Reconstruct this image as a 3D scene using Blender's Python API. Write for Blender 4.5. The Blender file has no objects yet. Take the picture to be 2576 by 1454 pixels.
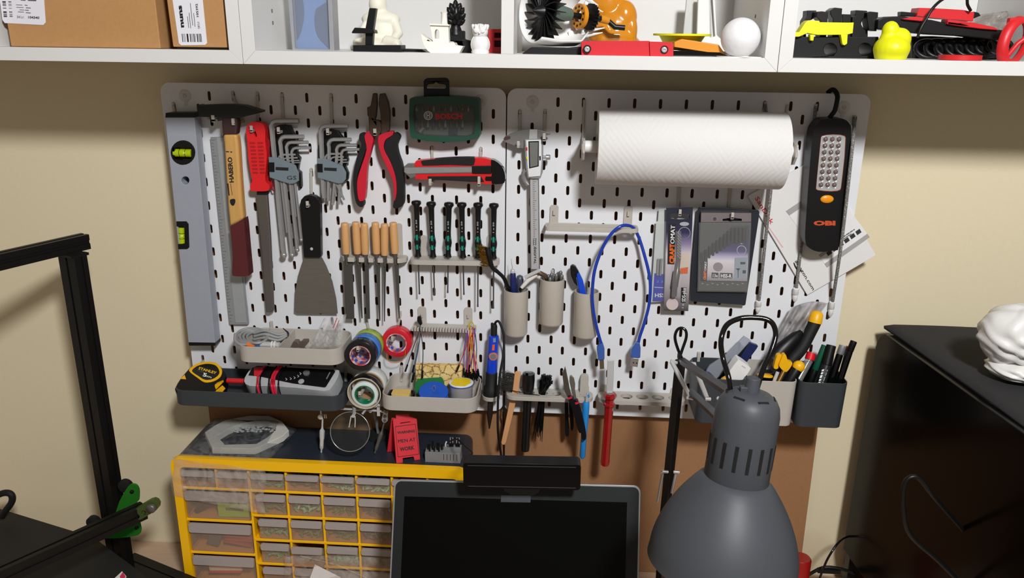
import bpy, bmesh, math, random
from mathutils import Vector as V, Matrix, geometry
rnd = random.Random(11)
COL = bpy.context.scene.collection
PI = math.pi
ZB = 1.648                      # height of the top edge of the pegboards above the floor (m)
def mm(x, y, z): return V((x*.001, y*.001, z*.001+ZB))
# ---- the camera, measured from the 40 mm hole grid of the pegboards -------------------------------
FPX, CX, CY, CZ, RX, RY, RZ = 2005.07, 649.23, -1286.47, 78.02, -.3071, -.0131, .0589
_c, _s = math.cos, math.sin
CAMR = (Matrix(((_c(RZ), -_s(RZ), 0), (_s(RZ), _c(RZ), 0), (0, 0, 1)))
        @ Matrix(((1, 0, 0), (0, _c(RX), -_s(RX)), (0, _s(RX), _c(RX))))
        @ Matrix(((_c(RY), 0, _s(RY)), (0, 1, 0), (-_s(RY), 0, _c(RY)))))
CAMC = V((CX, CY, CZ))
def _ray(px, py): return CAMR @ V(((px-1288)/FPX, 1, -(py-727)/FPX))
def A(px, py, d):
    """point seen at a photo pixel, on the upright plane d mm in front of the pegboards"""
    r = _ray(px, py); q = CAMC + r*((-d-CY)/r.y); return mm(*q)
def AZ(px, py, z):
    r = _ray(px, py); q = CAMC + r*((z-CZ)/r.z); return mm(*q)
def AX(px, py, x):
    r = _ray(px, py); q = CAMC + r*((x-CX)/r.x); return mm(*q)
def mmpx(d): return (1286-d)/2005.
# ---- materials ------------------------------------------------------------------------------------
def lin(c):
    return tuple(((v/255)/12.92 if v/255 <= .04045 else ((v/255+.055)/1.055)**2.4) for v in c) + (1.,)
MATS = {}
def mat(name, rgb, rough=.5, metal=0, noise=.07, scale=90, bump=0, spec=.5, coat=0, emit=0, rgb2=None, stretch=None):
    if name in MATS: return MATS[name]
    m = bpy.data.materials.new(name); m.use_nodes = True; nt = m.node_tree; N = nt.nodes; L = nt.links
    b = N['Principled BSDF']; tc = N.new('ShaderNodeTexCoord'); nz = N.new('ShaderNodeTexNoise')
    nz.inputs['Scale'].default_value = scale; nz.inputs['Detail'].default_value = 4
    src = tc.outputs['Object']
    if stretch:
        mp = N.new('ShaderNodeMapping'); mp.inputs['Scale'].default_value = stretch; L.new(src, mp.inputs['Vector']); src = mp.outputs['Vector']
    L.new(src, nz.inputs['Vector'])
    c = lin(rgb); c2 = lin(rgb2) if rgb2 else None
    mx = N.new('ShaderNodeMix'); mx.data_type = 'RGBA'; L.new(nz.outputs['Fac'], mx.inputs['Factor'])
    mx.inputs['A'].default_value = tuple(v*(1-noise) for v in c[:3])+(1,) if not c2 else c
    mx.inputs['B'].default_value = tuple(min(1, v*(1+noise)) for v in c[:3])+(1,) if not c2 else c2
    if c2:
        rp = N.new('ShaderNodeValToRGB'); rp.color_ramp.elements[0].position = .38; rp.color_ramp.elements[1].position = .62
        L.new(nz.outputs['Fac'], rp.inputs['Fac']); L.new(rp.outputs['Color'], mx.inputs['Factor'])
    L.new(mx.outputs['Result'], b.inputs['Base Color'])
    b.inputs['Roughness'].default_value = rough; b.inputs['Metallic'].default_value = metal
    b.inputs['Specular IOR Level'].default_value = spec; b.inputs['Coat Weight'].default_value = coat; b.inputs['Coat Roughness'].default_value = .08
    if emit:
        b.inputs['Emission Color'].default_value = c; b.inputs['Emission Strength'].default_value = emit
    if bump:
        bp = N.new('ShaderNodeBump'); bp.inputs['Strength'].default_value = bump; bp.inputs['Distance'].default_value = .001
        L.new(nz.outputs['Fac'], bp.inputs['Height']); L.new(bp.outputs['Normal'], b.inputs['Normal'])
    MATS[name] = m; return m
def clear(name, rgb=(255, 255, 255), alpha=.25, rough=.12, body=(225, 225, 225), wrinkle=0, scale=60):
    """thin clear plastic or glass: mostly lets light through, with a glossy film on top"""
    if name in MATS: return MATS[name]
    m = bpy.data.materials.new(name); m.use_nodes = True; nt = m.node_tree; N = nt.nodes; L = nt.links
    b = N['Principled BSDF']; b.inputs['Base Color'].default_value = lin(body); b.inputs['Roughness'].default_value = rough
    t = N.new('ShaderNodeBsdfTransparent'); t.inputs['Color'].default_value = lin(rgb)
    mx = N.new('ShaderNodeMixShader'); mx.inputs['Fac'].default_value = alpha
    L.new(t.outputs[0], mx.inputs[1]); L.new(b.outputs[0], mx.inputs[2]); L.new(mx.outputs[0], N['Material Output'].inputs['Surface'])
    if wrinkle:
        tc = N.new('ShaderNodeTexCoord'); nz = N.new('ShaderNodeTexNoise'); nz.inputs['Scale'].default_value = scale; nz.inputs['Detail'].default_value = 3
        nz.inputs['Distortion'].default_value = 1.5
        L.new(tc.outputs['Object'], nz.inputs['Vector'])
        bp = N.new('ShaderNodeBump'); bp.inputs['Strength'].default_value = wrinkle; bp.inputs['Distance'].default_value = .004
        L.new(nz.outputs['Fac'], bp.inputs['Height']); L.new(bp.outputs['Normal'], b.inputs['Normal'])
        rp = N.new('ShaderNodeMapRange'); rp.inputs['From Min'].default_value = .35; rp.inputs['From Max'].default_value = .7
        rp.inputs['To Min'].default_value = alpha*.4; rp.inputs['To Max'].default_value = min(1, alpha*1.8)
        L.new(nz.outputs['Fac'], rp.inputs['Value']); L.new(rp.outputs['Result'], mx.inputs['Fac'])
    MATS[name] = m; return m
def glass(name, rough=.02, tint=(245, 248, 248)):
    if name in MATS: return MATS[name]
    m = bpy.data.materials.new(name); m.use_nodes = True; nt = m.node_tree; N = nt.nodes; L = nt.links; N.remove(N['Principled BSDF'])
    t = N.new('ShaderNodeBsdfTransparent'); t.inputs['Color'].default_value = lin(tint); g = N.new('ShaderNodeBsdfGlossy'); g.inputs['Roughness'].default_value = rough
    f = N.new('ShaderNodeFresnel'); f.inputs['IOR'].default_value = 1.6; mx = N.new('ShaderNodeMixShader')
    L.new(f.outputs[0], mx.inputs[0]); L.new(t.outputs[0], mx.inputs[1]); L.new(g.outputs[0], mx.inputs[2]); L.new(mx.outputs[0], N['Material Output'].inputs['Surface'])
    MATS[name] = m; return m
# ---- mesh builder ---------------------------------------------------------------------------------
def cat(pts, closed=True, n=4):
    """Catmull-Rom through tuples or Vectors"""
    P = [V(p) for p in pts]; k = len(P); out = []
    rng = range(k) if closed else range(k-1)
    for i in rng:
        p0 = P[(i-1) % k] if closed or i else P[0]*2-P[1]
        p1 = P[i]; p2 = P[(i+1) % k]
        p3 = P[(i+2) % k] if closed or i+2 < k else P[-1]*2-P[-2]
        for j in range(n):
            t = j/n
            out.append(((p1*2)+(p2-p0)*t+(p0*2-p1*5+p2*4-p3)*t*t+(p1*3-p0-p2*3+p3)*t*t*t)*.5)
    if not closed: out.append(P[-1])
    return out
def rrect(x0, y0, x1, y1, r, n=5):
    o = []
    for cx, cy, a in ((x1-r, y1-r, 0), (x0+r, y1-r, 90), (x0+r, y0+r, 180), (x1-r, y0+r, 270)):
        for i in range(n+1):
            t = math.radians(a+90*i/n); o.append((cx+r*math.cos(t), cy+r*math.sin(t)))
    return o
def circ(cx, cy, rx, ry=None, n=24):
    ry = ry or rx
    return [(cx+rx*math.cos(2*PI*i/n), cy+ry*math.sin(2*PI*i/n)) for i in range(n)]
def stad(cx, cy, w, h, n=5, ang=0):
    r = w/2; o = []
    for i in range(n+1): a = PI*i/n; o.append((r*math.cos(a), h/2-r+r*math.sin(a)))
    for i in range(n+1): a = PI+PI*i/n; o.append((r*math.cos(a), -h/2+r+r*math.sin(a)))
    c, s = math.cos(ang), math.sin(ang)
    return [(cx+x*c-y*s, cy+x*s+y*c) for x, y in o]
def frame(ax):
    ax = ax.normalized(); u = ax.cross(V((0, 1, 0)))
    if u.length < .1: u = ax.cross(V((1, 0, 0)))
    u.normalize(); return u, ax.cross(u).normalized(), ax
class MB:
    def __init__(s): s.v = []; s.f = []; s.m = []; s.k = 0
    def add(s, vs, fs):
        b = len(s.v); s.v += [V(v) for v in vs]; s.f += [tuple(b+i for i in f) for f in fs]; s.m += [s.k]*len(fs); return s
    def slab(s, loop, ext, holes=()):
        loops = [list(loop)]+[list(h) for h in holes]; flat = [p for l in loops for p in l]; n = len(flat)
        if holes or len(loop) > 4:
            tri = geometry.tessellate_polygon(loops)
        else: tri = [tuple(range(len(loop)))]
        fs = [tuple(t) for t in tri]+[tuple(i+n for i in reversed(t)) for t in tri]; b = 0
        for l in loops:
            k = len(l)
            for i in range(k): j = (i+1) % k; fs.append((b+i, b+j, b+j+n, b+i+n))
            b += k
        return s.add(flat+[p+ext for p in flat], fs)
    def poly(s, px, d, t, holes=()):
        """outline in photo pixels on the plane d mm in front of the board, t mm thick towards the wall"""
        return s.slab([A(x, y, d) for x, y in px], V((0, t*.001, 0)), [[A(x, y, d) for x, y in h] for h in holes])
    def box(s, c, sx, sy, sz, R=None):
        vs = [V((x*sx*.0005, y*sy*.0005, z*sz*.0005)) for x in (-1, 1) for y in (-1, 1) for z in (-1, 1)]
        if R is not None: vs = [R @ v for v in vs]
        return s.add([v+c for v in vs], [(0, 1, 3, 2), (4, 6, 7, 5), (0, 4, 5, 1), (2, 3, 7, 6), (0, 2, 6, 4), (1, 5, 7, 3)])
    def bx(s, x0, x1, y0, y1, z0, z1):
        return s.box(mm((x0+x1)/2, (y0+y1)/2, (z0+z1)/2), abs(x1-x0), abs(y1-y0), abs(z1-z0))
    def tube(s, pts, r, n=8, closed=False, flat=1.):
        P = [V(p) for p in pts]; k = len(P); rr = [x*.001 for x in r] if isinstance(r, (list, tuple)) else [r*.001]*k
        vs = []; u = None
        for i in range(k):
            a = P[(i+1) % k] if closed or i < k-1 else P[i]; b = P[i-1] if closed or i else P[i]
            t = (a-b).normalized() if (a-b).length > 1e-9 else V((0, 0, 1))
            if u is None: u, w, _ = frame(t)
            else:
                u = u-t*u.dot(t)
                if u.length < 1e-6: u, w, _ = frame(t)
                u.normalize(); w = t.cross(u)
            for j in range(n):
                th = 2*PI*j/n; vs.append(P[i]+(u*math.cos(th)+w*math.sin(th)*flat)*rr[i])
        fs = []
        for i in range(k if closed else k-1):
            for j in range(n):
                q = (i+1) % k; fs.append((i*n+j, i*n+(j+1) % n, q*n+(j+1) % n, q*n+j))
        if not closed: fs += [tuple(range(n))[::-1], tuple((k-1)*n+j for j in range(n))]
        return s.add(vs, fs)
    def ptube(s, px, r, n=8, closed=False, sm=5, flat=1.):
        """tube through (px, py, d) photo points"""
        P = [A(*p) for p in px]
        if sm: 
            if isinstance(r, (list, tuple)):
                k = len(r); R = []
                for i in range(k-1): R += [r[i]+(r[i+1]-r[i])*j/sm for j in range(sm)]
                r = R+[r[-1]]
            P = cat(P, closed, sm)
        return s.tube(P, r, n, closed, flat)
    def lathe(s, o, ax, prof, n=24, e=(1, 1), caps=True):
        u, w, ax = frame(V(ax)); vs = []; fs = []; k = len(prof)
        for h, r in prof:
            for j in range(n):
                th = 2*PI*j/n; vs.append(o+ax*(h*.001)+(u*math.cos(th)*e[0]+w*math.sin(th)*e[1])*(max(r, 1e-4)*.001))
        for i in range(k-1):
            for j in range(n): fs.append((i*n+j, i*n+(j+1) % n, (i+1)*n+(j+1) % n, (i+1)*n+j))
        if caps and prof[0] != prof[-1]: fs += [tuple(range(n))[::-1], tuple((k-1)*n+j for j in range(n))]
        return s.add(vs, fs)
    def sph(s, c, rx, ry=None, rz=None, R=None, nu=20, nv=12, fn=None):
        ry = ry or rx; rz = rz or rx; vs = []; fs = []
        for i in range(nv+1):
            a = PI*i/nv
            for j in range(nu):
                b = 2*PI*j/nu; d = V((math.sin(a)*math.cos(b), math.sin(a)*math.sin(b), math.cos(a)))
                q = fn(d) if fn else 1.
                p = V((d.x*rx*q, d.y*ry*q, d.z*rz*q))*.001
                vs.append((R @ p if R is not None else p)+c)
        for i in range(nv):
            for j in range(nu): fs.append((i*nu+j, (i+1)*nu+j, (i+1)*nu+(j+1) % nu, i*nu+(j+1) % nu))
        return s.add(vs, fs)
    def grid(s, fn, nu, nv, thick=None):
        vs = [fn(i/nu, j/nv) for i in range(nu+1) for j in range(nv+1)]; w = nv+1
        return s.add(vs, [(i*w+j, i*w+j+1, (i+1)*w+j+1, (i+1)*w+j) for i in range(nu) for j in range(nv)])
    def build(s, name, m, parent=None, bev=0, seg=2, ang=35, label=None, smooth=50, sub=0, solid=0, stuff=False, at=None):
        o0 = LOC.get(parent.name, V((0, 0, 0))) if parent else (at or V((0, 0, 0)))
        me = bpy.data.meshes.new(name); bm = bmesh.new()
        bv = [bm.verts.new(v-o0) for v in s.v]
        for f, k in zip(s.f, s.m):
            try: q = bm.faces.new([bv[i] for i in f]); q.material_index = k
            except ValueError: pass
        bmesh.ops.remove_doubles(bm, verts=bm.verts, dist=2e-6)
        bmesh.ops.dissolve_degenerate(bm, edges=bm.edges, dist=1e-6)
        if not solid: bmesh.ops.recalc_face_normals(bm, faces=bm.faces)
        bm.to_mesh(me); bm.free()
        for x in (m if isinstance(m, (list, tuple)) else [m]): me.materials.append(x)
        o = bpy.data.objects.new(name, me); COL.objects.link(o)
        if smooth:
            me.shade_smooth(); me.set_sharp_from_angle(angle=math.radians(smooth))
        if solid:
            q = o.modifiers.new('t', 'SOLIDIFY'); q.thickness = solid*.001; q.offset = 0
        if bev:
            q = o.modifiers.new('b', 'BEVEL'); q.width = bev*.001; q.segments = seg; q.limit_method = 'ANGLE'; q.angle_limit = math.radians(ang)
            q.use_clamp_overlap = True; q.harden_normals = True
        if sub:
            q = o.modifiers.new('s', 'SUBSURF'); q.levels = sub; q.render_levels = sub
        if parent: o.parent = parent; LOC[o.name] = o0
        else: o.location = o0; LOC[o.name] = o0
        if label: o['label'] = label
        if stuff: o['kind'] = 'stuff'
        return o
LOC = {}
def tag(o, label, c, group=None, kind=None):
    if label: o['label'] = label
    if c: o['category'] = c
    if group: o['group'] = group
    if kind: o['kind'] = kind
    return o
def thing(name, label, c, loc, group=None):
    """an Empty at the thing's base; its parts are children"""
    o = bpy.data.objects.new(name, None); COL.objects.link(o); o.empty_display_size = .02
    loc = A(*loc) if isinstance(loc, tuple) else loc
    o.location = loc; LOC[o.name] = loc.copy(); return tag(o, label, c, group)
def copy_tree(o, loc, rot=None, label=None, parent=None, group=None):
    """a copy of a thing with copies of its parts and sub-parts (mesh data shared)"""
    c = o.copy(); COL.objects.link(c)
    if parent is None:
        c.location = loc; LOC[c.name] = V(loc)
        if rot is not None: c.rotation_euler = rot
        if label: c['label'] = label
        if group: c['group'] = group
    else: c.parent = parent; LOC[c.name] = LOC[parent.name]
    for ch in list(o.children): copy_tree(ch, None, parent=c)
    return c
_HCAP = {}
def text(parent, body, p0, p1, up, m, off=0., name='lettering', label=None, lift=.25, fit=True):
    """flat printed lettering from baseline point p0 to p1, cap height vector up"""
    cu = bpy.data.curves.new('t', 'FONT'); cu.body = body; cu.size = 1; cu.offset = 0 if 'M' in body else off; cu.resolution_u = 2
    o = bpy.data.objects.new('t', cu); COL.objects.link(o)
    dg = bpy.context.evaluated_depsgraph_get(); dg.update()
    me = bpy.data.meshes.new_from_object(o.evaluated_get(dg)); bpy.data.objects.remove(o)
    xs = [v.co.x for v in me.vertices]; x0, x1 = min(xs), max(xs); cap = .73
    ux = p1-p0; n = ux.cross(up).normalized(); o0 = LOC.get(parent.name, V((0, 0, 0)))
    if n.dot(mm(CX, CY, CZ)-p0) < 0: n = -n
    for v in me.vertices:
        v.co = p0+ux*((v.co.x-x0)/(x1-x0))+up*(v.co.y/cap)+n*(lift*.001)-o0
    for f in me.polygons: f.use_smooth = False
    if 'M' in body and off > .01:      # bold: three strokes laid side by side
        vs = [v.co.copy() for v in me.vertices]; fs = [tuple(f.vertices) for f in me.polygons]; k = len(vs); sh = ux.normalized()*(up.length*off*.9)
        me = bpy.data.meshes.new(name); me.from_pydata([v+sh*q+n*(.00003*q) for q in (-1, 0, 1) for v in vs], [], [tuple(i+k*q for i in f) for q in range(3) for f in fs])
    me.materials.clear(); me.materials.append(m); me.name = name
    t = bpy.data.objects.new(name, me); COL.objects.link(t); t.parent = parent; LOC[t.name] = o0
    if label: t['label'] = label
    return t
def tp(parent, body, a, b, h, d, m, **k):
    """lettering by photo pixels: baseline from a to b, cap height h pixels, on the plane d mm in front of the board"""
    dx, dy = b[0]-a[0], b[1]-a[1]; l = math.hypot(dx, dy)
    p0 = A(a[0], a[1], d); return text(parent, body, p0, A(b[0], b[1], d), A(a[0]+dy/l*h, a[1]-dx/l*h, d)-p0, m, **k)
def dashes(parent, p0, p1, up, m, pat=(3, 1, 5, 1, 4, 1, 2), lift=.25):
    """a line of print too small to read"""
    ux = p1-p0; n = ux.cross(up).normalized(); tot = sum(pat); a = 0; b = MB()
    if n.dot(mm(CX, CY, CZ)-p0) < 0: n = -n
    for i, w in enumerate(pat):
        if i % 2 == 0:
            q0, q1 = p0+ux*(a/tot)+n*lift*.001, p0+ux*((a+w)/tot)+n*lift*.001; b.slab([q0, q1, q1+up, q0+up], n*-.0001)
        a += w
    return b.build('fine_print', m, parent)
# ---- shared materials -----------------------------------------------------------------------------
WHITE_P = mat('white_powder_coat', (226, 227, 230), .55, noise=.03, scale=400, bump=.05)
BEIGE_P = mat('beige_plastic', (184, 178, 169), .45, noise=.04)
DARK_P = mat('dark_grey_plastic', (62, 66, 70), .5, noise=.06)
BLACK = mat('black_plastic', (14, 14, 15), .4, noise=.1, spec=.35)
BLACKR = mat('black_rubber', (19, 19, 19), .65, noise=.12, spec=.35)
BLACKG = mat('gloss_black', (9, 9, 10), .08, noise=.05)
STEEL = mat('steel', (176, 176, 178), .3, .6, noise=.1, scale=200)
CHROME = mat('chrome', (228, 228, 230), .12, .5, noise=.03)
DSTEEL = mat('dark_steel', (108, 104, 100), .42, .6, noise=.15, scale=150)
ALU = mat('grey_aluminium', (158, 163, 174), .42, .05, noise=.05)
RED = mat('red_plastic', (205, 32, 38), .42, noise=.07)
YEL = mat('yellow_plastic', (240, 180, 10), .38, noise=.05)
LIME = mat('lime_yellow_plastic', (225, 225, 10), .45, noise=.05)
BLUE = mat('blue_plastic', (28, 78, 190), .42, noise=.07)
WHITE = mat('white_plastic', (232, 231, 228), .45, noise=.03)
PRINTK = mat('black_ink', (22, 20, 20), .6)
PRINTW = mat('white_ink', (222, 222, 222), .6)
PRINTY = mat('yellow_ink', (236, 190, 20), .6)
CLEAR = clear('clear_plastic', alpha=.14)
BAGM = clear('clear_bag', alpha=.22, wrinkle=.6)
# ---- room, camera, light --------------------------------------------------------------------------
sc = bpy.context.scene
cam = bpy.data.cameras.new('camera'); co = bpy.data.objects.new('camera', cam); COL.objects.link(co); sc.camera = co
cam.sensor_width = 36; cam.lens = 36*FPX/2576; cam.clip_start = .02; cam.clip_end = 30
R3 = Matrix((CAMR.col[0], CAMR.col[2], -CAMR.col[1])).transposed()
co.matrix_world = Matrix.Translation(mm(CX, CY, CZ)) @ R3.to_4x4()
vs_ = sc.view_settings; vs_.view_transform = 'Standard'; vs_.look = 'None'; vs_.gamma = 1; vs_.exposure = .9
try: vs_.use_curve_mapping = False
except Exception: pass
sc.cycles.max_bounces = 7; sc.cycles.diffuse_bounces = 3; sc.cycles.glossy_bounces = 3; sc.cycles.transparent_max_bounces = 14; sc.cycles.transmission_bounces = 4
sc.cycles.caustics_reflective = False; sc.cycles.caustics_refractive = False; sc.cycles.use_denoising = True
w = bpy.data.worlds.new('room_light'); sc.world = w; w.use_nodes = True
bg = w.node_tree.nodes['Background']; bg.inputs[0].default_value = (1, .90, .78, 1); bg.inputs[1].default_value = .12
lamp = bpy.data.lights.new('ceiling_lamp', 'POINT'); lamp.energy = 76; lamp.shadow_soft_size = .11; lamp.color = (.985, .99, 1)
lo = bpy.data.objects.new('ceiling_lamp', lamp); COL.objects.link(lo); lo.location = mm(1060, -1660, 860)
WALLM = mat('painted_wall', (226, 213, 180), .85, noise=.03, scale=150, bump=.12)
def struct(o): o['kind'] = 'structure'; return o
b = MB(); b.bx(-1500, 2700, 40, 140, -1648, 900); struct(b.build('wall_back', WALLM))
b = MB(); b.bx(-1500, 2700, -2600, 140, -1698, -1648); struct(b.build('floor', mat('floor_boards', (120, 95, 70), .5, scale=8, stretch=(1, 12, 1), noise=.25)))
# ---- desk -----------------------------------------------------------------------------------------
DESKZ = -898
t = thing('desk', 'beige wooden desk standing under the tool wall', 'desk', mm(600, -350, -1648))
DM = mat('beech_worktop', (196, 166, 140), .5, scale=14, stretch=(1, 14, 14), noise=.14)
b = MB(); b.bx(-900, 2000, -760, 39, DESKZ-28, DESKZ); b.build('desk_top', DM, t, bev=2)
for x in (-850, 1950):
    for y in (-720, 0):
        b = MB(); b.bx(x-25, x+25, y-25, y+25, -1648, DESKZ-28); b.build('leg', WHITE, t, bev=2)
# ---- hardboard behind the pegboards ---------------------------------------------------------------
b = MB(); b.slab([mm(10, 20, -12), mm(1112, 20, -12), mm(1124, 20, DESKZ+.5), mm(10, 20, DESKZ+.5)], V((0, .0195, 0)))
o = b.build('fibreboard_panel', mat('brown_fibreboard', (158, 114, 76), .75, scale=260, noise=.12, bump=.05), bev=1)
tag(o, 'large brown fibreboard sheet standing on the desk behind both pegboards', 'board')
# ---- pegboards ------------------------------------------------------------------------------------
def holes():
    for r in range(1, 28):
        for x in ([40*k for k in range(1, 14)] if r % 2 else [20+40*k for k in range(14)]):
            if r in (1, 27) and x in (40, 520): continue
            yield x, -20*r
def pegboard(x0, label):
    t = thing('pegboard', label, 'pegboard', mm(x0+280, 2, -560))
    f = lambda pts: [mm(x0+x, 0, z) for x, z in pts]
    b = MB(); b.slab(f(rrect(0, -560, 560, 0, 16, 6)), V((0, .0016, 0)), [f(stad(x, z, 5.2, 15.4, 5)) for x, z in holes()])
    b.build('perforated_sheet', WHITE_P, t, bev=.35, seg=2, ang=60)
    b = MB(); b.slab([v+V((0, .0015, 0)) for v in f(rrect(0, -560, 560, 0, 16, 6))], V((0, .0065, 0)), [[v+V((0, .0015, 0)) for v in f(rrect(1.6, -558.4, 558.4, -1.6, 14.5, 6))]]); b.build('folded_edge', WHITE_P, t)
    sm_ = mat('screw_cover', (206, 204, 200), .4)
    for x in (40, 520):
        for z in (-20, -540):
            b = MB(); b.lathe(mm(x0+x, .4, z), (0, -1, 0), [(0, 10), (.9, 10), (1.3, 9.2), (1.3, 3.4), (.5, 3), (.5, .1)], 24)
            b.slab([mm(x0+x+p, -.7, z-10+q) for p, q in stad(0, -2, 5, 8)], V((0, .001, 0)))
            b.box(mm(x0+x, -1.2, z), 6, .5, 1.2, Matrix.Rotation(.8, 3, 'Y'))
            s_ = b.build('mounting_screw', sm_, t)
    for x in (60, 500):
        for z in (-60, -500):
            b = MB(); b.bx(x0+x-10, x0+x+10, 5, 19.8, z-10, z+10); b.build('spacer', BLACK, t)
    return t
pegboard(0, 'left white metal pegboard with slotted holes, hung with the spirit level and hammer')
pegboard(562, 'right white metal pegboard with slotted holes, hung with the paper towel roll')
# ---- drawer organiser -----------------------------------------------------------------------------
OZ = -618; OY = -107
t = thing('drawer_organizer', 'yellow framed small parts cabinet with clear drawers standing on the desk', 'parts cabinet', mm(250, -45, DESKZ))
YF = mat('organizer_yellow', (255, 194, 6), .35, noise=.04)
NAVY = mat('organizer_shell', (38, 45, 56), .45, noise=.08)
b = MB(); b.slab([mm(x, 17, z) for x, z in rrect(0, DESKZ, 504, OZ, 14, 6)], V((0, (OY+4-17)*.001, 0)), [[mm(x, 17, z) for x, z in rrect(6, DESKZ+6, 498, OZ-5, 8, 4)]])
b.build('shell', NAVY, t, bev=.8)
b = MB(); b.bx(5, 499, 10, 16.5, DESKZ+5, OZ-4); b.build('back_panel', mat('painted_amber_glow', (176, 150, 112), .5), t)  # amber tone paints in the glow through the translucent yellow plastic
b = MB(); out = rrect(-4, DESKZ, 508, OZ+1, 16, 6); inn = rrect(11, DESKZ+12, 493, OZ-17, 8, 4)
b.slab([mm(x, OY-4, z) for x, z in out], V((0, .012, 0)), [[mm(x, OY-4, z) for x, z in inn]])
fr = b.build('front_frame', YF, t, bev=5.8, seg=5, ang=60)
b = MB()
colx = [8+61.4*k for k in range(9)]
rows = [-641, -678, -727.5, -777, -826.5, -876]; lrows = [-678, -742, -809.5, -876]
def hb(x0, x1, z): b.bx(x0, x1, OY+1, OY+118, z-2.6, z+2.6)
def vb(x, z0, z1): b.bx(x-2.2, x+2.2, OY+2, OY+118, z0, z1)
hb(8, 494, -678)
for z in lrows[1:]: hb(8, 128, z)
for z in rows[2:]: hb(128, 494, z)
vb(128.5, -886, -641)
for k in range(1, 8): vb(colx[k]+2, -678 if k == 1 else -886, -640) if k != 2 else None
b.build('divider_grid', YF, t, bev=.8)
DRM = clear('drawer_plastic', (248, 242, 234), .15, .22, (226, 206, 188)); LIPM = clear('drawer_lip_plastic', (225, 220, 215), .58, .3, (202, 194, 192))  # drawer body tinted warm for the same painted yellow glow
def drawer(x0, x1, zt, zb, out=0, tilt=0):
    y = OY+1-out; d = MB(); T = 1.3
    d.bx(x0, x1, y, y+T, zb, zt-3); d.bx(x0, x1, y, y+100, zb, zb+T)
    d.bx(x0, x0+T, y, y+100, zb, zt-8); d.bx(x1-T, x1, y, y+100, zb, zt-8); d.bx(x0, x1, y+99, y+100, zb, zt-8)
    o = d.build('drawer', DRM, t)
    l = MB(); h = (zt-zb)*.30
    l.slab([mm(x, y-5, z) for x, z in rrect(x0+.5, zt-1.5-h, x1-.5, zt-1.5, 3.5, 4)], V((0, .005, 0)))
    l.build('drawer_lip', LIPM, o, bev=1)
    return o
for k in range(8): drawer(colx[k]+2.5, colx[k+1]+1-1.5, -641, -675)
for r in range(1, 5):
    for k in range(2, 8):
        drawer(colx[k]+(5 if k > 2 else 9), colx[k+1]-.5, rows[r]-4, rows[r+1]+3.5, out=6 if (r, k) == (3, 3) else 0)
for a, z in zip(lrows, lrows[1:]): drawer(13, 125.5, a-4, z+3.5)
# contents seen through the drawer fronts
def blob(name, label, c, x0, x1, z0, m, n=26, r=2.2, h=16, group=None, deep=30, y0=None):
    q = MB(); y = OY+5 if y0 is None else y0
    for i in range(n):
        a = V((rnd.uniform(x0+2, x1-2), y+rnd.uniform(1, deep), z0+2.5+rnd.random()**1.5*h))
        dv = V((rnd.uniform(-1, 1), rnd.uniform(-1, 1), rnd.uniform(-.5, .5))).normalized()*rnd.uniform(4, 8)
        p, p2 = a-dv, a+dv
        for e in (p, p2):
            e.x = min(max(e.x, x0+1.5), x1-1.5); e.z = max(e.z, z0+1.6); e.y = max(e.y, y+.6)
        q.tube([mm(*p), mm(*((p+p2)/2)), mm(*p2)], [r*.5, r, r*.5], 6)
    return tag(q.build(name, m), label, c, group, 'stuff')
GRN = mat('green_parts', (60, 160, 104), .35, rgb2=(150, 200, 150), scale=200); OLV = mat('olive_parts', (128, 140, 66), .5, rgb2=(80, 120, 60), scale=200)
SIL = mat('silver_parts', (190, 192, 190), .2, .8, rgb2=(110, 112, 110), scale=200); TEAL = mat('teal_parts', (80, 190, 150), .35, rgb2=(190, 226, 206), scale=200)
ordn = ['first', 'second', 'third', 'fourth', 'fifth', 'sixth']
for r, k, m, wd in ((0, 2, GRN, 'dark green'), (0, 3, OLV, 'olive'), (0, 4, TEAL, 'teal'), (0, 5, TEAL, 'teal and white'),
        (1, 2, OLV, 'sparse olive'), (1, 3, TEAL, 'teal'), (1, 4, OLV, 'olive'), (1, 5, SIL, 'shiny silver'),
        (2, 2, GRN, 'green'), (2, 3, OLV, 'mixed olive'), (2, 4, OLV, 'olive'), (2, 5, SIL, 'silver'),
        (3, 2, GRN, 'green'), (3, 3, OLV, 'olive'), (3, 4, TEAL, 'teal'), (3, 5, OLV, 'mixed green')):
    z0 = (-675 if r == 0 else rows[r+1]+3.5)+1
    blob('component_pile', f'{wd} component pile in the {ordn[k] if r == 0 else ordn[k-2]} small drawer from the left, {("top", "second", "third", "fourth")[r]} drawer row', 'components', colx[k]+8, colx[k+1]-2, z0, m, n=48, h=17, r=2.4, group='parts in the small drawers')
q = MB(); q.slab([AX(0, 0, 9).lerp(AX(0, 0, 9), 0)+V() if False else mm(x, OY+6, z) for x, z in ((66, -737), (121, -735), (121, -702), (66, -705))], V((0, .008, 0)))
o = q.build('green_card_box', mat('lime_card', (150, 200, 30), .5)); tag(o, 'flat lime green packet in the upper wide left drawer of the yellow cabinet', 'packet')
q = MB(); q.bx(80, 112, OY+5.6, OY+6, -723, -718); q.build('printed_bar', mat('grey_print', (90, 105, 95), .5), o)
q = MB()
for i, (a, z) in enumerate(((72, -785), (74, -778), (70, -792))): q.box(mm(a+25, OY+12, z), 50, 9, 5, Matrix.Rotation(.08*i, 3, 'Y'))
tag(q.build('red_packet', mat('dull_red', (170, 60, 60), .5)), 'red striped packet in the middle wide left drawer of the yellow cabinet', 'packet')
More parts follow.
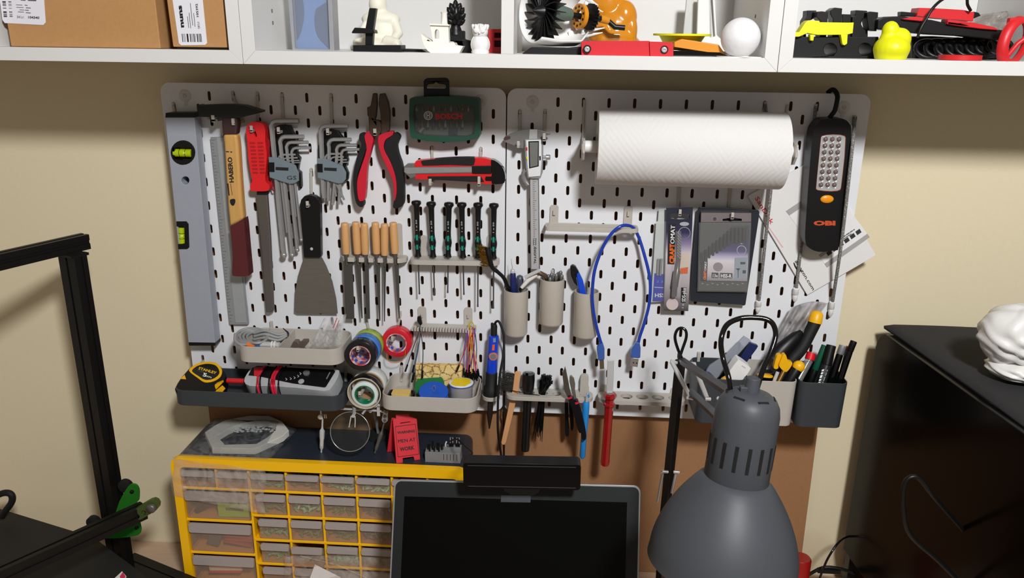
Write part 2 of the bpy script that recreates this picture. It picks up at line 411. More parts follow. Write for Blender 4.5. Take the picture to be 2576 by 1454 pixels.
q = MB(); q.box(mm(52, OY+14, -784), 22, 8, 34, Matrix.Rotation(.35, 3, 'Y')); tag(q.build('grey_wallet', mat('slate', (70, 76, 84), .6), bev=1), 'small slate grey pouch beside the red packet in the yellow cabinet', 'pouch')
q = MB(); q.box(mm(38, OY+14, -722), 40, 6, 9, Matrix.Rotation(-.6, 3, 'Y')); tag(q.build('black_module', BLACK, bev=1), 'black slanting part beside the lime packet in the upper wide drawer', 'part')
q = MB(); q.box(mm(66, OY+12, -846), 60, 6, 12, Matrix.Rotation(-.06, 3, 'Y')); q2 = q.build('white_card', mat('white_card', (222, 220, 218), .6)); tag(q2, 'white card with a red edge in the lowest wide left drawer', 'card')
q = MB(); q.box(mm(66, OY+10, -853), 60, 7, 3.4, Matrix.Rotation(-.06, 3, 'Y')); q.build('red_edge', RED, q2)
# ---- laptop screen --------------------------------------------------------------------------------
t = thing('laptop', 'open laptop with silver rim and a dark screen standing in front of the yellow cabinet', 'laptop', mm(598, -300, DESKZ))
ptop = {k: A(k[0], k[1], 220) for k in ((992, 1206), (1612, 1222))}
TL, TR = ptop.values(); sl = V((0, -.0538, -.1308)).normalized(); ux = (TR-TL).normalized(); Wd = (TR-TL).length
nrm = ux.cross(sl).normalized(); nrm = nrm if nrm.y < 0 else -nrm
LP = lambda x, y, o=0.: TL+ux*(x*.001)+sl*(y*.001)+nrm*(o*.001)
Wm = Wd*1000; Hh = 255
SILV = mat('laptop_silver', (168, 170, 172), .35, .6); BEZ = mat('laptop_bezel', (24, 27, 28), .5, spec=.3); SCR = mat('screen_off', (3, 3, 3), .3, spec=.12)
b = MB(); b.slab([LP(x, y) for x, y in rrect(0, 0, Wm, Hh, 10, 5)], nrm*-.007); b.build('lid', SILV, t, bev=1.5)
b = MB(); b.slab([LP(x, y, .6) for x, y in rrect(2.4, 2.4, Wm-2.4, Hh-1, 9, 5)], nrm*-.0006, [[LP(x, y, .6) for x, y in ((17, 25), (Wm-20, 25), (Wm-20, Hh-20), (17, Hh-20))]]); b.build('bezel', BEZ, t)
b = MB(); b.slab([LP(x, y, .25) for x, y in ((16, 24), (Wm-19, 24), (Wm-19, Hh-19), (16, Hh-19))], nrm*-.0003); b.build('screen', SCR, t)
lw = LP(Wm/2, Hh); b = MB()
zb_ = (lw.z-ZB)*1000; b.slab([mm(x, y, DESKZ) for x, y in rrect(598-Wm/2, -330-240, 598+Wm/2, -322, 10, 4)], V((0, 0, .016))); b.build('base', SILV, t, bev=1.5)
b = MB(); b.tube([mm(480, -328, DESKZ+12), mm(716, -328, DESKZ+12)], 6, 12); b.build('hinge', BEZ, t)
b = MB(); b.slab([LP(60, Hh-6, -3.5), LP(Wm-60, Hh-6, -3.5), mm(598+Wm/2-60, -328, DESKZ+12), mm(598-Wm/2+60, -328, DESKZ+12)], V((0, .004, 0))); b.build('rear_stand', SILV, t)
# ---- sensor bar on top of the laptop --------------------------------------------------------------
t = thing('sensor_bar', 'glossy black camera bar clipped on top of the laptop screen', 'camera', LP(Wm*.5, -2))
c0 = A(1313, 1191, 255); Rb = Matrix.Rotation(-.012, 3, 'Y') @ Matrix.Rotation(.03, 3, 'Z')
BAR = mat('sensor_black', (7, 7, 8), .3, spec=.2)
b = MB(); wpx = (A(1461, 1190, 262)-A(1166, 1190, 262)).length*1000
hh = (A(1313, 1160, 262)-A(1313, 1224, 262)).length*1000
pts = rrect(-wpx/2, -hh/2, wpx/2, hh/2, 5, 4)
b.slab([c0+Rb @ V((x*.001, -.009, z*.001)) for x, z in pts], Rb @ V((0, .024, 0))); b.build('housing', BAR, t, bev=2.5, seg=3)
b = MB()
for zz in (hh/2-4, -hh/2+4): b.box(c0+Rb @ V((0, -.0092, zz*.001)), wpx-14, .8, .7, Rb)
b.build('trim_line', mat('trim_grey', (70, 70, 72), .3), t)
b = MB(); b.slab([A(x, y, 228) for x, y in ((1262, 1222), (1362, 1228), (1355, 1240), (1335, 1250), (1290, 1248), (1268, 1236))], V((0, .02, 0))); b.build('clip_foot', BLACK, t, bev=1)
b = MB(); b.slab([LP(x, y, 1.4) for x, y in ((Wm*.44, 19), (Wm*.56, 18.5), (Wm*.56, 29), (Wm*.44, 29.5))], nrm*-.001); b.build('clip_tab', mat('clip_grey', (62, 66, 72), .4), t)
b = MB(); b.ptube([(1172, 1148, 215), (1188, 1140, 190), (1166, 1120, 150), (1150, 1105, 120), (1132, 1110, 100)], 1.4, 6); b.build('cable', BLACK, t)
# ---- desk lamp ------------------------------------------------------------------------------------
t = thing('desk_lamp', 'dark grey metal work lamp with spring arm clamped to the desk', 'lamp', mm(838, -150, DESKZ))
LG = mat('lamp_grey', (70, 73, 78), .48, noise=.04, spec=.36)
P0 = A(1890, 983, 455); P1 = A(1817, 1400, 478); ax = (P1-P0); Lh = ax.length*1000; ax.normalize()
k = .53*Lh
b = MB(); b.lathe(P0, ax, [(0, 8), (2, 22), (7, 29), (15, 33.5), (26, 35.5), (.98*k, 36.5), (1.0*k, 35.5), (1.0*k, 33), (30, 33), (16, 31)], 48)
hd = b.build('lamp_head', LG, t)
b = MB()
for i in range(16):
    th = 2*PI*i/16; u, w_, _ = frame(ax); dr = u*math.cos(th)+w_*math.sin(th); q = P0+ax*(.65*k*.001)+dr*.0361
    Rm = Matrix((dr.cross(ax), dr, ax)).transposed(); b.box(q, 3.8, 1.0, 30, Rm)
b.build('cooling_slots', mat('slot_black', (5, 5, 5), .8), hd)
b = MB()
for i in range(6):
    th = 2*PI*i/6+.2; dr = u*math.cos(th)+w_*math.sin(th); q = P0+ax*.0055+dr*.0255; tg = dr.cross(ax); n_ = (dr*.6-ax*.8).normalized()
    Rm = Matrix((tg, n_, tg.cross(n_))).transposed(); b.box(q, 13, 2.2, 2.6, Rm)
b.build('top_slots', MATS['slot_black'], hd)
b = MB(); b.lathe(P0-ax*.016, ax, [(0, 6), (1, 8), (16, 9), (18, 9)], 16); b.box(P0-ax*.002+V((-.009, -.002, 0)), 9, 8, 8); b.build('cable_collar', LG, hd, bev=.8)
Rr = 85.; pr_ = [(.94*k, 34)]
for i in range(1, 15):
    s_ = i/14; pr_.append((.94*k+(Lh-.94*k)*s_, 36+(Rr-36)*(1-(1-s_)**1.75)**.95))
pr_ += [(Lh+9, Rr+1.2), (Lh+9, Rr-.4)]+[(h-1, r-1.4) for h, r in pr_[::-1][2:]]
b = MB(); b.lathe(P0, ax, pr_, 64); b.build('lamp_shade', LG, t)
b = MB(); b.sph(P0+ax*((Lh-35)*.001), 26, 26, 34); b.build('bulb', mat('bulb_glass', (225, 222, 215), .3), t)
bar = lambda B, p, q, w1, w2: (lambda a, b_: B.tube([a, b_], w1, 4, flat=w2))(p, q)
AG = mat('arm_grey', (72, 72, 74), .38, .3)
b = MB(); b.tube([A(1712, 905, 150), A(1672, 1300, 150), mm(838, -150, DESKZ+40)], 8.6, 4); b.build('lower_arm', mat('arm_black', (24, 24, 25), .4), t, bev=1)
b = MB(); b.tube([A(1716, 908, 172), A(1760, 938, 262), A(1838, 990, 415)], 6.4, 4); b.build('upper_arm', AG, t, bev=1)
b = MB(); b.tube([A(1736, 985, 190), A(1790, 1035, 300), A(1818, 1062, 400)], 6.4, 4); b.build('upper_arm', AG, t, bev=1)
for nm, r, prs in (('tension_spring', 3.4, (((1690, 910, 168), (1736, 998, 205)), ((1744, 914, 190), (1778, 1000, 235)))), ('lower_spring', 2.4, (((1667, 1192, 160), (1654, 1262, 165)), ((1700, 1192, 160), (1690, 1240, 165)))),
        ('pivot_pin', 2.6, (((1728, 1000, 205), (1748, 1003, 205)), ((1774, 1003, 236), (1788, 1004, 236)), ((1687, 908, 168), (1704, 913, 168)), ((1732, 914, 190), (1750, 916, 190)), ((1806, 1002, 395), (1816, 1006, 400)), ((1664, 1186, 160), (1681, 1187, 160)), ((1694, 1187, 160), (1709, 1188, 160))))):
    for p, q in prs:
        b = MB(); b.tube([A(*p), A(*q)], r, 10); b.build(nm, CHROME, t)
b = MB(); b.ptube([(1838, 988, 452), (1833, 950, 445), (1818, 897, 430), (1814, 855, 425), (1828, 818, 415), (1862, 801, 410), (1901, 799, 410), (1930, 804, 412), (1946, 818, 415), (1951, 846, 420), (1938, 888, 430), (1921, 925, 440), (1905, 975, 455)], 3.1, 10, sm=6); b.build('power_cable', BLACKG, t)
b = MB(); b.ptube([(1722, 915, 160), (1706, 880, 160), (1698, 850, 160), (1703, 831, 160), (1714, 825, 160), (1725, 832, 162), (1726, 850, 165), (1716, 880, 168), (1708, 905, 170)], 2.3, 8); b.build('cable_loop', BLACKG, t)
b = MB(); b.box(mm(838, -150, DESKZ+20), 40, 50, 40); b.lathe(mm(838, -150, DESKZ+40), (0, 0, 1), [(0, 9), (24, 9)], 16); b.build('desk_clamp', BLACK, t, bev=2)
# ---- black cabinet under a dark cloth, right ------------------------------------------------------
t = thing('glossy_cabinet', 'large glossy black cabinet on short legs at the right end of the desk', 'cabinet', mm(1400, -260, DESKZ))
e0 = AZ(2237, 828, -376); xe = lambda y: 1192+(.105*(-y))*.8
BZ = -808
b = MB(); F_ = [mm(1186, -4, BZ), mm(1233, -430, BZ), mm(1233, -430, -379), mm(1190, -36, -379)]+[mm(1186+.107*(32-32*math.sin(a)), -4-(32-32*math.sin(a)), -379-(32-32*math.cos(a))) for a in (.3, .6, .9, 1.2, 1.57)]
b.slab(F_, V((.52, 0, 0))); b.build('cabinet_body', mat('piano_black', (7, 6, 5), .2, noise=.02, spec=.13), t, bev=7, seg=4, ang=50)
for x, y in ((1200, -14), (1244, -415), (1690, -14), (1720, -415)):
    b = MB(); b.bx(x-8, x+14, y-12, y+10, DESKZ, BZ+2); b.build('leg', BLACK, t, bev=1)
CLO = mat('dark_cloth', (38, 37, 38), .95, noise=.25, scale=300, bump=.3)
def cl(u, v):
    x = 1197+u*486+(1-u)*(.107*(v*440)); y = -v*430+2; z = -375.5+.8*math.sin(u*9+v*4)+.5*math.sin(v*13-u*3)
    if u < .03: z -= 2.5
    return mm(x, y, z)
b = MB(); b.grid(cl, 30, 40); o = b.build('cloth', CLO, solid=5); tag(o, 'dark woven cloth spread over the top of the glossy black cabinet', 'cloth')
def cr(d):
    a = d.x*3+1.3*math.sin(2.6*d.z+1); c = d.z*3.4+1.2*math.sin(3*d.y+2*d.x)
    return 1+.09*abs(math.sin(a*1.7+c))+.07*abs(math.sin(c*2.1-a*.8+1))+.04*math.sin(3.1*a+2.3*c)
PB = mat('white_film', (226, 224, 220), .32, noise=.05, coat=.3)
pb = AZ(2552, 968, -371); bd = -pb.y*1000-30; kp = mmpx(bd); c1 = A(2560, 842, bd); c2 = A(2572, 925, bd+6); b = MB(); b.sph(c1, 84*kp, 72*kp, 74*kp, fn=cr, nu=56, nv=40); b.sph(c2, 80*kp, 66*kp, abs(c2.z-pb.z)*950, fn=cr, nu=48, nv=30)
tag(b.build('crumpled_bag', PB, smooth=120), 'crumpled white plastic bag on the dark cloth at the right edge', 'bag')
# things on the desk in front of and under the cabinet
t = thing('filament_spool', 'dark red spool lying on the desk under the glossy black cabinet', 'spool', A(2225, 1445, -20))
b = MB(); b.lathe(mm(1244, 4, DESKZ+42), (0, 1, 0), [(0, 40), (3, 40), (3, 30), (20, 30), (20, 40), (23, 40)], 36); b.build('spool_body', mat('maroon', (88, 22, 20), .45), t)
b = MB(); b.ptube([(2062, 1454, 60), (2085, 1400, 60), (2120, 1355, 40), (2160, 1352, 30), (2195, 1380, 30), (2212, 1430, 40), (2230, 1470, 50)], 2, 8)
tag(b.build('black_cable', BLACKG), 'thin black cable arching over the desk beside the lamp shade', 'cable')
b = MB(); b.ptube([(2420, 1470, 330), (2360, 1410, 330), (2290, 1345, 330), (2273, 1280, 330), (2275, 1220, 330), (2292, 1200, 330), (2315, 1206, 330), (2350, 1250, 330), (2420, 1330, 300), (2470, 1400, 270), (2490, 1480, 250)], 3.2, 8)
tag(b.build('black_hose', BLACK), 'thick black cable looping in front of the glossy black cabinet', 'cable')
b = MB(); b.ptube([(2030, 1448, 40), (2070, 1428, 40), (2110, 1430, 40), (2150, 1442, 40)], 3, 8); b.box(A(2085, 1436, 40), 40, 6, 8); tag(b.build('cable_tangle', BLACK), 'tangle of black plugs on the desk right of the lamp shade', 'cable')
rc = A(2016, 1402, 90); b = MB(); b.lathe(V((rc.x, rc.y, ZB+DESKZ*.001)), (0, 0, 1), [(.2, 16), (1, 17), ((rc.z-ZB)*1000-DESKZ-3, 17), ((rc.z-ZB)*1000-DESKZ, 15)], 20); tag(b.build('red_can', mat('red_can', (150, 22, 20), .3)), 'red can peeping out behind the right rim of the lamp shade', 'can')
# ---- 3D printer frame, left -----------------------------------------------------------------------
t = thing('printer_frame', 'black aluminium 3D printer frame with green carriage plate at the left', '3D printer', mm(-120, -130, DESKZ))
EX = mat('black_extrusion', (12, 12, 12), .45, noise=.08, spec=.3)
zt = -247; cT = A(186, 628, 100); fwd = V((-54.2, -124.3, 0)).normalized(); sd = V((-fwd.y, fwd.x, 0))
def extr(B, p, q, w1, w2, side):
    """slotted square extrusion from p to q"""
    a = (q-p).normalized(); n2 = a.cross(side).normalized(); s2 = n2.cross(a).normalized(); h1, h2 = w1*.5, w2*.5
    prof = []
    for (sx, sy) in ((1, 1), (-1, 1), (-1, -1), (1, -1)):
        pass
    g = 2.6; dp = 1.6
    prof = [(-h1, -h2), (-g, -h2), (-g, -h2+dp), (g, -h2+dp), (g, -h2), (h1, -h2), (h1, -g), (h1-dp, -g), (h1-dp, g), (h1, g), (h1, h2), (g, h2), (g, h2-dp), (-g, h2-dp), (-g, h2), (-h1, h2), (-h1, g), (-h1+dp, g), (-h1+dp, -g), (-h1, -g)]
    B.slab([p+s2*(x*.001)+n2*(y*.001) for x, y in prof], q-p)
b = MB(); pt = mm(-124, -104, -264); pb = mm(-124, -104, DESKZ+22)
extr(b, pt, pb, 22, 40, fwd); b.build('upright', EX, t)
b = MB(); q0 = mm(-113, -80, -246); extr(b, q0, q0+fwd*.36, 24, 20, V((0, 0, 1))); b.build('top_beam', EX, t)
b = MB(); b.box(mm(-124, -104, -262), 30, 40, 4, Matrix.Rotation(math.atan2(fwd.y, fwd.x), 3, 'Z')); b.build('end_cap', BLACK, t)
xb0 = A(392, 1268, 146); b = MB(); far = AZ(-30, 1462, (xb0.z-ZB)*1000); extr(b, A(362, 1283, 146), far, 26, 20, V((0, 0, 1))); b.build('cross_beam', EX, t)
GP = mat('green_anodised', (44, 140, 40), .3, .5)
b = MB(); pl = cat([(338, 1218), (349, 1230), (349, 1258), (343, 1268), (352, 1318), (354, 1335), (342, 1348), (272, 1355), (215, 1345), (222, 1332), (282, 1302), (300, 1262), (322, 1224)], n=3)
b.poly(pl, 130, 3, holes=[circ(332, 1237, 5), circ(344, 1327, 5)]); b.build('carriage_plate', GP, t, bev=.5)
b = MB(); b.poly(stad(366, 1283, 30, 72, ang=1.03), 166, 9, holes=[circ(345, 1300, 6, n=12), circ(361, 1290, 6, n=12)]); b.build('belt_tensioner', mat('olive_metal', (90, 110, 60), .35, .6), t, bev=1)
for i, (x, y, d) in enumerate(((316, 1222, 118), (236, 1313, 118))):
    b = MB(); b.lathe(A(x, y, d), (0, 1, 0), [(-5, 9), (-4, 12), (4, 12), (5, 9)], 20); b.build('wheel', BLACKR, t)
for x, y in ((332, 1237), (344, 1327)):
    b = MB(); b.lathe(A(x, y, 128), (0, -1, 0), [(-6, 3.4), (2, 3.4), (3, 2)], 12); b.build('wheel_bolt', BLACK, t)
b = MB(); b.lathe(A(380, 1279, 168), (0, -1, 0), [(-6, 8), (2, 8), (4, 6)], 16); b.build('tensioner_knob', DSTEEL, t)
b = MB(); p = [AZ(0, 1280, -800), AZ(20, 1286, -800), AZ(236, 1352, -800), AZ(395, 1470, -800), AZ(60, 1600, -800), AZ(-200, 1500, -800)]
b.slab(p, V((0, 0, -.004))); b.build('print_bed', mat('print_bed_black', (24, 22, 21), .7, scale=300, noise=.2), t)
for x, y in ((-310, -220), (-145, -185)):
    b = MB(); b.bx(x-16, x+16, y-16, y+16, DESKZ, -804); b.build('bed_support', BLACK, t)
b = MB(); extr(b, mm(-132, -78, -872), mm(40, -150, -872), 40, 40, V((0, 0, 1))); b.build('base_beam', EX, t)
b = MB(); extr(b, mm(-124, -96, -858), mm(-124-54*4, -96-124*4, -858), 20, 60, V((1, 0, 0))); b.build('base_beam', EX, t)
b = MB(); b.ptube([(-20, 1252, 60), (10, 1240, 60), (28, 1244, 60), (30, 1262, 60), (14, 1285, 60), (4, 1300, 60)], 6, 10); b.build('cable_sleeve', BLACKR, t)
q = MB(); q.slab([AZ(x, y, -786) for x, y in ((280, 1462), (307, 1437), (318, 1450), (305, 1470))], V((0, 0, -.0138))); o = q.build('striped_packet', WHITE); tag(o, 'corner of a white and pink packet in front of the 3D printer beam', 'packet')
q = MB(); q.slab([AZ(x, y, -785.6) for x, y in ((301, 1450), (309, 1439), (316, 1450), (308, 1464))], V((0, 0, -.0003))); q.build('pink_stripe', mat('pink_ink', (215, 50, 90), .5), o)
def zoom(x0, y0, k): return lambda *p: [(x0+x/k, y0+y/k) for x, y in p]
Q1 = zoom(0, 0, 3.903); Q2 = zoom(560, 0, 3.3895); Q3 = zoom(1240, 0, 3.3895); Q4 = zoom(1900, 0, 3.8107)
# ---- wall cabinets --------------------------------------------------------------------------------
LAM = mat('white_laminate', (218, 217, 214), .42, noise=.015)
zs = lambda x: 38.1
SF = lambda x: zs(x)+17.5                      # top of the shelf floor
FY = -207
def cabinet(x0, x1, label, divider=None):
    t = thing('wall_cabinet', label, 'wall cabinet', mm((x0+x1)/2, 40, zs(x0))); T = 17.5; H = 350
    P = lambda x, z: mm(x, FY, zs(x)+z)
    ext = V((0, .2465, 0))
    for nm, l in (('bottom_panel', [(x0, 0), (x1, 0), (x1-T, T), (x0+T, T)]), ('top_panel', [(x0, H), (x1, H), (x1-T, H-T), (x0+T, H-T)]),
                  ('side_panel', [(x0, 0), (x0+T, T), (x0+T, H-T), (x0, H)]), ('side_panel', [(x1, 0), (x1-T, T), (x1-T, H-T), (x1, H)])):
        b = MB(); b.slab([P(*q) for q in l], ext); o = b.build(nm, LAM, t, bev=.5)
        if nm == 'side_panel':
            s_ = 1 if l[0][0] == x0 else -1; xx = l[1][0]
            c = MB()
            for z in (36, 52): c.lathe(P(xx, T+z)+V((0, .075, 0)), (s_, 0, 0), [(-.5, 2.6), (.4, 2.6), (.4, 1.4), (-.3, 1.2)], 10)
            c.build('pin_holes', mat('pin_hole_grey', (90, 86, 82), .5), o)
    b = MB(); b.slab([mm(x, 22, zs(x)+z) for x, z in ((x0+T, T), (x1-T, T), (x1-T, H-T), (x0+T, H-T))], V((0, .008, 0))); b.build('back_panel', LAM, t)
    if divider:
        b = MB(); b.slab([P(*q) for q in ((divider-8.2, T), (divider+8.2, T), (divider+8.2, H-T), (divider-8.2, H-T))], V((0, .228, 0))); b.build('divider', LAM, t, bev=.5)
    return t
cabinet(-477.8, 222.2, 'white open wall cabinet holding two cardboard boxes, at the upper left', -127.7)
cabinet(222.8, 922.8, 'long white open wall cabinet with a divider, above both pegboards', 575.3)
cabinet(923.4, 1623.4, 'white open wall cabinet holding a yellow duck and black parts, at the upper right', 1273.4)
# ---- cardboard boxes ------------------------------------------------------------------------------
CARD = mat('brown_cardboard', (180, 134, 84), .8, noise=.09, scale=220, bump=.06); STK = mat('white_label', (226, 225, 232), .5, noise=.02)
t = thing('cardboard_box', 'large plain cardboard box with a white corner label, upper left cabinet', 'box', mm(-5, -110, SF(0)))
b = MB(); b.slab([mm(-108, -190, SF(-108)+.3), mm(103, -190, SF(103)+.3), mm(103, -190, SF(0)+240), mm(-108, -190, SF(0)+240)], V((0, .2, 0))); b.build('carton', CARD, t, bev=1.5)
b = MB(); lb = [(-6, -40), (108, -40), (115, 56), (109, 63), (12, 58), (6, 50)]; b.poly(lb, 190.6, .4); lbo = b.build('address_label', STK, t)
b = MB()
for i, (y0, y1) in enumerate(((3, 6.5), (9, 11), (13, 14.5), (19.5, 21), (28.5, 32), (34, 35), (36, 37), (38, 39), (40, 42.5))):
    s_ = .09*y0; b.poly([(5.5+s_, y0), (14+s_, y0+.3), (14+s_, y1+.3), (5.5+s_, y1)], 190.9, .2)
    b.poly([(20.5+s_, y0+.6), (28+s_, y0+.9), (28+s_, (y0+y1)/2+1), (20.5+s_, (y0+y1)/2+.8)], 190.9, .2)
b.build('barcode', PRINTK, lbo)
b = MB()
for x0, y0, x1, h in ((52, -3, 64, 4), (70, -3, 91, 5), (40, 11.5, 56, 1.2), (62, 12, 69, 1.6), (41, 17.5, 59, 1.2), (65, 18.5, 77, 1.8), (49, 24, 61, 1.2), (63, 24.5, 72, 1.8), (45, 29, 60, 1.4), (65, 31, 77, 1.8)):
    b.poly([(x0, y0), (x1, y0+.8), (x1, y0+h+.8), (x0, y0+h)], 190.9, .2)
b.build('printed_lines', mat('grey_ink', (92, 90, 92), .6), lbo)
tp(lbo, 'SKU:', (42.5, 45), (60, 46), 6, 190.9, MATS['grey_ink']); tp(lbo, '104340', (71, 46), (99, 47.5), 6, 190.9, PRINTK, off=.02)
t = thing('cardboard_box', 'small cardboard box with a tall white barcode label beside the big box', 'box', mm(160, -120, SF(160)))
b = MB(); b.slab([mm(123.5, -196, SF(123)+3), mm(198, -196, SF(198)+3), mm(198, -196, SF(198)+220), mm(118, -196, SF(123)+220)], V((0, .17, 0))); b.build('carton', CARD, t, bev=1.2)
b = MB(); b.bx(126, 197, -190, -30, SF(160)-.6, SF(160)+3); b.build('bottom_flap', mat('dark_cardboard', (60, 48, 38), .8), t)
b = MB(); b.poly([(428, -40), (506, -40), (521, 108), (516, 113), (456, 114), (450, 109)], 196.6, .4); lbo = b.build('barcode_label', STK, t)
b = MB()
for x, w_ in ((457, 1.6), (461, .8), (464, .8), (469, 4), (477, 2), (481, .8), (484, .8), (486.5, 1.8), (490, .8), (494.5, 2.4), (499, .9), (501, .9), (503, 1.2), (505, .8)):
    b.poly([(x, 85), (x+w_, 85), (x+w_+2.2, 105.5), (x+2.2, 105.5)], 196.9, .2)
b.build('barcode', PRINTK, lbo)
tp(lbo, 'nuns', (463, 68.5), (456.5, 13), 10.5, 196.9, PRINTK, off=.045); tp(lbo, 'SKU', (503.5, 71.5), (501.5, 55), 5.5, 196.9, MATS['grey_ink']); tp(lbo, '105392', (500, 42), (497, 9), 5.5, 196.9, PRINTK, off=.015)
b = MB()
for a, c in (((474, 70), (471, 41)), ((479, 71), (475, 32)), ((484, 64), (478, 8)), ((490, 67), (486.5, 33))):
    dx = 1.3; b.poly([a, c, (c[0]+dx, c[1]), (a[0]+dx, a[1])], 196.9, .2)
b.build('printed_lines', MATS['grey_ink'], lbo)
# ---- left bay of the long cabinet -----------------------------------------------------------------
GREYF = mat('display_grey', (150, 152, 156), .4)
t = thing('display_case', 'blue fronted clear display case standing at the left of the long cabinet', 'display case', A(785, 130, 110))
b = MB(); b.poly([(719, -60), (735, 129), (841, 131.5), (832, -60)], 120, 30, holes=[[(732, -40), (742, 122), (829, 124), (822, -40)]]); b.build('case_frame', GREYF, t, bev=1)
b = MB(); b.poly([(725, -50), (739, 126), (833, 127), (826, -50)], 108, 2); b.build('blue_card', mat('sky_blue_card', (92, 130, 184), .5), t)
b = MB(); b.poly([(728, -40)]+cat([(755, -30), (763, 12), (764, 45), (755, 85), (741, 112)], False, 3), 109.5, 1); b.build('dark_lens_left', mat('smoky_blue', (66, 88, 124), .3), t)
b = MB(); b.poly([(826, 2)]+cat([(795, 22), (791, 50), (799, 90), (825, 119)], False, 3), 109.5, 1); b.build('dark_lens', MATS['smoky_blue'], t)
b = MB(); b.poly([(732, -40), (742, 122), (829, 124), (822, -40)], 117, 1); b.build('clear_front', clear('case_front', alpha=.1, rough=.08), t)
CRM = mat('cream_print', (236, 232, 214), .5, noise=.03); 
cc = A(948, 75, 70); b = MB(); wob = lambda p: V(p)
sc_ = mmpx(70)
def pv(x, y, d): return A(x, y, d)
b.sph(pv(948, 118, 80), 36, 26, 14); b.sph(pv(962, 84, 70), 24, 18, 24); b.sph(pv(958, 48, 70), 29, 16, 12); b.sph(pv(950, 12, 70), 13, 13, 15); b.lathe(pv(959, 50, 70), (0, 0, 1), [(-8, 14), (14, 9), (26, 9)], 16)
b.tube([pv(928, 54, 72), pv(912, 76, 84), pv(925, 100, 96)], [7, 6, 5], 10); b.tube([pv(990, 52, 72), pv(1003, 84, 82), pv(985, 106, 98)], [8, 7, 6], 10)
b.tube([pv(935, 105, 96), pv(895, 112, 106), pv(900, 118, 112)], [10, 8, 6], 10); b.tube([pv(970, 105, 96), pv(1000, 112, 106), pv(996, 118, 112)], [10, 8, 6], 10)
b.lathe(mm(373, -85, SF(373)), (0, 0, 1), [(0, 36), (6, 36), (8, 30)], 28, (1, .7))
t = b.build('seated_figurine', CRM, smooth=70); q = t.modifiers.new('r', 'REMESH'); q.mode = 'VOXEL'; q.voxel_size = .0022; q.use_smooth_shade = True
tag(t, 'cream plastic cross-legged figurine sitting behind the black clamp', 'figurine')
t = thing('printed_clamp', 'black printed clamp with a leaning post on a block base, before the cream figurine', 'clamp', A(945, 133, 150))
b = MB(); b.poly(Q2((1250, 68), (1308, 70), (1284, 240), (1276, 390), (1215, 388), (1217, 240)), 158, 12); b.build('post', BLACK, t, bev=1)
b = MB(); b.poly(Q2((1098, 278), (1125, 235), (1220, 240), (1290, 255), (1297, 285), (1105, 284)), 166, 20); b.build('jaw', BLACK, t, bev=1)
b = MB(); b.poly(Q2((1110, 385), (1520, 385), (1522, 452), (1112, 448)), 172, 34); b.build('base', BLACK, t, bev=1)
b = MB(); b.poly(Q2((1518, 416), (1700, 422), (1760, 455), (1518, 456)), 150, 40); tag(b.build('flat_bracket', BLACK, bev=1), 'flat black printed bracket lying between the clamp base and the white boat', 'bracket')
t = thing('toy_boat', 'small white printed tugboat with an arched cabin window', 'toy boat', A(1118, 137, 180))
hull = lambda s: list(Q2((1690, 285), (1730, 320), (1775, 352), (1830, 362), (1975, 364), (1985, 385), (2050, 396), (2030, 430), (2010, 466), (1790, 462), (1745, 430), (1718, 390), (1700, 340)))
b = MB(); b.poly(hull(0), 188, 26); b.build('hull', mat('boat_white', (240, 237, 226), .45), t, bev=4, seg=3)
b = MB(); b.poly(Q2((1768, 215), (1925, 222), (1930, 365), (1795, 365)), 182, 14, holes=[Q2(*[(1808, 330), (1808, 272), (1815, 255), (1826, 250), (1838, 255), (1845, 272), (1845, 330)])]); b.build('cabin', MATS['boat_white'], t, bev=.5)
b = MB(); b.poly(Q2((1762, 200), (1930, 208), (1932, 222), (1762, 216)), 185, 20); b.build('roof', MATS['boat_white'], t, bev=.6)
b = MB(); b.lathe(A(*Q2((1890, 205))[0], 174), (0, 0, 1), [(0, 4.5), (13, 4), (15, 5), (15, 3)], 14); b.build('funnel', MATS['boat_white'], t)
t = thing('bud_ornament', 'black printed ornament with a leafy bud head on a stepped base', 'ornament', A(1155, 137, 150))
b = MB(); c0 = A(1146, 36, 150)
b.sph(c0, 10.5, 10, 14)
for ring, (zz, rr, n, up) in enumerate(((-9, 9, 8, .5), (-2, 10.5, 8, .8), (5, 9, 7, 1.3), (10, 6, 6, 2.0))):
    for i in range(n):
        a = 2*PI*(i+.5*(ring % 2))/n; d = V((math.cos(a), math.sin(a)*.9, up)).normalized()
        p = c0+V((math.cos(a)*rr, math.sin(a)*rr*.9, zz))*.001
        b.lathe(p-d*.006, d, [(0, 4), (4, 4.6), (8, 3), (11, .3)], 8)
b.lathe(c0+V((0, 0, .012)), (0, 0, 1), [(0, 4), (4, 3), (8, .3)], 8)
b.lathe(A(1146, 60, 150), (0, 0, -1), [(-4, 8), (3, 6.5), (7, 8), (14, 10)], 12)
b.build('bud', BLACK, t, smooth=40)
b = MB(); b.poly(Q2((1925, 255), (2052, 262), (2052, 335), (2120, 350), (2118, 400), (2135, 432), (2110, 465), (1985, 465), (1975, 355), (1925, 352)), 158, 26); b.build('stepped_base', BLACK, t, bev=1.5)
t = thing('owl_figurine', 'small white ridged figurine with a spiky crown beside the divider', 'figurine', A(1208, 137, 185))
b = MB(); c0 = A(1208, 112, 185); b.sph(c0, 12.5, 11, 13.5, fn=lambda d: 1+.05*math.cos(9*math.atan2(d.y, d.x))); b.sph(c0+V((0, 0, .0165)), 10.5, 10, 10)
b.lathe(c0+V((0, 0, -.0138)), (0, 0, 1), [(0, 11), (5, 12), (8, 10)], 20)
for i in range(9):
    a = 2*PI*i/9; b.lathe(c0+V((math.cos(a)*.008, math.sin(a)*.008, .020)), (math.cos(a)*.5, math.sin(a)*.5, 1), [(0, 3), (4, 2.4), (6, 1)], 8)
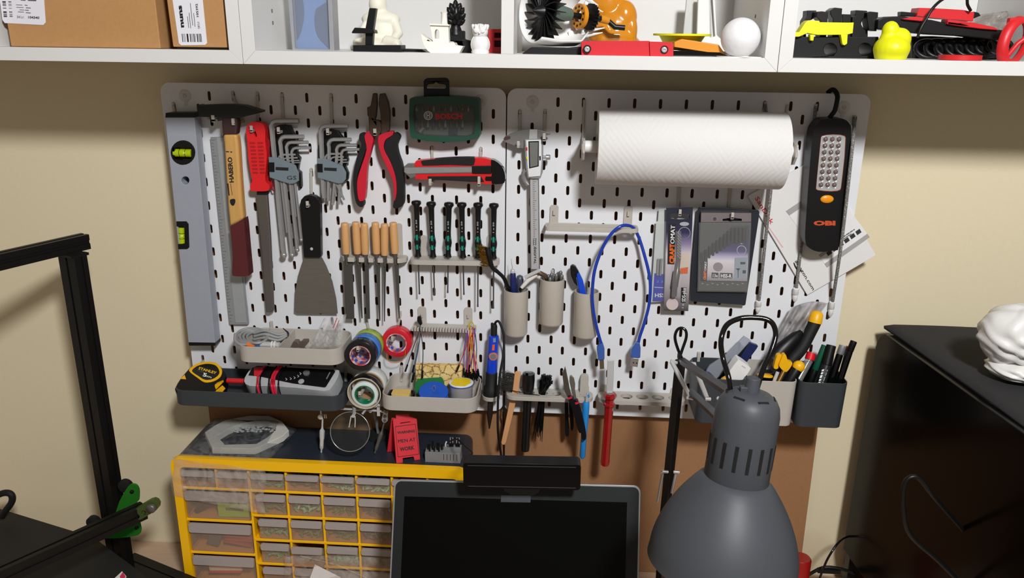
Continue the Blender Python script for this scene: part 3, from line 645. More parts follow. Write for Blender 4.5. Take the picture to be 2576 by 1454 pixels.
b.build('body', WHITE, t)
b = MB()
for x in (-3.8, 3.8): b.lathe(c0+V((x*.001, -.0095, .018)), (0, -1, 0), [(0, 3.4), (1, 3.4), (1.6, 2), (1.6, .1)], 12)
b.lathe(c0+V((0, -.010, .0148)), (0, -1, -.4), [(0, 1.8), (3, .2)], 8); b.build('face', WHITE, t)
t = thing('red_bracket', 'red printed stepped bracket half hidden behind the divider', 'bracket', A(1244, 137, 150))
b = MB(); b.poly(Q2((2262, 248), (2450, 246), (2450, 468), (2266, 466), (2255, 400), (2268, 330)), 150, 30, holes=[Q2((2318, 280), (2400, 280), (2400, 322), (2318, 322)), Q2((2318, 345), (2400, 345), (2400, 400), (2318, 400))]); b.build('block', RED, t, bev=1)
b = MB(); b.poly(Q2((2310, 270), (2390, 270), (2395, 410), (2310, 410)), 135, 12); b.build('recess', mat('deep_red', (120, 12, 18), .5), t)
# ---- right bay: jet engine model ------------------------------------------------------------------
t = thing('jet_engine_model', 'white printed jet engine model with a black fan and orange ring', 'model', A(1395, 138, 150))
fc = A(1371, 30, 165); ft = A(1500, 44, 118); ax = (ft-fc).normalized(); u, w_, _ = frame(ax)
b = MB(); NC = []
ang0, ang1 = math.radians(62), math.radians(330)
def nac(i, j):
    a = math.radians(146)+math.radians(214)*j; h = -16+i*80
    r = 42-5*abs(i-.35)+(-14 if i > .8 else 0)*((i-.8)/.2); 
    up = V((0, 0, 1)); up = (up-ax*up.dot(ax)).normalized(); sd = ax.cross(up)
    return fc+ax*(h*.001)+(up*math.cos(a)+sd*math.sin(a))*(r*.001)
b.grid(nac, 10, 30); b.build('nacelle', WHITE, t, solid=2.2)
b = MB()
for k_, (x0, y0, x1, y1) in enumerate(((1474, -6, 1505, 14), (1470, 8, 1517, 30), (1430, 84, 1521, 70), (1440, 92, 1516, 82))):
    b.tube([A(x0, y0, 120), A((x0+x1)/2, (y0+y1)/2+2, 116), A(x1, y1, 112)], [3.4, 2.6, .6], 8, flat=.5)
b.build('rear_petals', WHITE, t)
b = MB()
for i in range(22):
    a = 2*PI*i/22; pts = []
    for j in range(6):
        r = 8+30*j/5; tw = .55-.5*j/5; d = u*math.cos(a+.10*j/5)+w_*math.sin(a+.10*j/5); tg = ax.cross(d); ch = 5+1.6*j/5
        c_ = fc+d*(r*.001); e = (ax*math.cos(tw)+tg*math.sin(tw))*(ch*.001)*1.3; pts.append((c_-e, c_+e))
    for s_ in (0, 1):
        pass
    vs = []; 
    for p, q in pts: vs += [p, q]
    n_ = ax.cross(u*math.cos(a)+w_*math.sin(a))*.0009
    fs = [(2*j, 2*j+1, 2*j+3, 2*j+2) for j in range(5)]
    m2 = len(vs); b.add(vs+[v+n_ for v in vs], fs+[tuple(m2+i_ for i_ in f[::-1]) for f in fs]+[(0, m2, m2+1, 1), (10, 11, m2+11, m2+10)]+[(2*j, 2*j+2, m2+2*j+2, m2+2*j) for j in range(5)]+[(2*j+1, m2+2*j+1, m2+2*j+3, 2*j+3) for j in range(5)])
b.build('fan_blades', BLACK, t, smooth=0)
b = MB(); b.lathe(fc-ax*.020, ax, [(0, .3), (5, 4), (12, 8), (20, 12), (30, 12)], 24); b.build('hub', BLACK, t)
b = MB(); b.lathe(fc+ax*.011, ax, [(0, 13), (20, 10), (30, 8)], 24); b.build('grey_cone', mat('grey_print', (120, 122, 122), .5), t)
OR = mat('orange_print', (214, 138, 26), .38, noise=.05)
b = MB(); oc = A(1459, 41, 132)
b.lathe(oc, ax, [(-3, 16.5), (3, 16.5), (3, 8.5), (-3, 8.5), (-3, 16.5)], 28); b.build('orange_ring', OR, t)
b = MB()
for i in range(10):
    a = 2*PI*i/10; d = u*math.cos(a)+w_*math.sin(a); b.lathe(oc-ax*.0034+d*.0125, ax, [(0, 1.7), (.8, 1.7)], 10)
b.build('bolt_holes', BLACK, t)
b = MB(); kc = A(1479, 42, 126)
pr = []
for i in range(44):
    a = 2*PI*i/44; r = 17.5 if i % 2 else 14.5; pr.append(kc+(u*math.cos(a)+w_*math.sin(a))*(r*.001))
b.slab(pr, ax*.008); b.build('compressor_disc', BLACK, t)
b = MB(); b.tube([fc, A(1515, 48, 112)], 4.2, 12); b.build('shaft', BLACK, t)
b = MB(); b.tube([A(1510, 47, 113), A(1530, 52, 108)], 5, 12); b.build('orange_collar', OR, t)
b = MB(); b.tube([A(1527, 50, 108), A(1547, 68, 108), A(1572, 70, 108)], [3.6, 3.8, 3.8], 12); b.build('crank_handle', BLACK, t)
b = MB(); b.poly(Q3((250, 455), (330, 400), (640, 410), (930, 380), (905, 440), (760, 480), (255, 470)), 175, 60); b.build('stand', BLACK, t, bev=1)
AMB = mat('amber_gloss', (206, 132, 26), .16, noise=.05, coat=.5)
t = thing('amber_figurine', 'glossy amber seated figurine standing behind the jet engine model', 'figurine', A(1545, 126, 60))
b = MB(); b.sph(A(1547, 70, 55), 33, 26, 32); b.sph(A(1527, 15, 55), 26, 20, 34); b.sph(A(1570, 45, 62), 19, 16, 25); b.sph(A(1588, 78, 66), 9, 12, 24); b.sph(A(1515, 84, 70), 14, 14, 18)
b.lathe(mm(727, -55, SF(727)), (0, 0, 1), [(0, 34), (18, 33), (26, 26)], 28, (1, .8)); b.sph(A(1540, 92, 66), 36, 18, 14)
o = b.build('body', AMB, t, smooth=70); q = o.modifiers.new('r', 'REMESH'); q.mode = 'VOXEL'; q.voxel_size = .002; q.use_smooth_shade = True
q = o.modifiers.new('sm', 'SMOOTH'); q.iterations = 4
t = thing('red_bar_bracket', 'flat red printed bar with a screw at each end, lying at the shelf edge', 'bracket', A(1580, 144, 195))
b = MB(); b.poly(rrect(1463, 103, 1636, 142, 4), 196, 22); b.poly([(1634, 104.5), (1689, 106), (1694, 110), (1694, 140), (1690, 144), (1636, 145)], 199, 22); b.build('bar', mat('bright_red_print', (206, 14, 32), .6, noise=.08, scale=300), t, bev=1.2)
for x, y in ((1477, 123.5), (1671, 125)):
    b = MB(); b.lathe(A(x, y, 199), (0, -1, 0), [(-3, 5.2), (.8, 5.2), (.8, 4.2), (0, 4)], 20); s_ = b.build('screw_washer', BLACK, t)
    b = MB(); b.lathe(A(x, y, 199), (0, -1, 0), [(0, 3.6), (1.4, 3.4), (2, 2.2), (2, 1.2), (.6, .9)], 16); b.build('screw_head', CHROME, s_)
b = MB(); c0 = A(1716, 87, 120); hz = (c0.z-ZB)*1000-SF(800)
b.lathe(c0, (0, 0, 1), [(-hz, 16), (-hz+3, 18), (-12, 25), (-2, 31), (-1.6, 39.5), (1, 39.5), (1, 37), (-1, 31), (-10, 23), (-12, .1)], 40)
tag(b.build('lime_dish', LIME), 'lime yellow wide-rimmed printed dish behind the orange wedge', 'dish')
t = thing('white_stand', 'tall white printed easel leaning on the back of the right bay', 'stand', A(1770, 126, 20))
b = MB(); b.poly(Q3((1655, -40), (1745, -40), (1735, 330), (1620, 330)), 30, 6); b.build('rear_leg', mat('pale_grey_print', (200, 199, 196), .5), t, bev=.6)
b = MB(); b.poly(Q3((1752, -40), (1890, -40), (1910, 300), (1960, 345), (1985, 440), (1735, 440)), 55, 8, holes=[Q3((1842, -30), (1872, -30), (1895, 310), (1850, 320))]); b.build('front_leg', WHITE, t, bev=.8)
b = MB(); b.poly(Q3((1855, 0), (1898, 0), (1905, 325), (1860, 325)), 47, 3); b.build('groove', MATS['pale_grey_print'], t)
b = MB(); b.poly(Q3((1545, 360), (1615, 332), (1925, 380), (1992, 476), (1800, 440), (1545, 400)), 172, 22); tag(b.build('orange_wedge', OR, bev=1), 'orange printed slab tilted against the white sphere', 'block')
b = MB(); b.poly(Q3((1535, 425), (1925, 440), (2010, 478), (2000, 492), (1535, 488)), 172, 60); tag(b.build('black_tray', BLACKG, bev=1), 'low glossy black part under the orange slab', 'part')
t = thing('white_sphere', 'rough white printed globe on a thin base at the right of the long cabinet', 'globe', A(1863, 146, 180))
b = MB(); b.sph(A(1863, 95, 180), 25.2, nu=40, nv=28); b.build('globe', mat('rough_white_print', (232, 231, 232), .6, noise=.05, scale=130, bump=.5), t)
b = MB(); cz = A(1863, 147, 180); b.lathe(mm(880, -178, SF(880)), (0, 0, 1), [(0, 30), (.8, 30), (1, 12), (4, 11)], 32); b.build('base_ring', WHITE, t)
# ---- right cabinet --------------------------------------------------------------------------------
t = thing('yellow_bracket', 'lime yellow printed bracket with two pegs resting on black clips', 'bracket', A(2087, 92, 165))
b = MB(); b.poly(Q4((480, 215), (510, 195), (615, 200), (618, 213), (905, 217), (945, 215), (935, 318), (880, 332), (720, 335), (600, 335), (500, 318), (425, 350), (378, 350), (378, 308), (420, 308)), 165, 18); b.build('plate', LIME, t, bev=1)
for p in (Q4((525, 330), (568, 332), (558, 392), (528, 388)), Q4((820, 330), (888, 330), (882, 420), (855, 436), (835, 420))):
    b = MB(); b.poly(p, 165, 10); b.build('peg', LIME, t, bev=.8)
t = thing('clip_comb', 'black printed cable clip comb with square topped prongs behind the yellow bracket', 'clip', A(2100, 150, 160))
b = MB(); b.poly(Q4((370, 352), (1185, 352), (1180, 575), (358, 568)), 158, 60, holes=[Q4(*circ(720, 475, 62, 62)), Q4(*circ(1055, 475, 62, 62))]); b.build('base_block', BLACK, t, bev=1)
for i, (p, d) in enumerate(((((500, 100), (588, 100), (585, 160), (540, 190), (480, 210), (490, 360), (460, 360), (470, 200), (495, 160)), 120), (((590, 112), (640, 108), (698, 115), (695, 205), (680, 360), (620, 360), (630, 205), (588, 165)), 140), (((720, 100), (760, 72), (835, 80), (828, 180), (820, 360), (740, 360), (745, 180), (720, 140)), 130),
        (((835, 135), (920, 138), (922, 360), (835, 360)), 120), (((965, 97), (1075, 103), (1072, 160), (1030, 180), (1016, 230), (1040, 280), (1080, 290), (1080, 360), (925, 360), (930, 160), (960, 155)), 125), (((1070, 120), (1100, 110), (1180, 118), (1178, 165), (1160, 180), (1165, 300), (1090, 290), (1075, 200)), 135))):
    b = MB(); b.poly(Q4(*p), d, 22); b.build('prong', BLACK, t, bev=.8)
t = thing('rubber_duck', 'lime yellow printed toy duck standing at the front edge of the right cabinet', 'toy duck', A(2243, 153, 178))
b = MB(); c0 = A(2243, 122, 178); k_ = mmpx(178)
b.sph(c0, 22.5, 24, 17.5); b.lathe(c0+V((0, 0, -.0165)), (0, 0, 1), [(0, 16), (3, 19), (10, 21)], 28); b.sph(A(2240, 77, 178), 10.6, 10.6, 12); b.sph(A(2262, 100, 176), 14.5, 15, 15); b.sph(A(2267, 80, 172), 3.6, 5, 5, Matrix.Rotation(-.6, 3, 'Y')); b.sph(A(2238, 98, 178), 12.5, 12, 11)
o = b.build('body', LIME, t, smooth=70); q = o.modifiers.new('r', 'REMESH'); q.mode = 'VOXEL'; q.voxel_size = .0014; q.use_smooth_shade = True
q = o.modifiers.new('sm', 'SMOOTH'); q.iterations = 8
t = thing('printed_launcher', 'long black printed bar with red top cover lying tilted in the right cabinet', 'printed part', A(2350, 100, 140))
b = MB(); b.poly(Q4((1175, 190), (1240, 160), (1400, 155), (1690, 190), (1850, 225), (2385, 290), (2400, 320), (2345, 388), (2000, 345), (1700, 330), (1170, 278)), 145, 30); b.build('bar', BLACK, t, bev=1.5)
b = MB(); b.poly(Q4((1550, 150), (1570, 75), (1690, 78), (1830, 85), (1990, 95), (2100, 118), (2088, 205), (1960, 190), (1800, 180), (1640, 165)), 140, 24); b.build('red_cover', RED, t, bev=2.5)
b = MB(); b.poly(Q4((1405, 182), (1540, 160), (1650, 170), (1620, 195), (1600, 205), (1450, 190)), 150, 20); b.poly(Q4((1845, 185), (2090, 215), (2300, 262), (2340, 290), (2150, 275), (1920, 245), (1842, 230)), 150, 20); b.build('red_skirt', RED, t, bev=1)
b = MB(); b.poly(Q4((1400, 110), (1560, 125), (1540, 160), (1400, 155)), 132, 14); b.poly(Q4((2095, 110), (2145, 122), (2165, 150), (2090, 180)), 134, 14); b.build('end_block', BLACK, t, bev=1)
b = MB(); b.ptube([(2308, 95, 165), (2316, 72, 165), (2330, 48, 163), (2347, 20, 160), (2372, -2, 155), (2402, -12, 150), (2430, -6, 150), (2434, 12, 148), (2442, 27, 145)], 1.9, 8); tag(b.build('thin_cable', BLACK), 'thin black cable looping up over the red covered bar', 'cable')
b = MB(); b.poly(Q4((1500, 350), (1700, 345), (2390, 385), (2400, 575), (1510, 575)), 98, 50); tag(b.build('black_block', BLACK, bev=2), 'low black slab filling in for dark clutter behind the hose coils, right cabinet', 'case')  # plain black slab added to make the clutter behind the coils dark
t = thing('red_ring', 'red printed hoop with a cross bar standing at the right end of the cabinet', 'ring', A(2550, 155, 190))
c0 = A(2553, 105, 186); pts = [c0+V((math.cos(a)*20*math.cos(.35), math.cos(a)*10, math.sin(a)*26+math.cos(a)*5))*.001 for a in [2*PI*i/32 for i in range(32)]]
b = MB(); b.tube(pts, 4.2, 8, True, flat=1.6); b.build('hoop', RED, t)
b = MB(); b.tube([A(2535, 140, 188), A(2560, 110, 190), A(2585, 92, 190)], 3.4, 8); b.build('cross_bar', RED, t)
b = MB(); b.box(A(2545, 54, 186), 9, 8, 9); b.build('lug', RED, t, bev=1)
b = MB(); n = 60; c0 = mm(A(2414, 150, 178).x*1000, -178, SF(0)+.3); b.slab([c0+V((math.cos(2*PI*i/n)*(25.4 if i % 2 else 24.6), math.sin(2*PI*i/n)*(25.4 if i % 2 else 24.6), 0))*.001 for i in range(n)], V((0, 0, .0062)))
tag(b.build('knurled_disc', RED), 'thin red knurled disc lying at the front edge of the right cabinet', 'disc')
b = MB()
for i in range(8): 
    c0 = A(2336+i*25, 124, 124); b.tube([c0+V((math.cos(a)*17, math.sin(a)*14*.6, math.sin(a)*11+i*.5))*.001 for a in [2*PI*j/20 for j in range(20)]], 3.2, 8, True)
tag(b.build('coiled_hose', BLACK), 'black ribbed hose coils under the red covered bar', 'hose', kind='stuff')
b = MB()
def bagf(i, j):
    x = 2440+i*150; y = 20+j*70+20*(1-i)*(1-j); return A(x, y, 70+6*math.sin(i*9+j*4)+8*j)
b.grid(bagf, 16, 10); tag(b.build('clear_bag', clear('grey_clear_bag', (225, 222, 218), .45, .2, (170, 164, 158), .6), solid=.3), 'grey clear plastic bag pushed behind the red hoop', 'bag')
# ---- hooks ----------------------------------------------------------------------------------------
def AP(px, py, p0, n):
    r = _ray(px, py); r = V((r.x, r.y, r.z)); o = mm(CX, CY, CZ); n = V(n); return o+r*((p0-o).dot(n)/r.dot(n))
def hook(hx, hy, tx, ty, d, label, tip=7):
    """a board hook: tongue in the slot at (hx, hy), strip down, arm out to depth d, upturned end at (tx, ty)"""
    top = A(hx, hy, .2); end = A(tx, ty, d); low = V((end.x, top.y-.0012, end.z-tip*.001))
    b = MB(); 
    b.slab([V((p.x+s*.0024, top.y-.003, p.z)) for p, s in ((top, -1), (top, 1), (low, 1), (low, -1))], V((0, .0025, 0)))
    e0 = V((end.x, end.y, end.z-tip*.001)); b.box((low+e0)/2+V((0, 0, 0)), 4.8, abs(low.y-e0.y)*1000+4.2, 4.4)
    b.box((end+e0)/2+V((0, 0, 0)), 4.8, 4.2, tip+3)
    b.box(top+V((0, .001, .003)), 4, 7, 6)
    o = b.build('peg_hook', BEIGE_P, bev=.9, at=top); return tag(o, label, 'hook', 'beige hooks on the pegboards')
Z5 = zoom(400, 200, 3.635); Z6 = zoom(660, 200, 3.635); Z7 = zoom(980, 180, 4.544); Z8 = zoom(820, 480, 4.154); Z9 = zoom(400, 560, 4.04); Z10 = zoom(420, 780, 5.194); Z11 = zoom(840, 740, 4.543)
hook(437, 266, 440, 300, 8, 'beige hook whose strip shows above the black top cap of the spirit level')
hook(526, 300, 536, 292, 42, 'beige hook holding the hammer head left of its neck')
hook(586, 238, 586, 300, 42, 'beige hook holding the hammer head right of its neck')
hook(648, 240, 632, 318, 30, 'beige hook through the hanging hole of the red handled file')
hook(710, 244, 700, 322, 26, 'beige hook holding the long hex key set')
hook(833, 245, 824, 325, 26, 'beige hook holding the short star key set')
hook(951, 330, 943, 326, 34, 'beige hook between the handles of the open pliers')
hook(1087, 377, 1082, 452, 32, 'beige hook under the blade end of the utility knife')
hook(1209, 380, 1205, 446, 32, 'beige hook under the rear end of the utility knife', tip=12)
hook(783, 432, 773, 508, 24, 'beige hook through the hanging hole of the black scraper')
# ---- spirit level ---------------------------------------------------------------------------------
t = thing('spirit_level', 'long silver grey spirit level hanging at the left edge of the pegboard', 'spirit level', (508, 868, 15))
b = MB(); b.poly([(415, 295), (489, 295), (541, 863), (474, 862)], 27, 23, holes=[circ(460, 384, 29), circ(466, 454, 10, n=16), [(446, 560), (468, 560), (473, 566), (474, 618), (470, 624), (453, 625)]])
b.build('bar', ALU, t, bev=.8)
b = MB(); b.poly([(416, 284), (489.5, 283), (489.5, 296), (415.5, 296)], 27.5, 24); b.build('end_cap', BLACK, t, bev=.8)
b = MB(); b.poly([(474, 861), (541, 862), (541.5, 870), (475, 870)], 27.5, 24); b.build('end_cap', BLACK, t, bev=.8)
VL = mat('vial_liquid', (178, 200, 14), .12, noise=.1); 
def vial(c, a, l, r, d, par):
    b = MB(); b.tube([A(c[0]-a[0]*l, c[1]-a[1]*l, d), A(*c, d), A(c[0]+a[0]*l, c[1]+a[1]*l, d)], r, 14); v = b.build('vial', VL, par)
    b = MB()
    for s in (-.33, .33): 
        p = A(c[0]+a[0]*l*s, c[1]+a[1]*l*s, d); q = A(c[0]+a[0]*l*(s+.05), c[1]+a[1]*l*(s+.05), d); b.tube([p, q], r*1.04, 14)
    b.build('vial_line', BLACK, v)
    b = MB(); b.sph(A(c[0]+a[0]*l*.1, c[1]+a[1]*l*.1, d+r*.8), 3.2, 1.6, 2.2); b.build('bubble', mat('bubble', (220, 230, 120), .1), v)
b = MB(); b.poly(circ(460, 384, 31), 27.8, 22, holes=[[(439, 371), (481, 371), (481, 400), (439, 400)]]); h_ = b.build('round_vial_holder', BLACK, t, bev=.6)
vial((461, 385), (1, .03), 22, 6.6, 22, h_)
b = MB(); b.poly([(443, 557), (469, 557), (474, 563), (476, 622), (471, 627), (448, 627), (447, 614), (465, 613), (464, 570), (444, 570)], 27.8, 22); h_ = b.build('edge_vial_holder', BLACK, t, bev=.6)
vial((457, 592), (.06, 1), 20, 5.4, 22, h_)
b = MB(); b.poly(circ(466, 454, 11, n=16), 8, 2); b.build('hole_back', mat('dark_hole', (40, 40, 42), .7), t)
# ---- steel ruler ----------------------------------------------------------------------------------
t = thing('steel_ruler', 'flat grey metal ruler hanging behind the hammer', 'ruler', (600, 815, 6))
b = MB(); b.poly([(529, 345), (575, 345), (626, 813), (623, 816.5), (580, 816.5), (577, 813)], 9, 3); b.build('blade', mat('ruler_alu', (158, 162, 164), .4, .4), t, bev=.4)
b = MB(); b.poly([(544, 346), (572, 346), (621, 812), (592, 812)], 10, 1.2); b.build('raised_rib', mat('ruler_rib', (176, 180, 182), .35, .4), t, bev=.4)
b = MB()
for i in range(58):
    y = 352+i*8; f = (y-345)/470; x = 530.5+48*f; l = 9 if i % 5 == 0 else 5; b.poly([(x, y), (x+l, y), (x+l, y+1), (x, y+1)], 9.3, .2)
b.build('scale_marks', mat('scale_grey', (90, 92, 94), .6), t)
# ---- hammer ---------------------------------------------------------------------------------------
t = thing('hammer', 'hammer with dark head, wooden handle and dark red grip', 'hammer', (600, 690, 26))
b = MB(); b.poly(Z5((350, 230), (374, 236), (570, 228), (700, 232), (770, 238), (930, 288), (930, 304), (740, 350), (700, 352), (560, 352), (480, 346), (370, 342), (358, 300)), 42, 20); b.build('head', mat('hammer_black', (34, 38, 38), .45, .3), t, bev=2)
def shaft(pts, d, th, name, m, bev):
    b = MB(); b.poly(pts, d, th); return b.build(name, m, t, bev=bev, seg=4)
shaft(Z5((570, 330), (700, 330), (716, 380), (716, 420), (706, 505), (579, 505), (572, 420)), 40, 17, 'neck_sleeve', mat('dark_maroon', (58, 34, 34), .5), 3)
wd = shaft(Z5((579, 500), (708, 500), (722, 600), (740, 900), (755, 1100), (772, 1285), (645, 1350), (625, 1150), (610, 900), (592, 600)), 40, 18, 'wooden_handle', mat('ash_wood', (206, 158, 90), .45, scale=40, noise=.16, stretch=(6, 6, .4)), 5)
shaft(cat(Z5((770, 1272), (700, 1318), (645, 1345)), False, 2)+cat(Z9((722, 40), (735, 180), (748, 350), (742, 515), (760, 542), (830, 548), (900, 540), (912, 525), (898, 380), (880, 180), (866, 20)), False, 2), 42, 21, 'grip', mat('maroon_grip', (86, 26, 30), .55), 6)
tp(wd, 'HABERO', Z5((684, 940))[0], Z5((666, 708))[0], 11, 40.1, PRINTK, off=.035)
b = MB(); b.poly(Z5((622, 950), (634, 950), (646, 1060), (636, 1062)), 40.2, .2); b.poly(Z5((652, 950), (656, 950), (672, 1058), (668, 1058)), 40.2, .2); b.poly(cat(Z5((650, 1100), (690, 1092), (698, 1120), (680, 1155), (655, 1140)), True, 3), 40.2, .2)
b.poly(Z5((612, 655), (640, 657), (640, 666), (612, 664)), 40.2, .2); b.poly(Z5((652, 657), (670, 660), (668, 669), (652, 667)), 40.2, .2); b.build('emblem', PRINTK, wd)
# ---- red handled file -----------------------------------------------------------------------------
t = thing('hand_file', 'large half round file with a red ribbed plastic handle', 'file', (675, 785, 16))
hl = cat(Z5((880, 388), (820, 405), (794, 465), (806, 560), (815, 700), (832, 820), (850, 930), (833, 965), (838, 1010), (870, 1022), (975, 1022), (1005, 1005), (1008, 970), (972, 925), (978, 800), (985, 690), (970, 560), (970, 470), (945, 408)), True, 3)
b = MB(); b.poly(hl, 26, 18, holes=[cat(Z5((838, 420), (820, 440), (850, 470), (868, 500), (880, 525), (895, 520), (885, 480), (860, 440)), True, 2)]); hd = b.build('handle', mat('scarlet_plastic', (222, 30, 36), .4, noise=.05), t, bev=4, seg=3)
b = MB()
for i in range(9):
    y = 572+i*34; w_ = 1.3 if i > 2 else 1.0
    for x0, x1 in ((828+i*3.4, 878+i*3.4), (898+i*3.0, 950+i*2.4)): b.poly(rrect(*Z5((x0, y))[0], *Z5((x1, y+17))[0], 1.5, 3), 26.6, 2)
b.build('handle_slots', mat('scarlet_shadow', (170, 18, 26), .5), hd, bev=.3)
b = MB(); b.poly([(645, 482), (672, 482), (673, 490), (646, 490)], 20, 8); b.build('ferrule', BLACK, t, bev=1)
b = MB(); b.poly([(644, 486), (672, 486), (680, 600), (688, 782), (681, 787), (668, 786), (658, 660)], 18, 8); b.build('file_blade', mat('file_steel', (104, 98, 92), .5, .5, scale=500, noise=.2, bump=.2), t, bev=3)
# ---- hex key sets ---------------------------------------------------------------------------------
PLATE = mat('blue_grey_plate', (112, 126, 134), .5)
def keyset(label, keys, plate, back, slot, marks, base, blk):
    t = thing('hex_key_set', label, 'hex key set', base)
    b = MB(); b.poly(back, 13, 10); b.build('holder', BLACK, t, bev=1)
    b = MB(); b.poly(plate, 25, 4); pl = b.build('front_plate', PLATE, t, bev=.8)
    b = MB(); b.poly(slot, 25.4, 2); b.build('plate_notch', BLACK, pl)
    b = MB(); b.poly(marks[0], 25.4, .4); b.build('printed_logo', PRINTK, pl)
    for (ax_, ay), (bx_, by), (ex, ey), r, ball in keys:
        dd = 18; w = 10+r
        pts = [(ax_, ay, dd), (bx_+w, ay+.5, dd), (bx_+w*.4, ay+w*.25, dd), (bx_+.5, ay+w*.9, dd), (bx_+1.5, by+w*1.6, dd), (ex, ey, dd)]
        P = [A(*p) for p in pts]; P = P[:1]+cat(P[1:5], False, 4)+P[5:]
        b = MB(); b.tube(P, r, 6)
        if ball: b.sph(A(ex, ey+r, dd), r*1.25, nu=12, nv=8)
        b.build('hex_key', mat('key_chrome', (176, 176, 176), .25, .55, noise=.08), t, smooth=35)
    return t, pl
k1 = [((752, 304), (682, 304), (714, 637), 4.4, 1), ((765, 344), (704, 344), (735, 638), 3.6, 1), ((776, 358), (720, 358), (748, 626), 2.9, 1), ((781, 372), (733, 372), (758, 601), 2.4, 1),
      ((743, 389), (700, 389), (722, 585), 1.8, 0), ((748, 397), (711, 397), (729, 570), 1.5, 0), ((752, 404), (722, 404), (738, 560), 1.25, 0), ((755, 409), (731, 409), (745, 545), 1.0, 0)]
t1, pl1 = keyset('set of long ball ended hex keys in a grey and black holder', k1, Z5((1000, 710), (1085, 716), (1245, 785), (1262, 830), (1275, 850), (1276, 928), (1240, 950), (1195, 956), (1130, 936), (1010, 896)),
    Z5((1062, 432), (1090, 420), (1195, 420), (1240, 520), (1262, 600), (1262, 690), (1290, 720), (1275, 790), (1270, 830), (1295, 850), (1302, 985), (1280, 990), (1272, 930), (1010, 890), (1005, 612), (1065, 612)), Z5((1000, 758), (1054, 758), (1056, 846), (1002, 846)), [Z5((1066, 800), (1184, 806), (1182, 834), (1066, 828))], (715, 600, 14), None)
tp(pl1, 'GS', Z5((1170, 915))[0], Z5((1256, 915))[0], 10, 25.2, PRINTK)
b = MB(); b.ptube([(678, 352, 12), (678, 385, 12), (684, 470, 14), (690, 480, 14)], 1.3, 6, sm=3); b.build('red_key_sleeve', mat('dark_red', (150, 24, 48), .5), t1)
k2 = [((876, 317), (806, 317), (815, 498), 3.9, 0), ((884, 351), (826, 351), (826, 505), 3.2, 0), ((898, 365), (846, 365), (837, 515), 2.9, 0), ((904, 376), (858, 376), (852, 514), 2.4, 0), ((858, 387), (818, 387), (866, 503), 1.9, 0), ((865, 395), (830, 395), (846, 494), 1.6, 0), ((872, 402), (841, 402), (858, 497), 1.3, 0), ((877, 408), (850, 408), (861, 490), 1.1, 0)]
keyset('set of short star keys in a grey and black holder left of the pliers', k2, Z6((498, 722), (580, 728), (730, 790), (765, 850), (762, 915), (735, 945), (690, 952), (505, 900)),
    Z6((560, 470), (590, 450), (690, 475), (740, 540), (758, 640), (785, 740), (760, 800), (785, 860), (780, 915), (755, 930), (510, 890), (508, 600), (560, 610)), Z6((498, 770), (550, 772), (552, 850), (502, 848)), [Z6((565, 805), (680, 810), (678, 838), (565, 832))], (840, 510, 14), None)
# ---- combination pliers ---------------------------------------------------------------------------
t = thing('combination_pliers', 'open pliers with rusty jaws and red and black handles', 'pliers', (950, 515, 18))
RJ = mat('rusty_steel', (84, 70, 58), .5, .5, noise=.25, scale=160)
b = MB(); b.poly(Z6((1008, 126), (1044, 128), (1046, 250), (1038, 340), (1024, 370), (1060, 372), (1085, 400), (1088, 470), (1060, 530), (1000, 520), (975, 480), (968, 330), (958, 300), (962, 258), (988, 240)), 30, 10); b.build('jaw', RJ, t, bev=1.5)
b = MB(); b.poly(Z6((1068, 132), (1118, 127), (1150, 210), (1166, 300), (1160, 470), (1100, 510), (1070, 480), (1084, 400), (1076, 300), (1060, 220)), 28, 10); b.build('jaw', RJ, t, bev=1.5)
PR = mat('pliers_red', (200, 26, 50), .4, noise=.06)
b = MB(); b.poly(cat(Z6((895, 492), (940, 500), (960, 530), (952, 620), (900, 780), (866, 900), (872, 1060), (925, 1115), (918, 1165), (880, 1160), (850, 1110), (832, 990), (832, 880), (860, 720), (905, 600), (882, 545)), True, 3), 27, 14); b.build('grip', BLACKR, t, bev=3, seg=3)
b = MB(); b.poly(cat(Z6((972, 470), (1014, 530), (1000, 620), (960, 790), (948, 960), (938, 1085), (915, 1112), (880, 1105), (864, 1000), (870, 900), (905, 790), (950, 640), (932, 520)), True, 3), 29.5, 14); b.build('grip_inlay', PR, t, bev=3, seg=3)
b = MB(); b.poly(cat(Z6((1190, 500), (1222, 488), (1258, 525), (1230, 600), (1245, 690), (1282, 810), (1296, 1080), (1275, 1160), (1200, 1178), (1202, 1110), (1226, 1050), (1220, 910), (1172, 750), (1118, 650), (1130, 550)), True, 3), 27, 14); b.build('grip', BLACKR, t, bev=3, seg=3)
b = MB(); b.poly(cat(Z6((1056, 530), (1110, 490), (1188, 474), (1190, 510), (1125, 555), (1112, 640), (1172, 760), (1218, 900), (1226, 1040), (1203, 1112), (1194, 940), (1130, 790), (1075, 660)), True, 3), 29.5, 14); b.build('grip_inlay', PR, t, bev=3, seg=3)
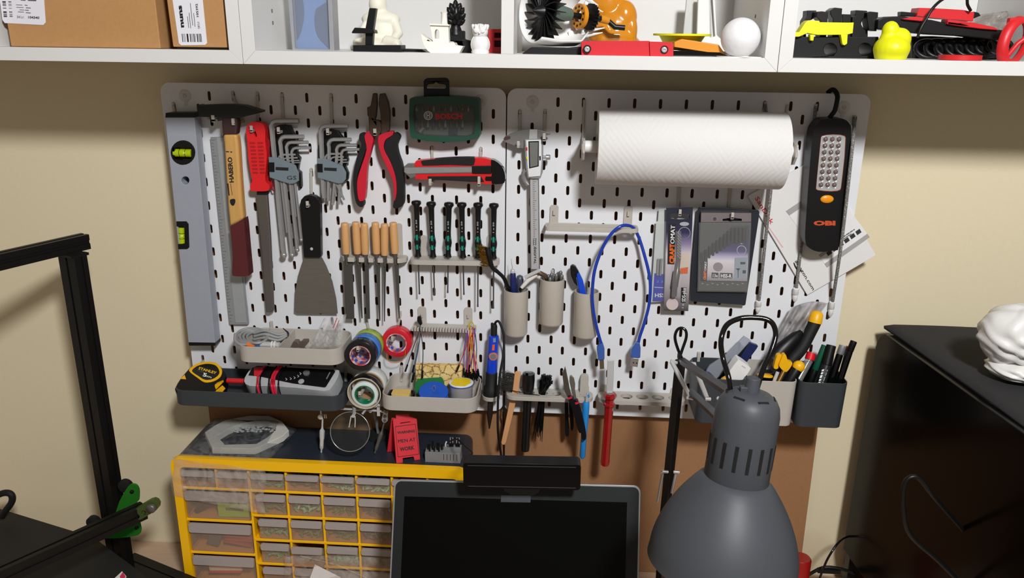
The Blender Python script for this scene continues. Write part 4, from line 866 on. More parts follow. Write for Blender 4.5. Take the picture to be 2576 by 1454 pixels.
# ---- bit set case ---------------------------------------------------------------------------------
t = thing('bit_set_case', 'dark green screwdriver bit case with a clear window and black hanger', 'bit set', (1118, 355, 16))
GB = mat('bottle_green', (24, 70, 54), .4)
win = cat(Z7((282, 385), (430, 370), (610, 366), (800, 374), (955, 392), (972, 450), (962, 715), (760, 742), (500, 738), (305, 712), (284, 600)), True, 2)
b = MB(); b.poly(Z7((228, 318), (245, 302), (400, 287), (600, 280), (820, 290), (1000, 308), (1022, 335), (1029, 735), (1012, 760), (860, 795), (640, 808), (430, 796), (255, 762), (237, 735), (222, 500)), 34, 30, holes=[win]); b.build('case_rim', GB, t, bev=2.2, seg=3)
b = MB(); b.poly(Z7((250, 350), (1000, 350), (1000, 750), (260, 740)), 14, 6); tr = b.build('bit_tray', mat('tray_grey', (140, 142, 140), .5), t)
b = MB(); b.poly(win, 33, 1.2); b.build('window', clear('smoked_window', (232, 234, 232), .10, .1, (150, 150, 150)), t)
b = MB(); b.poly(Z7((390, 300), (388, 115), (400, 90), (432, 74), (640, 70), (668, 82), (682, 112), (684, 300)), 20, 3, holes=[Z7((426, 195), (424, 165), (440, 148), (500, 142), (530, 118), (560, 140), (630, 148), (643, 160), (643, 185), (630, 198))]); b.build('hanger', BLACK, t, bev=.8)
for row, y in enumerate((395, 560)):
    for i in range(10 if row == 0 else 9):
        x = 310+i*66; y1 = y+75-(20 if row == 0 else 0); b = MB(); p, q = A(*Z7((x, y))[0], 22), A(*Z7((x, y1))[0], 22); b.tube([p, p.lerp(q, .4), p.lerp(q, .42), q], [1.5, 2, 3.1, 3.1], 6); b.build('screwdriver_bit', [STEEL, DSTEEL, mat('bit_brass', (150, 120, 70), .4, .8)][(i+row) % 3], tr)
b = MB(); b.poly(Z7((685, 655), (775, 652), (772, 722), (690, 716)), 24, 6); b.build('bit_holder', mat('navy_plastic', (40, 52, 74), .4), tr)
b = MB(); b.tube([A(*Z7((345, 690))[0], 22), A(*Z7((392, 640))[0], 22)], [4, 2.6], 10); b.build('socket', STEEL, tr)
tp(t, 'BOSCH', Z7((524, 543))[0], Z7((832, 540))[0], 14, 33.4, mat('logo_red', (200, 30, 34), .5), off=.04)
lw_ = mat('logo_white', (205, 205, 205), .5); b = MB(); b.poly(Z7(*circ(441, 503, 50)), 33.5, .4, holes=[Z7(*circ(441, 503, 42))]); b.poly(Z7(*circ(441, 503, 34)), 33.5, .4, holes=[Z7(*circ(441, 503, 29))]); b.poly(Z7((424, 480), (432, 480), (432, 498), (450, 498), (450, 480), (458, 480), (458, 526), (450, 526), (450, 508), (432, 508), (432, 526), (424, 526)), 33.5, .4); b.build('round_emblem', lw_, t)
# ---- utility knife --------------------------------------------------------------------------------
t = thing('utility_knife', 'red and black snap blade knife lying on two hooks', 'utility knife', (1150, 455, 20))
b = MB(); b.poly(cat(Z7((286, 1050), (320, 1020), (400, 1012), (600, 995), (780, 986), (980, 988), (1160, 1010), (1180, 1150), (1175, 1285), (1000, 1270), (850, 1256), (600, 1242), (420, 1232), (315, 1230), (290, 1200)), True, 2), 28, 16); b.build('body', mat('knife_red', (214, 26, 32), .35), t, bev=2.5, seg=3)
b = MB(); b.poly(cat(Z7((362, 1024), (450, 1010), (620, 994), (800, 985), (955, 985), (976, 1005), (968, 1050), (935, 1074), (700, 1066), (400, 1074), (376, 1060)), True, 2), 29.5, 15); b.build('grip_pad', BLACKR, t, bev=1.5)
b = MB(); b.poly(Z7((432, 1200), (1040, 1195), (1082, 1262), (860, 1258), (640, 1244), (446, 1236)), 29.5, 14); b.build('grip_pad', BLACKR, t, bev=1.5)
b = MB(); b.poly(cat(Z7((1162, 1008), (1240, 1042), (1298, 1110), (1322, 1200), (1312, 1270), (1260, 1286), (1172, 1285), (1168, 1250), (1100, 1248), (1100, 1200), (1166, 1198), (1166, 1100)), True, 2), 29.5, 18); b.build('end_cap', BLACKG, t, bev=2.5, seg=3)
b = MB(); b.poly(Z7((285, 1092), (942, 1086), (942, 1160), (300, 1172), (300, 1200), (240, 1222), (162, 1150), (165, 1088), (198, 1058), (285, 1056)), 29, 12); b.build('blade_channel', mat('channel_grey', (128, 122, 118), .4, .5), t, bev=.8)
b = MB(); b.poly(Z7((170, 1098), (940, 1096), (940, 1150), (380, 1160), (205, 1170), (170, 1150)), 29.8, .8); b.build('blade', STEEL, t)
b = MB(); b.poly(Z7((938, 1082), (1166, 1078), (1166, 1168), (945, 1166)), 31, 6); b.build('slider', BLACK, t, bev=1)
# ---- scraper --------------------------------------------------------------------------------------
t = thing('scraper', 'wide steel scraper blade with a black handle', 'scraper', (795, 786, 10))
b = MB(); b.poly([(755, 512), (757, 503), (765, 494), (778, 490.5), (792, 494), (802, 502), (805, 512), (807, 645), (804, 648), (768, 648), (764, 645)], 18, 13, holes=[stad(774, 509, 9, 17, ang=.15)]); b.build('handle', BLACK, t, bev=3, seg=3)
b = MB(); b.lathe(A(784, 626, 18.2), (0, -1, 0), [(-1, 2.6), (.6, 2.5), (1, 1.4)], 14); b.build('rivet', CHROME, t)
b = MB(); b.poly(Z9((1475, 345), (1645, 345), (1658, 360), (1700, 440), (1762, 600), (1800, 770), (1816, 925), (1410, 922), (1376, 905), (1384, 700), (1418, 520), (1450, 420)), 12, 1.6); b.build('blade', mat('brushed_blade', (120, 114, 106), .34, .45, scale=30, stretch=(1, 1, 12), noise=.18), t, bev=.3)
# ---- needle file rack with six files --------------------------------------------------------------
Z_R = -276
t = thing('file_rack', 'short beige scalloped rack holding six needle files', 'tool rack', (935, 655, 15))
x0, x1 = A(850, 645, 28).x*1000, A(1021, 650, 28).x*1000
sl = []
xs6 = [A(*Z8((x, 690))[0], 27).x*1000 for x in (203, 318, 418, 515, 615, 722)]
pts = [(x0+5, 0), (x0, -8), (x0+2, -18), (x0+8, -26)]
for x in xs6: pts += [(x-3.6, -28), (x-3.4, -18), (x-2, -15), (x+2, -15), (x+3.4, -18), (x+3.6, -28)]
pts += [(x1-8, -26), (x1-1, -18), (x1, -8), (x1-5, 0)]
b = MB(); b.slab([mm(x, y, Z_R) for x, y in pts], V((0, 0, -.0075))); b.build('shelf_plate', BEIGE_P, t, bev=1.2)
for x in (882, 1005):
    p = A(x, 600, 2); b = MB(); b.slab([mm(p.x*1000+a, -2.4, (p.z-ZB)*1000+c) for a, c in rrect(-5, -44, 5, 26, 4, 4)], V((0, .0022, 0))); b.build('bracket_strip', BEIGE_P, t, bev=.4)
FW = mat('file_handle_wood', (210, 160, 104), .5, scale=30, stretch=(5, 5, .5), noise=.1)
FS = mat('needle_file_steel', (84, 82, 78), .5, .5, noise=.2, scale=300)
fd = [((195, 335), (213, 657), (228, 735), (250, 1340), 'flat', 'pinkish end, widest flat blade', 'leftmost'), ((310, 325), (330, 655), (338, 740), (375, 1335), 't', '', ''), ((400, 340), (412, 660), (423, 740), (440, 1340), 'h', '', ''), ((515, 330), (530, 655), (540, 740), (560, 1360), 't', '', ''), ((612, 345), (614, 670), (614, 740), (610, 1368), 'r', '', ''), ((702, 330), (722, 652), (735, 740), (764, 1335), 't', '', '')]
flab = ['needle file with the broad flat blade, first from the left in the scalloped rack', 'second needle file from the left in the scalloped rack', 'third needle file from the left, with a straight blade, in the scalloped rack', 'fourth needle file from the left in the scalloped rack', 'fifth needle file from the left, with a thin round blade, in the scalloped rack', 'needle file at the right end of the scalloped rack']
for (a, c, e, g, kind, *_), lb in zip(fd, flab):
    D = 21; T_, B_, E_, G_ = (A(*Z8(q)[0], D) for q in (a, c, e, g)); t = thing('needle_file', lb, 'file', G_, 'wooden handled needle files in the rack')
    ax_ = (B_-T_); L_ = ax_.length*1000
    b = MB(); b.lathe(T_, ax_, [(0, 5.2), (.6, 6), (4, 6.3), (L_*.5, 6.6), (L_-6, 6.3), (L_, 5.8), (L_+1, 4)], 18); b.build('wooden_handle', FW, t)
    b = MB(); b.lathe(B_, ax_, [(-1, 4.5), (4, 4), (12, 2.4), (20, 2.2)], 10); b.build('tang', DSTEEL, t)
    b = MB(); sd = V((1, 0, 0))
    w0, w1, th = {'flat': (7.6, 7.6, 2.4), 't': (3.6, 1.0, 3), 'h': (3.4, 3.2, 2.2), 'r': (2.2, .8, 2.2)}[kind]
    st = B_+(E_-B_)*.55; b.slab([st+sd*(-w0*.0008), st+sd*(w0*.0008), E_+sd*(w0*.001), G_+sd*(w1*.001), G_-sd*(w1*.001), E_-sd*(w0*.001)], V((0, th*.001, 0))); b.build('file_blade', FS, t, bev=.5)
# ---- precision screwdrivers -----------------------------------------------------------------------
t = thing('screwdriver_rack', 'long beige rack with rounded ends holding six precision screwdrivers', 'tool rack', (1145, 658, 15))
b = MB(); x0, x1 = 404, 553; b.slab([mm(x, y, -276+(x-404)*.012) for x, y in rrect(x0, -32, x1, -1, 12, 5)], V((0, 0, -.008))); b.build('shelf_plate', BEIGE_P, t, bev=1.2)
for x in (1066, 1232):
    p = A(x, 618, 2); b = MB(); b.slab([mm(p.x*1000+a, -2.4, (p.z-ZB)*1000+c) for a, c in rrect(-5, -32, 5, 18, 4, 4)], V((0, .0022, 0))); b.build('bracket_strip', BEIGE_P, t, bev=.4)
GG = mat('teal_green_grip', (14, 142, 116), .42)
sd = [((943, 100), (963, 685), (977, 1080)), ((1098, 112), (1120, 690), (1137, 1092)), ((1285, 118), (1277, 690), (1267, 1066)), ((1418, 120), (1432, 695), (1438, 1085)), ((1590, 122), (1588, 700), (1585, 1212)), ((1755, 128), (1752, 705), (1735, 1228))]
slab = ['leftmost precision screwdriver in the rounded rack, with a very short shaft', 'second precision screwdriver from the left in the rounded rack', 'third precision screwdriver from the left in the rounded rack', 'fourth precision screwdriver from the left in the rounded rack', 'fifth precision screwdriver from the left, with a long thin shaft', 'rightmost precision screwdriver, behind the brass brush']
D = 22; proto = None
def screwdriver(T_, B_, S_, lb):
    t = thing('precision_screwdriver', lb, 'screwdriver', B_, 'black and green precision screwdrivers'); ax_ = (B_-T_); L = ax_.length*1000
    b = MB(); b.lathe(T_, ax_, [(0, 3), (1, 7), (3, 8), (5.5, 8), (8, 6), (11, 4.8), (20, 4.6), (L*.55, 3.9), (L*.62, 4.2), (L*.70, 5.4), (L*.73, 5.8), (L*.77, 5.4), (L*.84, 4.4), (L*.93, 4.2), (L, 5.6)], 20); h = b.build('handle', BLACK, t)
    b = MB(); u_ = V((1, 0, 0)); a_ = ax_.normalized()
    for f0, f1 in ((.60, .715), (.755, .86)):
        m_ = (f0+f1)/2
        for dx, w_, g0, g1 in ((0, 1.6, f0, f1), (-2.6, 1.1, m_-.028, m_+.028), (2.6, 1.1, m_-.028, m_+.028), (-3.2, .8, f0+.02, m_), (3.2, .8, m_, f1-.02)):
            p = T_+ax_*g0; q = T_+ax_*g1; yy = V((dx*.001, -.0052+abs(dx)*.0007, 0)); pr_ = p+yy; qr = q+yy; b.slab([pr_-u_*w_*.001, pr_+u_*w_*.001, qr+u_*w_*.001, qr-u_*w_*.001], V((0, .003, 0)))
    b.build('green_grip', GG, h)
    b = MB(); b.lathe(T_-a_*.0002, ax_, [(0, 2.6), (.2, 2.6)], 12); b.build('cap_disc', mat('dark_cap', (40, 42, 44), .4), h)
    b = MB(); b.lathe(B_, ax_, [(-2, 1.7), (8, 1.3), ((S_-B_).length*1000-6, 1.2), ((S_-B_).length*1000, 1.5)], 10); b.build('shaft', mat('blade_steel', (120, 120, 124), .3, .9), t)
    text(h, '1 x 50', T_+ax_*.52+V((.001, -.0049, 0)), T_+ax_*.33+V((.001, -.0052, 0)), V((-.0024, 0, 0)), mat('pale_ink', (170, 172, 172), .6), lift=.1, off=.02)
    return t
for (a, c, e), lb in zip(sd, slab): screwdriver(*(A(*Z8(q)[0], D) for q in (a, c, e)), lb)
# ---- cable comb with jumper wires -----------------------------------------------------------------
t = thing('comb_rack', 'beige comb toothed rack hanging above the solder tray', 'cable rack', (1115, 830, 15))
cz0 = (A(1120, 814, 0).z-ZB)*1000; xa, xb = A(1034, 825, 28).x*1000, A(1197, 828, 28).x*1000
b = MB(); b.bx(xa+3, xb-2, -16, -1, cz0-5, cz0); 
n = 23
for i in range(n):
    x = xa+2+(xb-xa-4)*i/(n-1); b.bx(x-1.5, x+1.5, -29, -15, cz0-5, cz0)
b.build('comb_plate', BEIGE_P, t, bev=.5)
for x in Z11((1008, 230), (1535, 240)):
    p = A(*x, 2); b = MB(); b.slab([mm(p.x*1000+a, -2.8, (p.z-ZB)*1000+c) for a, c in rrect(-7.3, -34, 7.3, 14, 5, 4)], V((0, .0026, 0))); b.build('bracket_strip', BEIGE_P, t, bev=.4)
    b = MB(); b.box(p+V((0, -.003, -.001)), 3.4, 3, 7); b.build('strip_clip', BEIGE_P, t, bev=.5)
def wires(name, label, top, ends, cols, con, d0=20, d1=42):
    t = thing(name, label, 'jumper wires', A(*Z11(ends[0])[0], d1))
    b = MB(); 
    for i, (e, c) in enumerate(zip(ends, cols)):
        p0 = top[i % len(top)]; mid = ((p0[0]*.55+e[0]*.45)+rnd.uniform(-24, 24), p0[1]*.55+e[1]*.45)
        b = MB(); dd = d0+rnd.uniform(-5, 5); b.tube(cat([A(*Z11((p0[0], p0[1]-8))[0], dd-6), A(*Z11(p0)[0], dd+6), A(*Z11(mid)[0], (d0+d1)/2+rnd.uniform(-5, 5)), A(*Z11(e)[0], d1)], False, 5), .75, 6)
        w = b.build('wire', c, t)
        q = A(*Z11(e)[0], d1); pm = A(*Z11(mid)[0], d1); dr = (q-pm).normalized(); b = MB(); b.tube([q-dr*.001, q+dr*.013], 1.5, 4); b.build('pin_socket', BLACK, w)
    return t
def wm(n, c): return mat('wire_'+n, c, .45)
GYB = wm('blue_grey', (70, 92, 108)); BKW = wm('black', (34, 40, 46))
t = wires('jumper_wires', 'grey jumper wires hanging from the left end of the comb rack', [(985, 400), (1000, 400), (1010, 400)], [(840, 810), (915, 815), (915, 900), (1012, 880), (905, 930)], [BKW, GYB, GYB, BKW, GYB], BLACK)
b = MB(); b.poly(Z11((952, 262), (990, 252), (1008, 345), (985, 362), (950, 310)), 32, 6); b.build('header_plug', BLACK, t, bev=.6)
cs = [(120, 40, 140), (230, 130, 30), (200, 40, 60), (80, 50, 150), (230, 230, 225), (200, 190, 40), (150, 60, 40), (60, 60, 64), (120, 50, 150), (225, 120, 40), (210, 210, 205), (180, 40, 50)]
wires('jumper_wires', 'bundle of coloured jumper wires hanging from the right end of the comb rack', [(1530, 400), (1560, 390), (1590, 395), (1610, 405)], [(1485, 850), (1505, 890), (1525, 900), (1545, 910), (1560, 890), (1580, 905), (1600, 880), (1615, 900), (1632, 880), (1645, 860), (1590, 860), (1430, 815), (1515, 870), (1570, 915), (1625, 910), (1550, 870)], [wm('c%d' % i, c) for i, c in enumerate(cs+cs[:4])], BLACK)
b = MB()
for i, c in enumerate(((190, 170, 40), (150, 60, 150), (220, 220, 210))): b.tube(cat([A(*Z11((1535+i*6, 395))[0], 24), A(*Z11((1545+i*4, 335-i*6))[0], 24), A(*Z11((1580, 325-i*4))[0], 24), A(*Z11((1606, 370))[0], 26), A(*Z11((1612, 420))[0], 28)], False, 4), .8, 6)
tag(b.build('wire_loop', wm('loop', (190, 170, 60))), 'yellow and violet wires arching over the right end of the comb', 'jumper wires')
Z12 = zoom(1260, 210, 3.5475); Z13 = zoom(1440, 220, 4.277); Z14 = zoom(1840, 210, 2.55); Z15 = zoom(1600, 480, 4.278); Z16 = zoom(1200, 600, 4.04); Z17 = zoom(1180, 860, 4.277); Z18 = zoom(1640, 740, 3.827); Z21 = zoom(1660, 520, 5.385)
hook(1308, 286, 1304, 357, 34, 'beige hook under the left jaws of the digital caliper')
hook(1371, 285, 1369, 337, 34, 'beige hook under the right jaws of the digital caliper', tip=9)
hook(1708, 468, 1711, 529, 24, 'beige hook holding the narrow masonry bit pack')
hook(1837, 468, 1843, 537, 34, 'beige hook holding the wide drill bit case')
# ---- digital caliper ------------------------------------------------------------------------------
t = thing('digital_caliper', 'steel digital caliper with a grey display, hanging on two hooks', 'caliper', (1345, 680, 16))
CG = mat('caliper_steel', (150, 148, 146), .35, .7)
b = MB(); b.poly(Z12((22, 495), (40, 470), (90, 448), (180, 416), (250, 408), (325, 408), (440, 444), (443, 456), (400, 466), (372, 470), (374, 505), (218, 512), (200, 580), (160, 572), (110, 552), (35, 522)), 20, 3.5); b.build('jaws', CG, t, bev=.6)
b = MB(); b.poly(Z12((22, 495), (40, 472), (84, 470), (84, 492), (40, 508)), 20.8, 1.4); b.build('jaw_tip', mat('jaw_tip_brown', (96, 76, 70), .4, .6), t)
b = MB(); b.poly(Z12((256, 410), (326, 410), (325, 500), (250, 500)), 21.5, 3); b.build('beam_top', mat('satin_steel', (208, 208, 210), .35, .5), t, bev=.4)
b = MB(); b.poly(Z12((252, 500), (335, 500), (345, 1454), (262, 1454))[:2]+[(1357.8, 677), (1335.6, 677)], 19, 3); bm_ = b.build('beam', MATS['satin_steel'], t, bev=.3)
b = MB()
for i in range(46):
    f = .255+i*.0146; xl = 1331.5+4*f; xr = 1354.5+3.3*f; y = 349+328*f*1.0
    if y > 640 or 598 < y < 600: break
    l = 9 if i % 5 == 0 else 5; b.poly([(xl+7, y), (xl+7+l, y), (xl+7+l, y+.9), (xl+7, y+.9)], 19.3, .2)
b.build('scale_marks', mat('mark_grey', (70, 70, 76), .6), bm_)
b = MB(); b.poly(Z12((248, 510), (258, 510), (268, 1454), (258, 1454))[:2]+[(1336.5, 677), (1334.5, 677)], 19.6, 2.5); b.poly([(1353.8, 452), (1355.6, 452), (1358.4, 677), (1356.2, 677)], 19.6, 2.5); b.build('beam_edge', DSTEEL, bm_)
tp(bm_, 'DIGITAL', (1343.5, 622), (1343.5, 664), 5.4, 19.2, PRINTK, off=.02); dashes(bm_, A(1341, 600, 19.3), A(1341, 617, 19.3), V((.0012, 0, 0)), MATS['mark_grey']); dashes(bm_, A(1347, 600, 19.3), A(1347, 617, 19.3), V((.0012, 0, 0)), MATS['mark_grey'])
b = MB(); b.poly(Z12((208, 498), (365, 494), (378, 560), (374, 790), (352, 850), (236, 846), (222, 760), (212, 600)), 25, 10); b.build('display_body', mat('display_grey_body', (140, 140, 140), .4), t, bev=1.5)
b = MB(); b.poly(Z12((222, 506), (362, 503), (364, 700), (352, 828), (246, 836), (236, 740)), 27, 3); fp = b.build('face_plate', mat('display_white', (222, 222, 224), .35), t, bev=.8)
b = MB(); b.poly(Z12((245, 516), (340, 513), (338, 740), (252, 760)), 27.4, 1); b.build('display_frame', BLACK, fp, bev=.3)
b = MB(); b.poly(Z12((256, 526), (332, 524), (328, 732), (262, 748)), 27.8, .6); b.build('liquid_crystal', mat('lcd_grey', (112, 114, 110), .25), fp)
b = MB(); b.poly(Z12((222, 570), (236, 569), (238, 598), (226, 599)), 27.5, 1); b.build('red_button', RED, fp)
b = MB(); b.poly(Z12((226, 655), (240, 654), (242, 678), (230, 679)), 27.5, 1); b.build('yellow_button', LIME, fp)
b = MB(); b.poly(Z12((342, 648), (356, 648), (356, 684), (344, 686)), 27.5, 1); b.build('slide_button', BLACK, fp)
b = MB(); p = A(*Z12((374, 657))[0], 21); b.lathe(p, (1, 0, 0), [(0, 2.4), (5, 2.4), (5, 4.2), (11, 4.2), (12, 3.4)], 14); b.build('lock_screw', STEEL, t)
b = MB(); b.ptube([(*Z12((225, 770))[0], 20), (*Z12((200, 800))[0], 18), (*Z12((212, 860))[0], 16), (*Z12((245, 905))[0], 16)], 3.4, 10); b.build('thumb_wheel', STEEL, t)
# ---- paper towel roll -----------------------------------------------------------------------------
t = thing('towel_holder', 'beige board holder with a white tube carrying the paper towel roll', 'towel holder', (1475, 340, 5))
yc, zc = -68, -79.5
b = MB(); b.tube([mm(683, yc, zc), mm(1000, yc, zc-1.5)], 9.2, 20); b.build('tube', WHITE, t)
for x, hx, hy in ((683, 1468, 250), (996, 1925, 262)):
    top = A(hx, hy, .5); tz = (top.z-ZB)*1000; b = MB()
    b.slab([mm(x-2, y, z) for y, z in ((-.5, tz), (-.5, zc-30), (-6, zc-32), (-72, zc-20), (-82, zc-8), (-82, zc+9), (-72, zc+13), (-14, zc+4), (-4, zc+12), (-3.5, tz))], V((.004, 0, 0))); b.build('side_arm', BEIGE_P, t, bev=1)
    b = MB(); b.lathe(mm(x-3, yc, zc), (1, 0, 0), [(0, 13), (3, 13)], 24); b.build('end_plate', BEIGE_P, t, bev=.5)
t = thing('paper_towel_roll', 'large white paper towel roll on the board holder', 'paper towel roll', mm(840, yc, zc-55))
pm = bpy.data.materials.new('embossed_paper'); pm.use_nodes = True; nt = pm.node_tree; bs = nt.nodes['Principled BSDF']; bs.inputs['Base Color'].default_value = lin((224, 222, 219)); bs.inputs['Roughness'].default_value = .9; bs.inputs['Specular IOR Level'].default_value = .15
tc = nt.nodes.new('ShaderNodeTexCoord'); hs = []
for rz in (.68, -.68):
    mp = nt.nodes.new('ShaderNodeMapping'); mp.inputs['Rotation'].default_value = (0, rz, 0); wv = nt.nodes.new('ShaderNodeTexWave'); wv.inputs['Scale'].default_value = 46; wv.bands_direction = 'X'; wv.inputs['Distortion'].default_value = .4
    nt.links.new(tc.outputs['Object'], mp.inputs['Vector']); nt.links.new(mp.outputs['Vector'], wv.inputs['Vector']); hs.append(wv)
ck = nt.nodes.new('ShaderNodeTexNoise'); ck.inputs['Scale'].default_value = 30; nt.links.new(tc.outputs['Object'], ck.inputs['Vector'])
rp = nt.nodes.new('ShaderNodeMath'); rp.operation = 'GREATER_THAN'; rp.inputs[1].default_value = .5; nt.links.new(ck.outputs['Fac'], rp.inputs[0])
mx = nt.nodes.new('ShaderNodeMix'); nt.links.new(rp.outputs[0], mx.inputs['Factor']); nt.links.new(hs[0].outputs['Fac'], mx.inputs['A']); nt.links.new(hs[1].outputs['Fac'], mx.inputs['B'])
bp = nt.nodes.new('ShaderNodeBump'); bp.inputs['Strength'].default_value = .16; bp.inputs['Distance'].default_value = .0009; nt.links.new(mx.outputs['Result'], bp.inputs['Height']); nt.links.new(bp.outputs['Normal'], bs.inputs['Normal'])
b = MB(); b.lathe(mm(703, yc, zc), (1, 0, -.0045), [(0, 20), (0, 55.4), (1, 56), (273, 56.6), (275, 56), (275, 20), (0, 20)], 72); b.build('paper', pm, t, smooth=40)
b = MB(); b.lathe(mm(703.5, yc, zc), (1, 0, -.0045), [(0, 17), (0, 20), (274, 20), (274, 17), (0, 17)], 32); b.build('card_core', CARD, t)
# ---- LED work lamp --------------------------------------------------------------------------------
t = thing('work_lamp', 'black LED work lamp with an orange button hanging from the right pegboard edge', 'work lamp', (2072, 633, 20))
body = cat(Z14((545, 270), (580, 234), (640, 226), (720, 228), (760, 262), (769, 310), (758, 500), (728, 770), (692, 1040), (660, 1070), (560, 1080), (495, 1052), (474, 1010), (476, 900), (500, 560), (522, 330)), True, 3)
b = MB(); b.poly(body, 42, 32); bo = b.build('housing', BLACK, t, bev=5, seg=4)
b = MB(); b.poly(cat(Z14((522, 330), (500, 560), (477, 900), (474, 1000), (470, 1000), (470, 880), (490, 540), (514, 330)), True, 2), 30, 8); b.build('seam', mat('seam_grey', (110, 104, 92), .3), t)
win = Z14((574, 344), (580, 336), (610, 329), (655, 326), (700, 328), (728, 336), (734, 346), (727, 470), (715, 580), (704, 672), (698, 684), (680, 691), (640, 694), (600, 692), (552, 686), (541, 678), (548, 600), (560, 480))
b = MB(); b.poly(win, 43.2, 1.2); b.build('window_seal', mat('orange_seal', (150, 60, 30), .5), t)
b = MB(); c_ = (636, 510); b.poly([(lambda q: (q[0], q[1]))((x*.975+.025*2089.4, y*.985+.015*410)) for x, y in win], 43.8, 2); rf = b.build('reflector', mat('reflector', (196, 194, 192), .3, .4), t, bev=.5)
for r in range(8):
    for c in range(3):
        x = 604-4.3*r+c*43; y = 358+41.8*r; p = A(*Z14((x, y))[0], 44)
        b = MB(); b.lathe(p, (0, -1, 0), [(0, 4.9), (.5, 4.9), (.2, 4.2), (-.2, 3.6)], 14); l_ = b.build('led_cup', CHROME, rf)
        b = MB(); b.sph(p, 3.7, 3.2, 3.7, nu=12, nv=8); b.build('led_lens', mat('led_dome', (120, 104, 98), .08, .2), rf)
b = MB(); b.sph(A(*Z14((613, 742))[0], 42.5), 10.2, 3, 6.4); b.build('button', mat('orange_button', (236, 150, 20), .3), t)
tp(t, 'OBI', Z14((526, 909))[0], Z14((667, 909))[0], 11, 42.2, mat('burnt_orange', (196, 74, 34), .5), off=.06)
b = MB(); b.ptube([(*Z14((632, 228))[0], 24), (*Z14((640, 205))[0], 24), (*Z14((662, 175))[0], 24), (*Z14((676, 120))[0], 22), (*Z14((680, 80))[0], 18), (*Z14((665, 48))[0], 8), (*Z14((645, 40))[0], -2), (*Z14((618, 58))[0], -9)], 3.6, 10); b.build('hanging_hook', BLACKR, t)
# ---- memory card mailers --------------------------------------------------------------------------
t = thing('card_mailer', 'white cardboard mailer tilted behind the elastic cords and the work lamp', 'mailer', (2032, 742, 4))
MW = mat('mailer_white', (226, 224, 222), .6, noise=.02)
b = MB(); b.poly(Z14((105, 722), (487, 1358), (928, 1102), (560, 474)), 5, 3.5); mb_ = b.build('mailer', MW, t, bev=.5)
b = MB(); b.poly(Z14((350, 818), (614, 1180), (888, 986), (628, 640)), 5.5, .4); lb = b.build('inner_label', mat('label_white', (232, 231, 230), .5), mb_)
GS_ = mat('label_grey', (166, 164, 164), .5)
for st_ in (((350, 818), (372, 846), (490, 768), (470, 738)), ((598, 1156), (614, 1180), (888, 986), (872, 964)), ((560, 1100), (572, 1116), (700, 1030), (690, 1012))):
    b = MB(); b.poly(Z14(*st_), 5.9, .3); b.build('grey_stripe', GS_, lb)

IK = mat('icon_black', (46, 46, 50), .5); b = MB()
for i in range(6):
    x, y = 607+i*37.6, 1097-i*26.8; b.poly(Z14((x, y-12), (x+27, y-31), (x+40, y-9), (x+13, y+10)), 5.9, .3)
b.build('icon_row', IK, lb)
tp(mb_, 'SanDisk', Z14((149, 736))[0], Z14((252, 905))[0], 11.5, 5.2, mat('ink_red', (206, 36, 44), .5), off=.01)
tp(mb_, 'amazon.com', Z14((406, 1140))[0], Z14((520, 1328))[0], 8.5, 5.2, PRINTK, off=.01)
b = MB(); b.poly(Z14((225, 906), (230, 903), (332, 1050), (327, 1054)), 5.3, .2); b.build('pink_line', mat('pale_pink', (226, 170, 170), .5), mb_)
b = MB(); b.poly([Z14((455, 1200))[0]]+cat(Z14((425, 1190), (412, 1168), (404, 1150), (398, 1152), (405, 1175), (420, 1198), (438, 1210)), False, 3), 5.3, .2); b.build('smile_mark', PRINTK, mb_)
for a_, c_, u_ in (((462, 805), (485, 840), (8, -5)), ((450, 850), (462, 868), (6, -4)), ((722, 985), (792, 938), (-3, -6)), ((724, 998), (770, 966), (-3, -5))):
    p_ = A(*Z14(a_)[0], 5.95); dashes(lb, p_, A(*Z14(c_)[0], 5.95), A(*Z14((a_[0]+u_[0], a_[1]+u_[1]))[0], 5.95)-p_, MATS['grey_ink'])
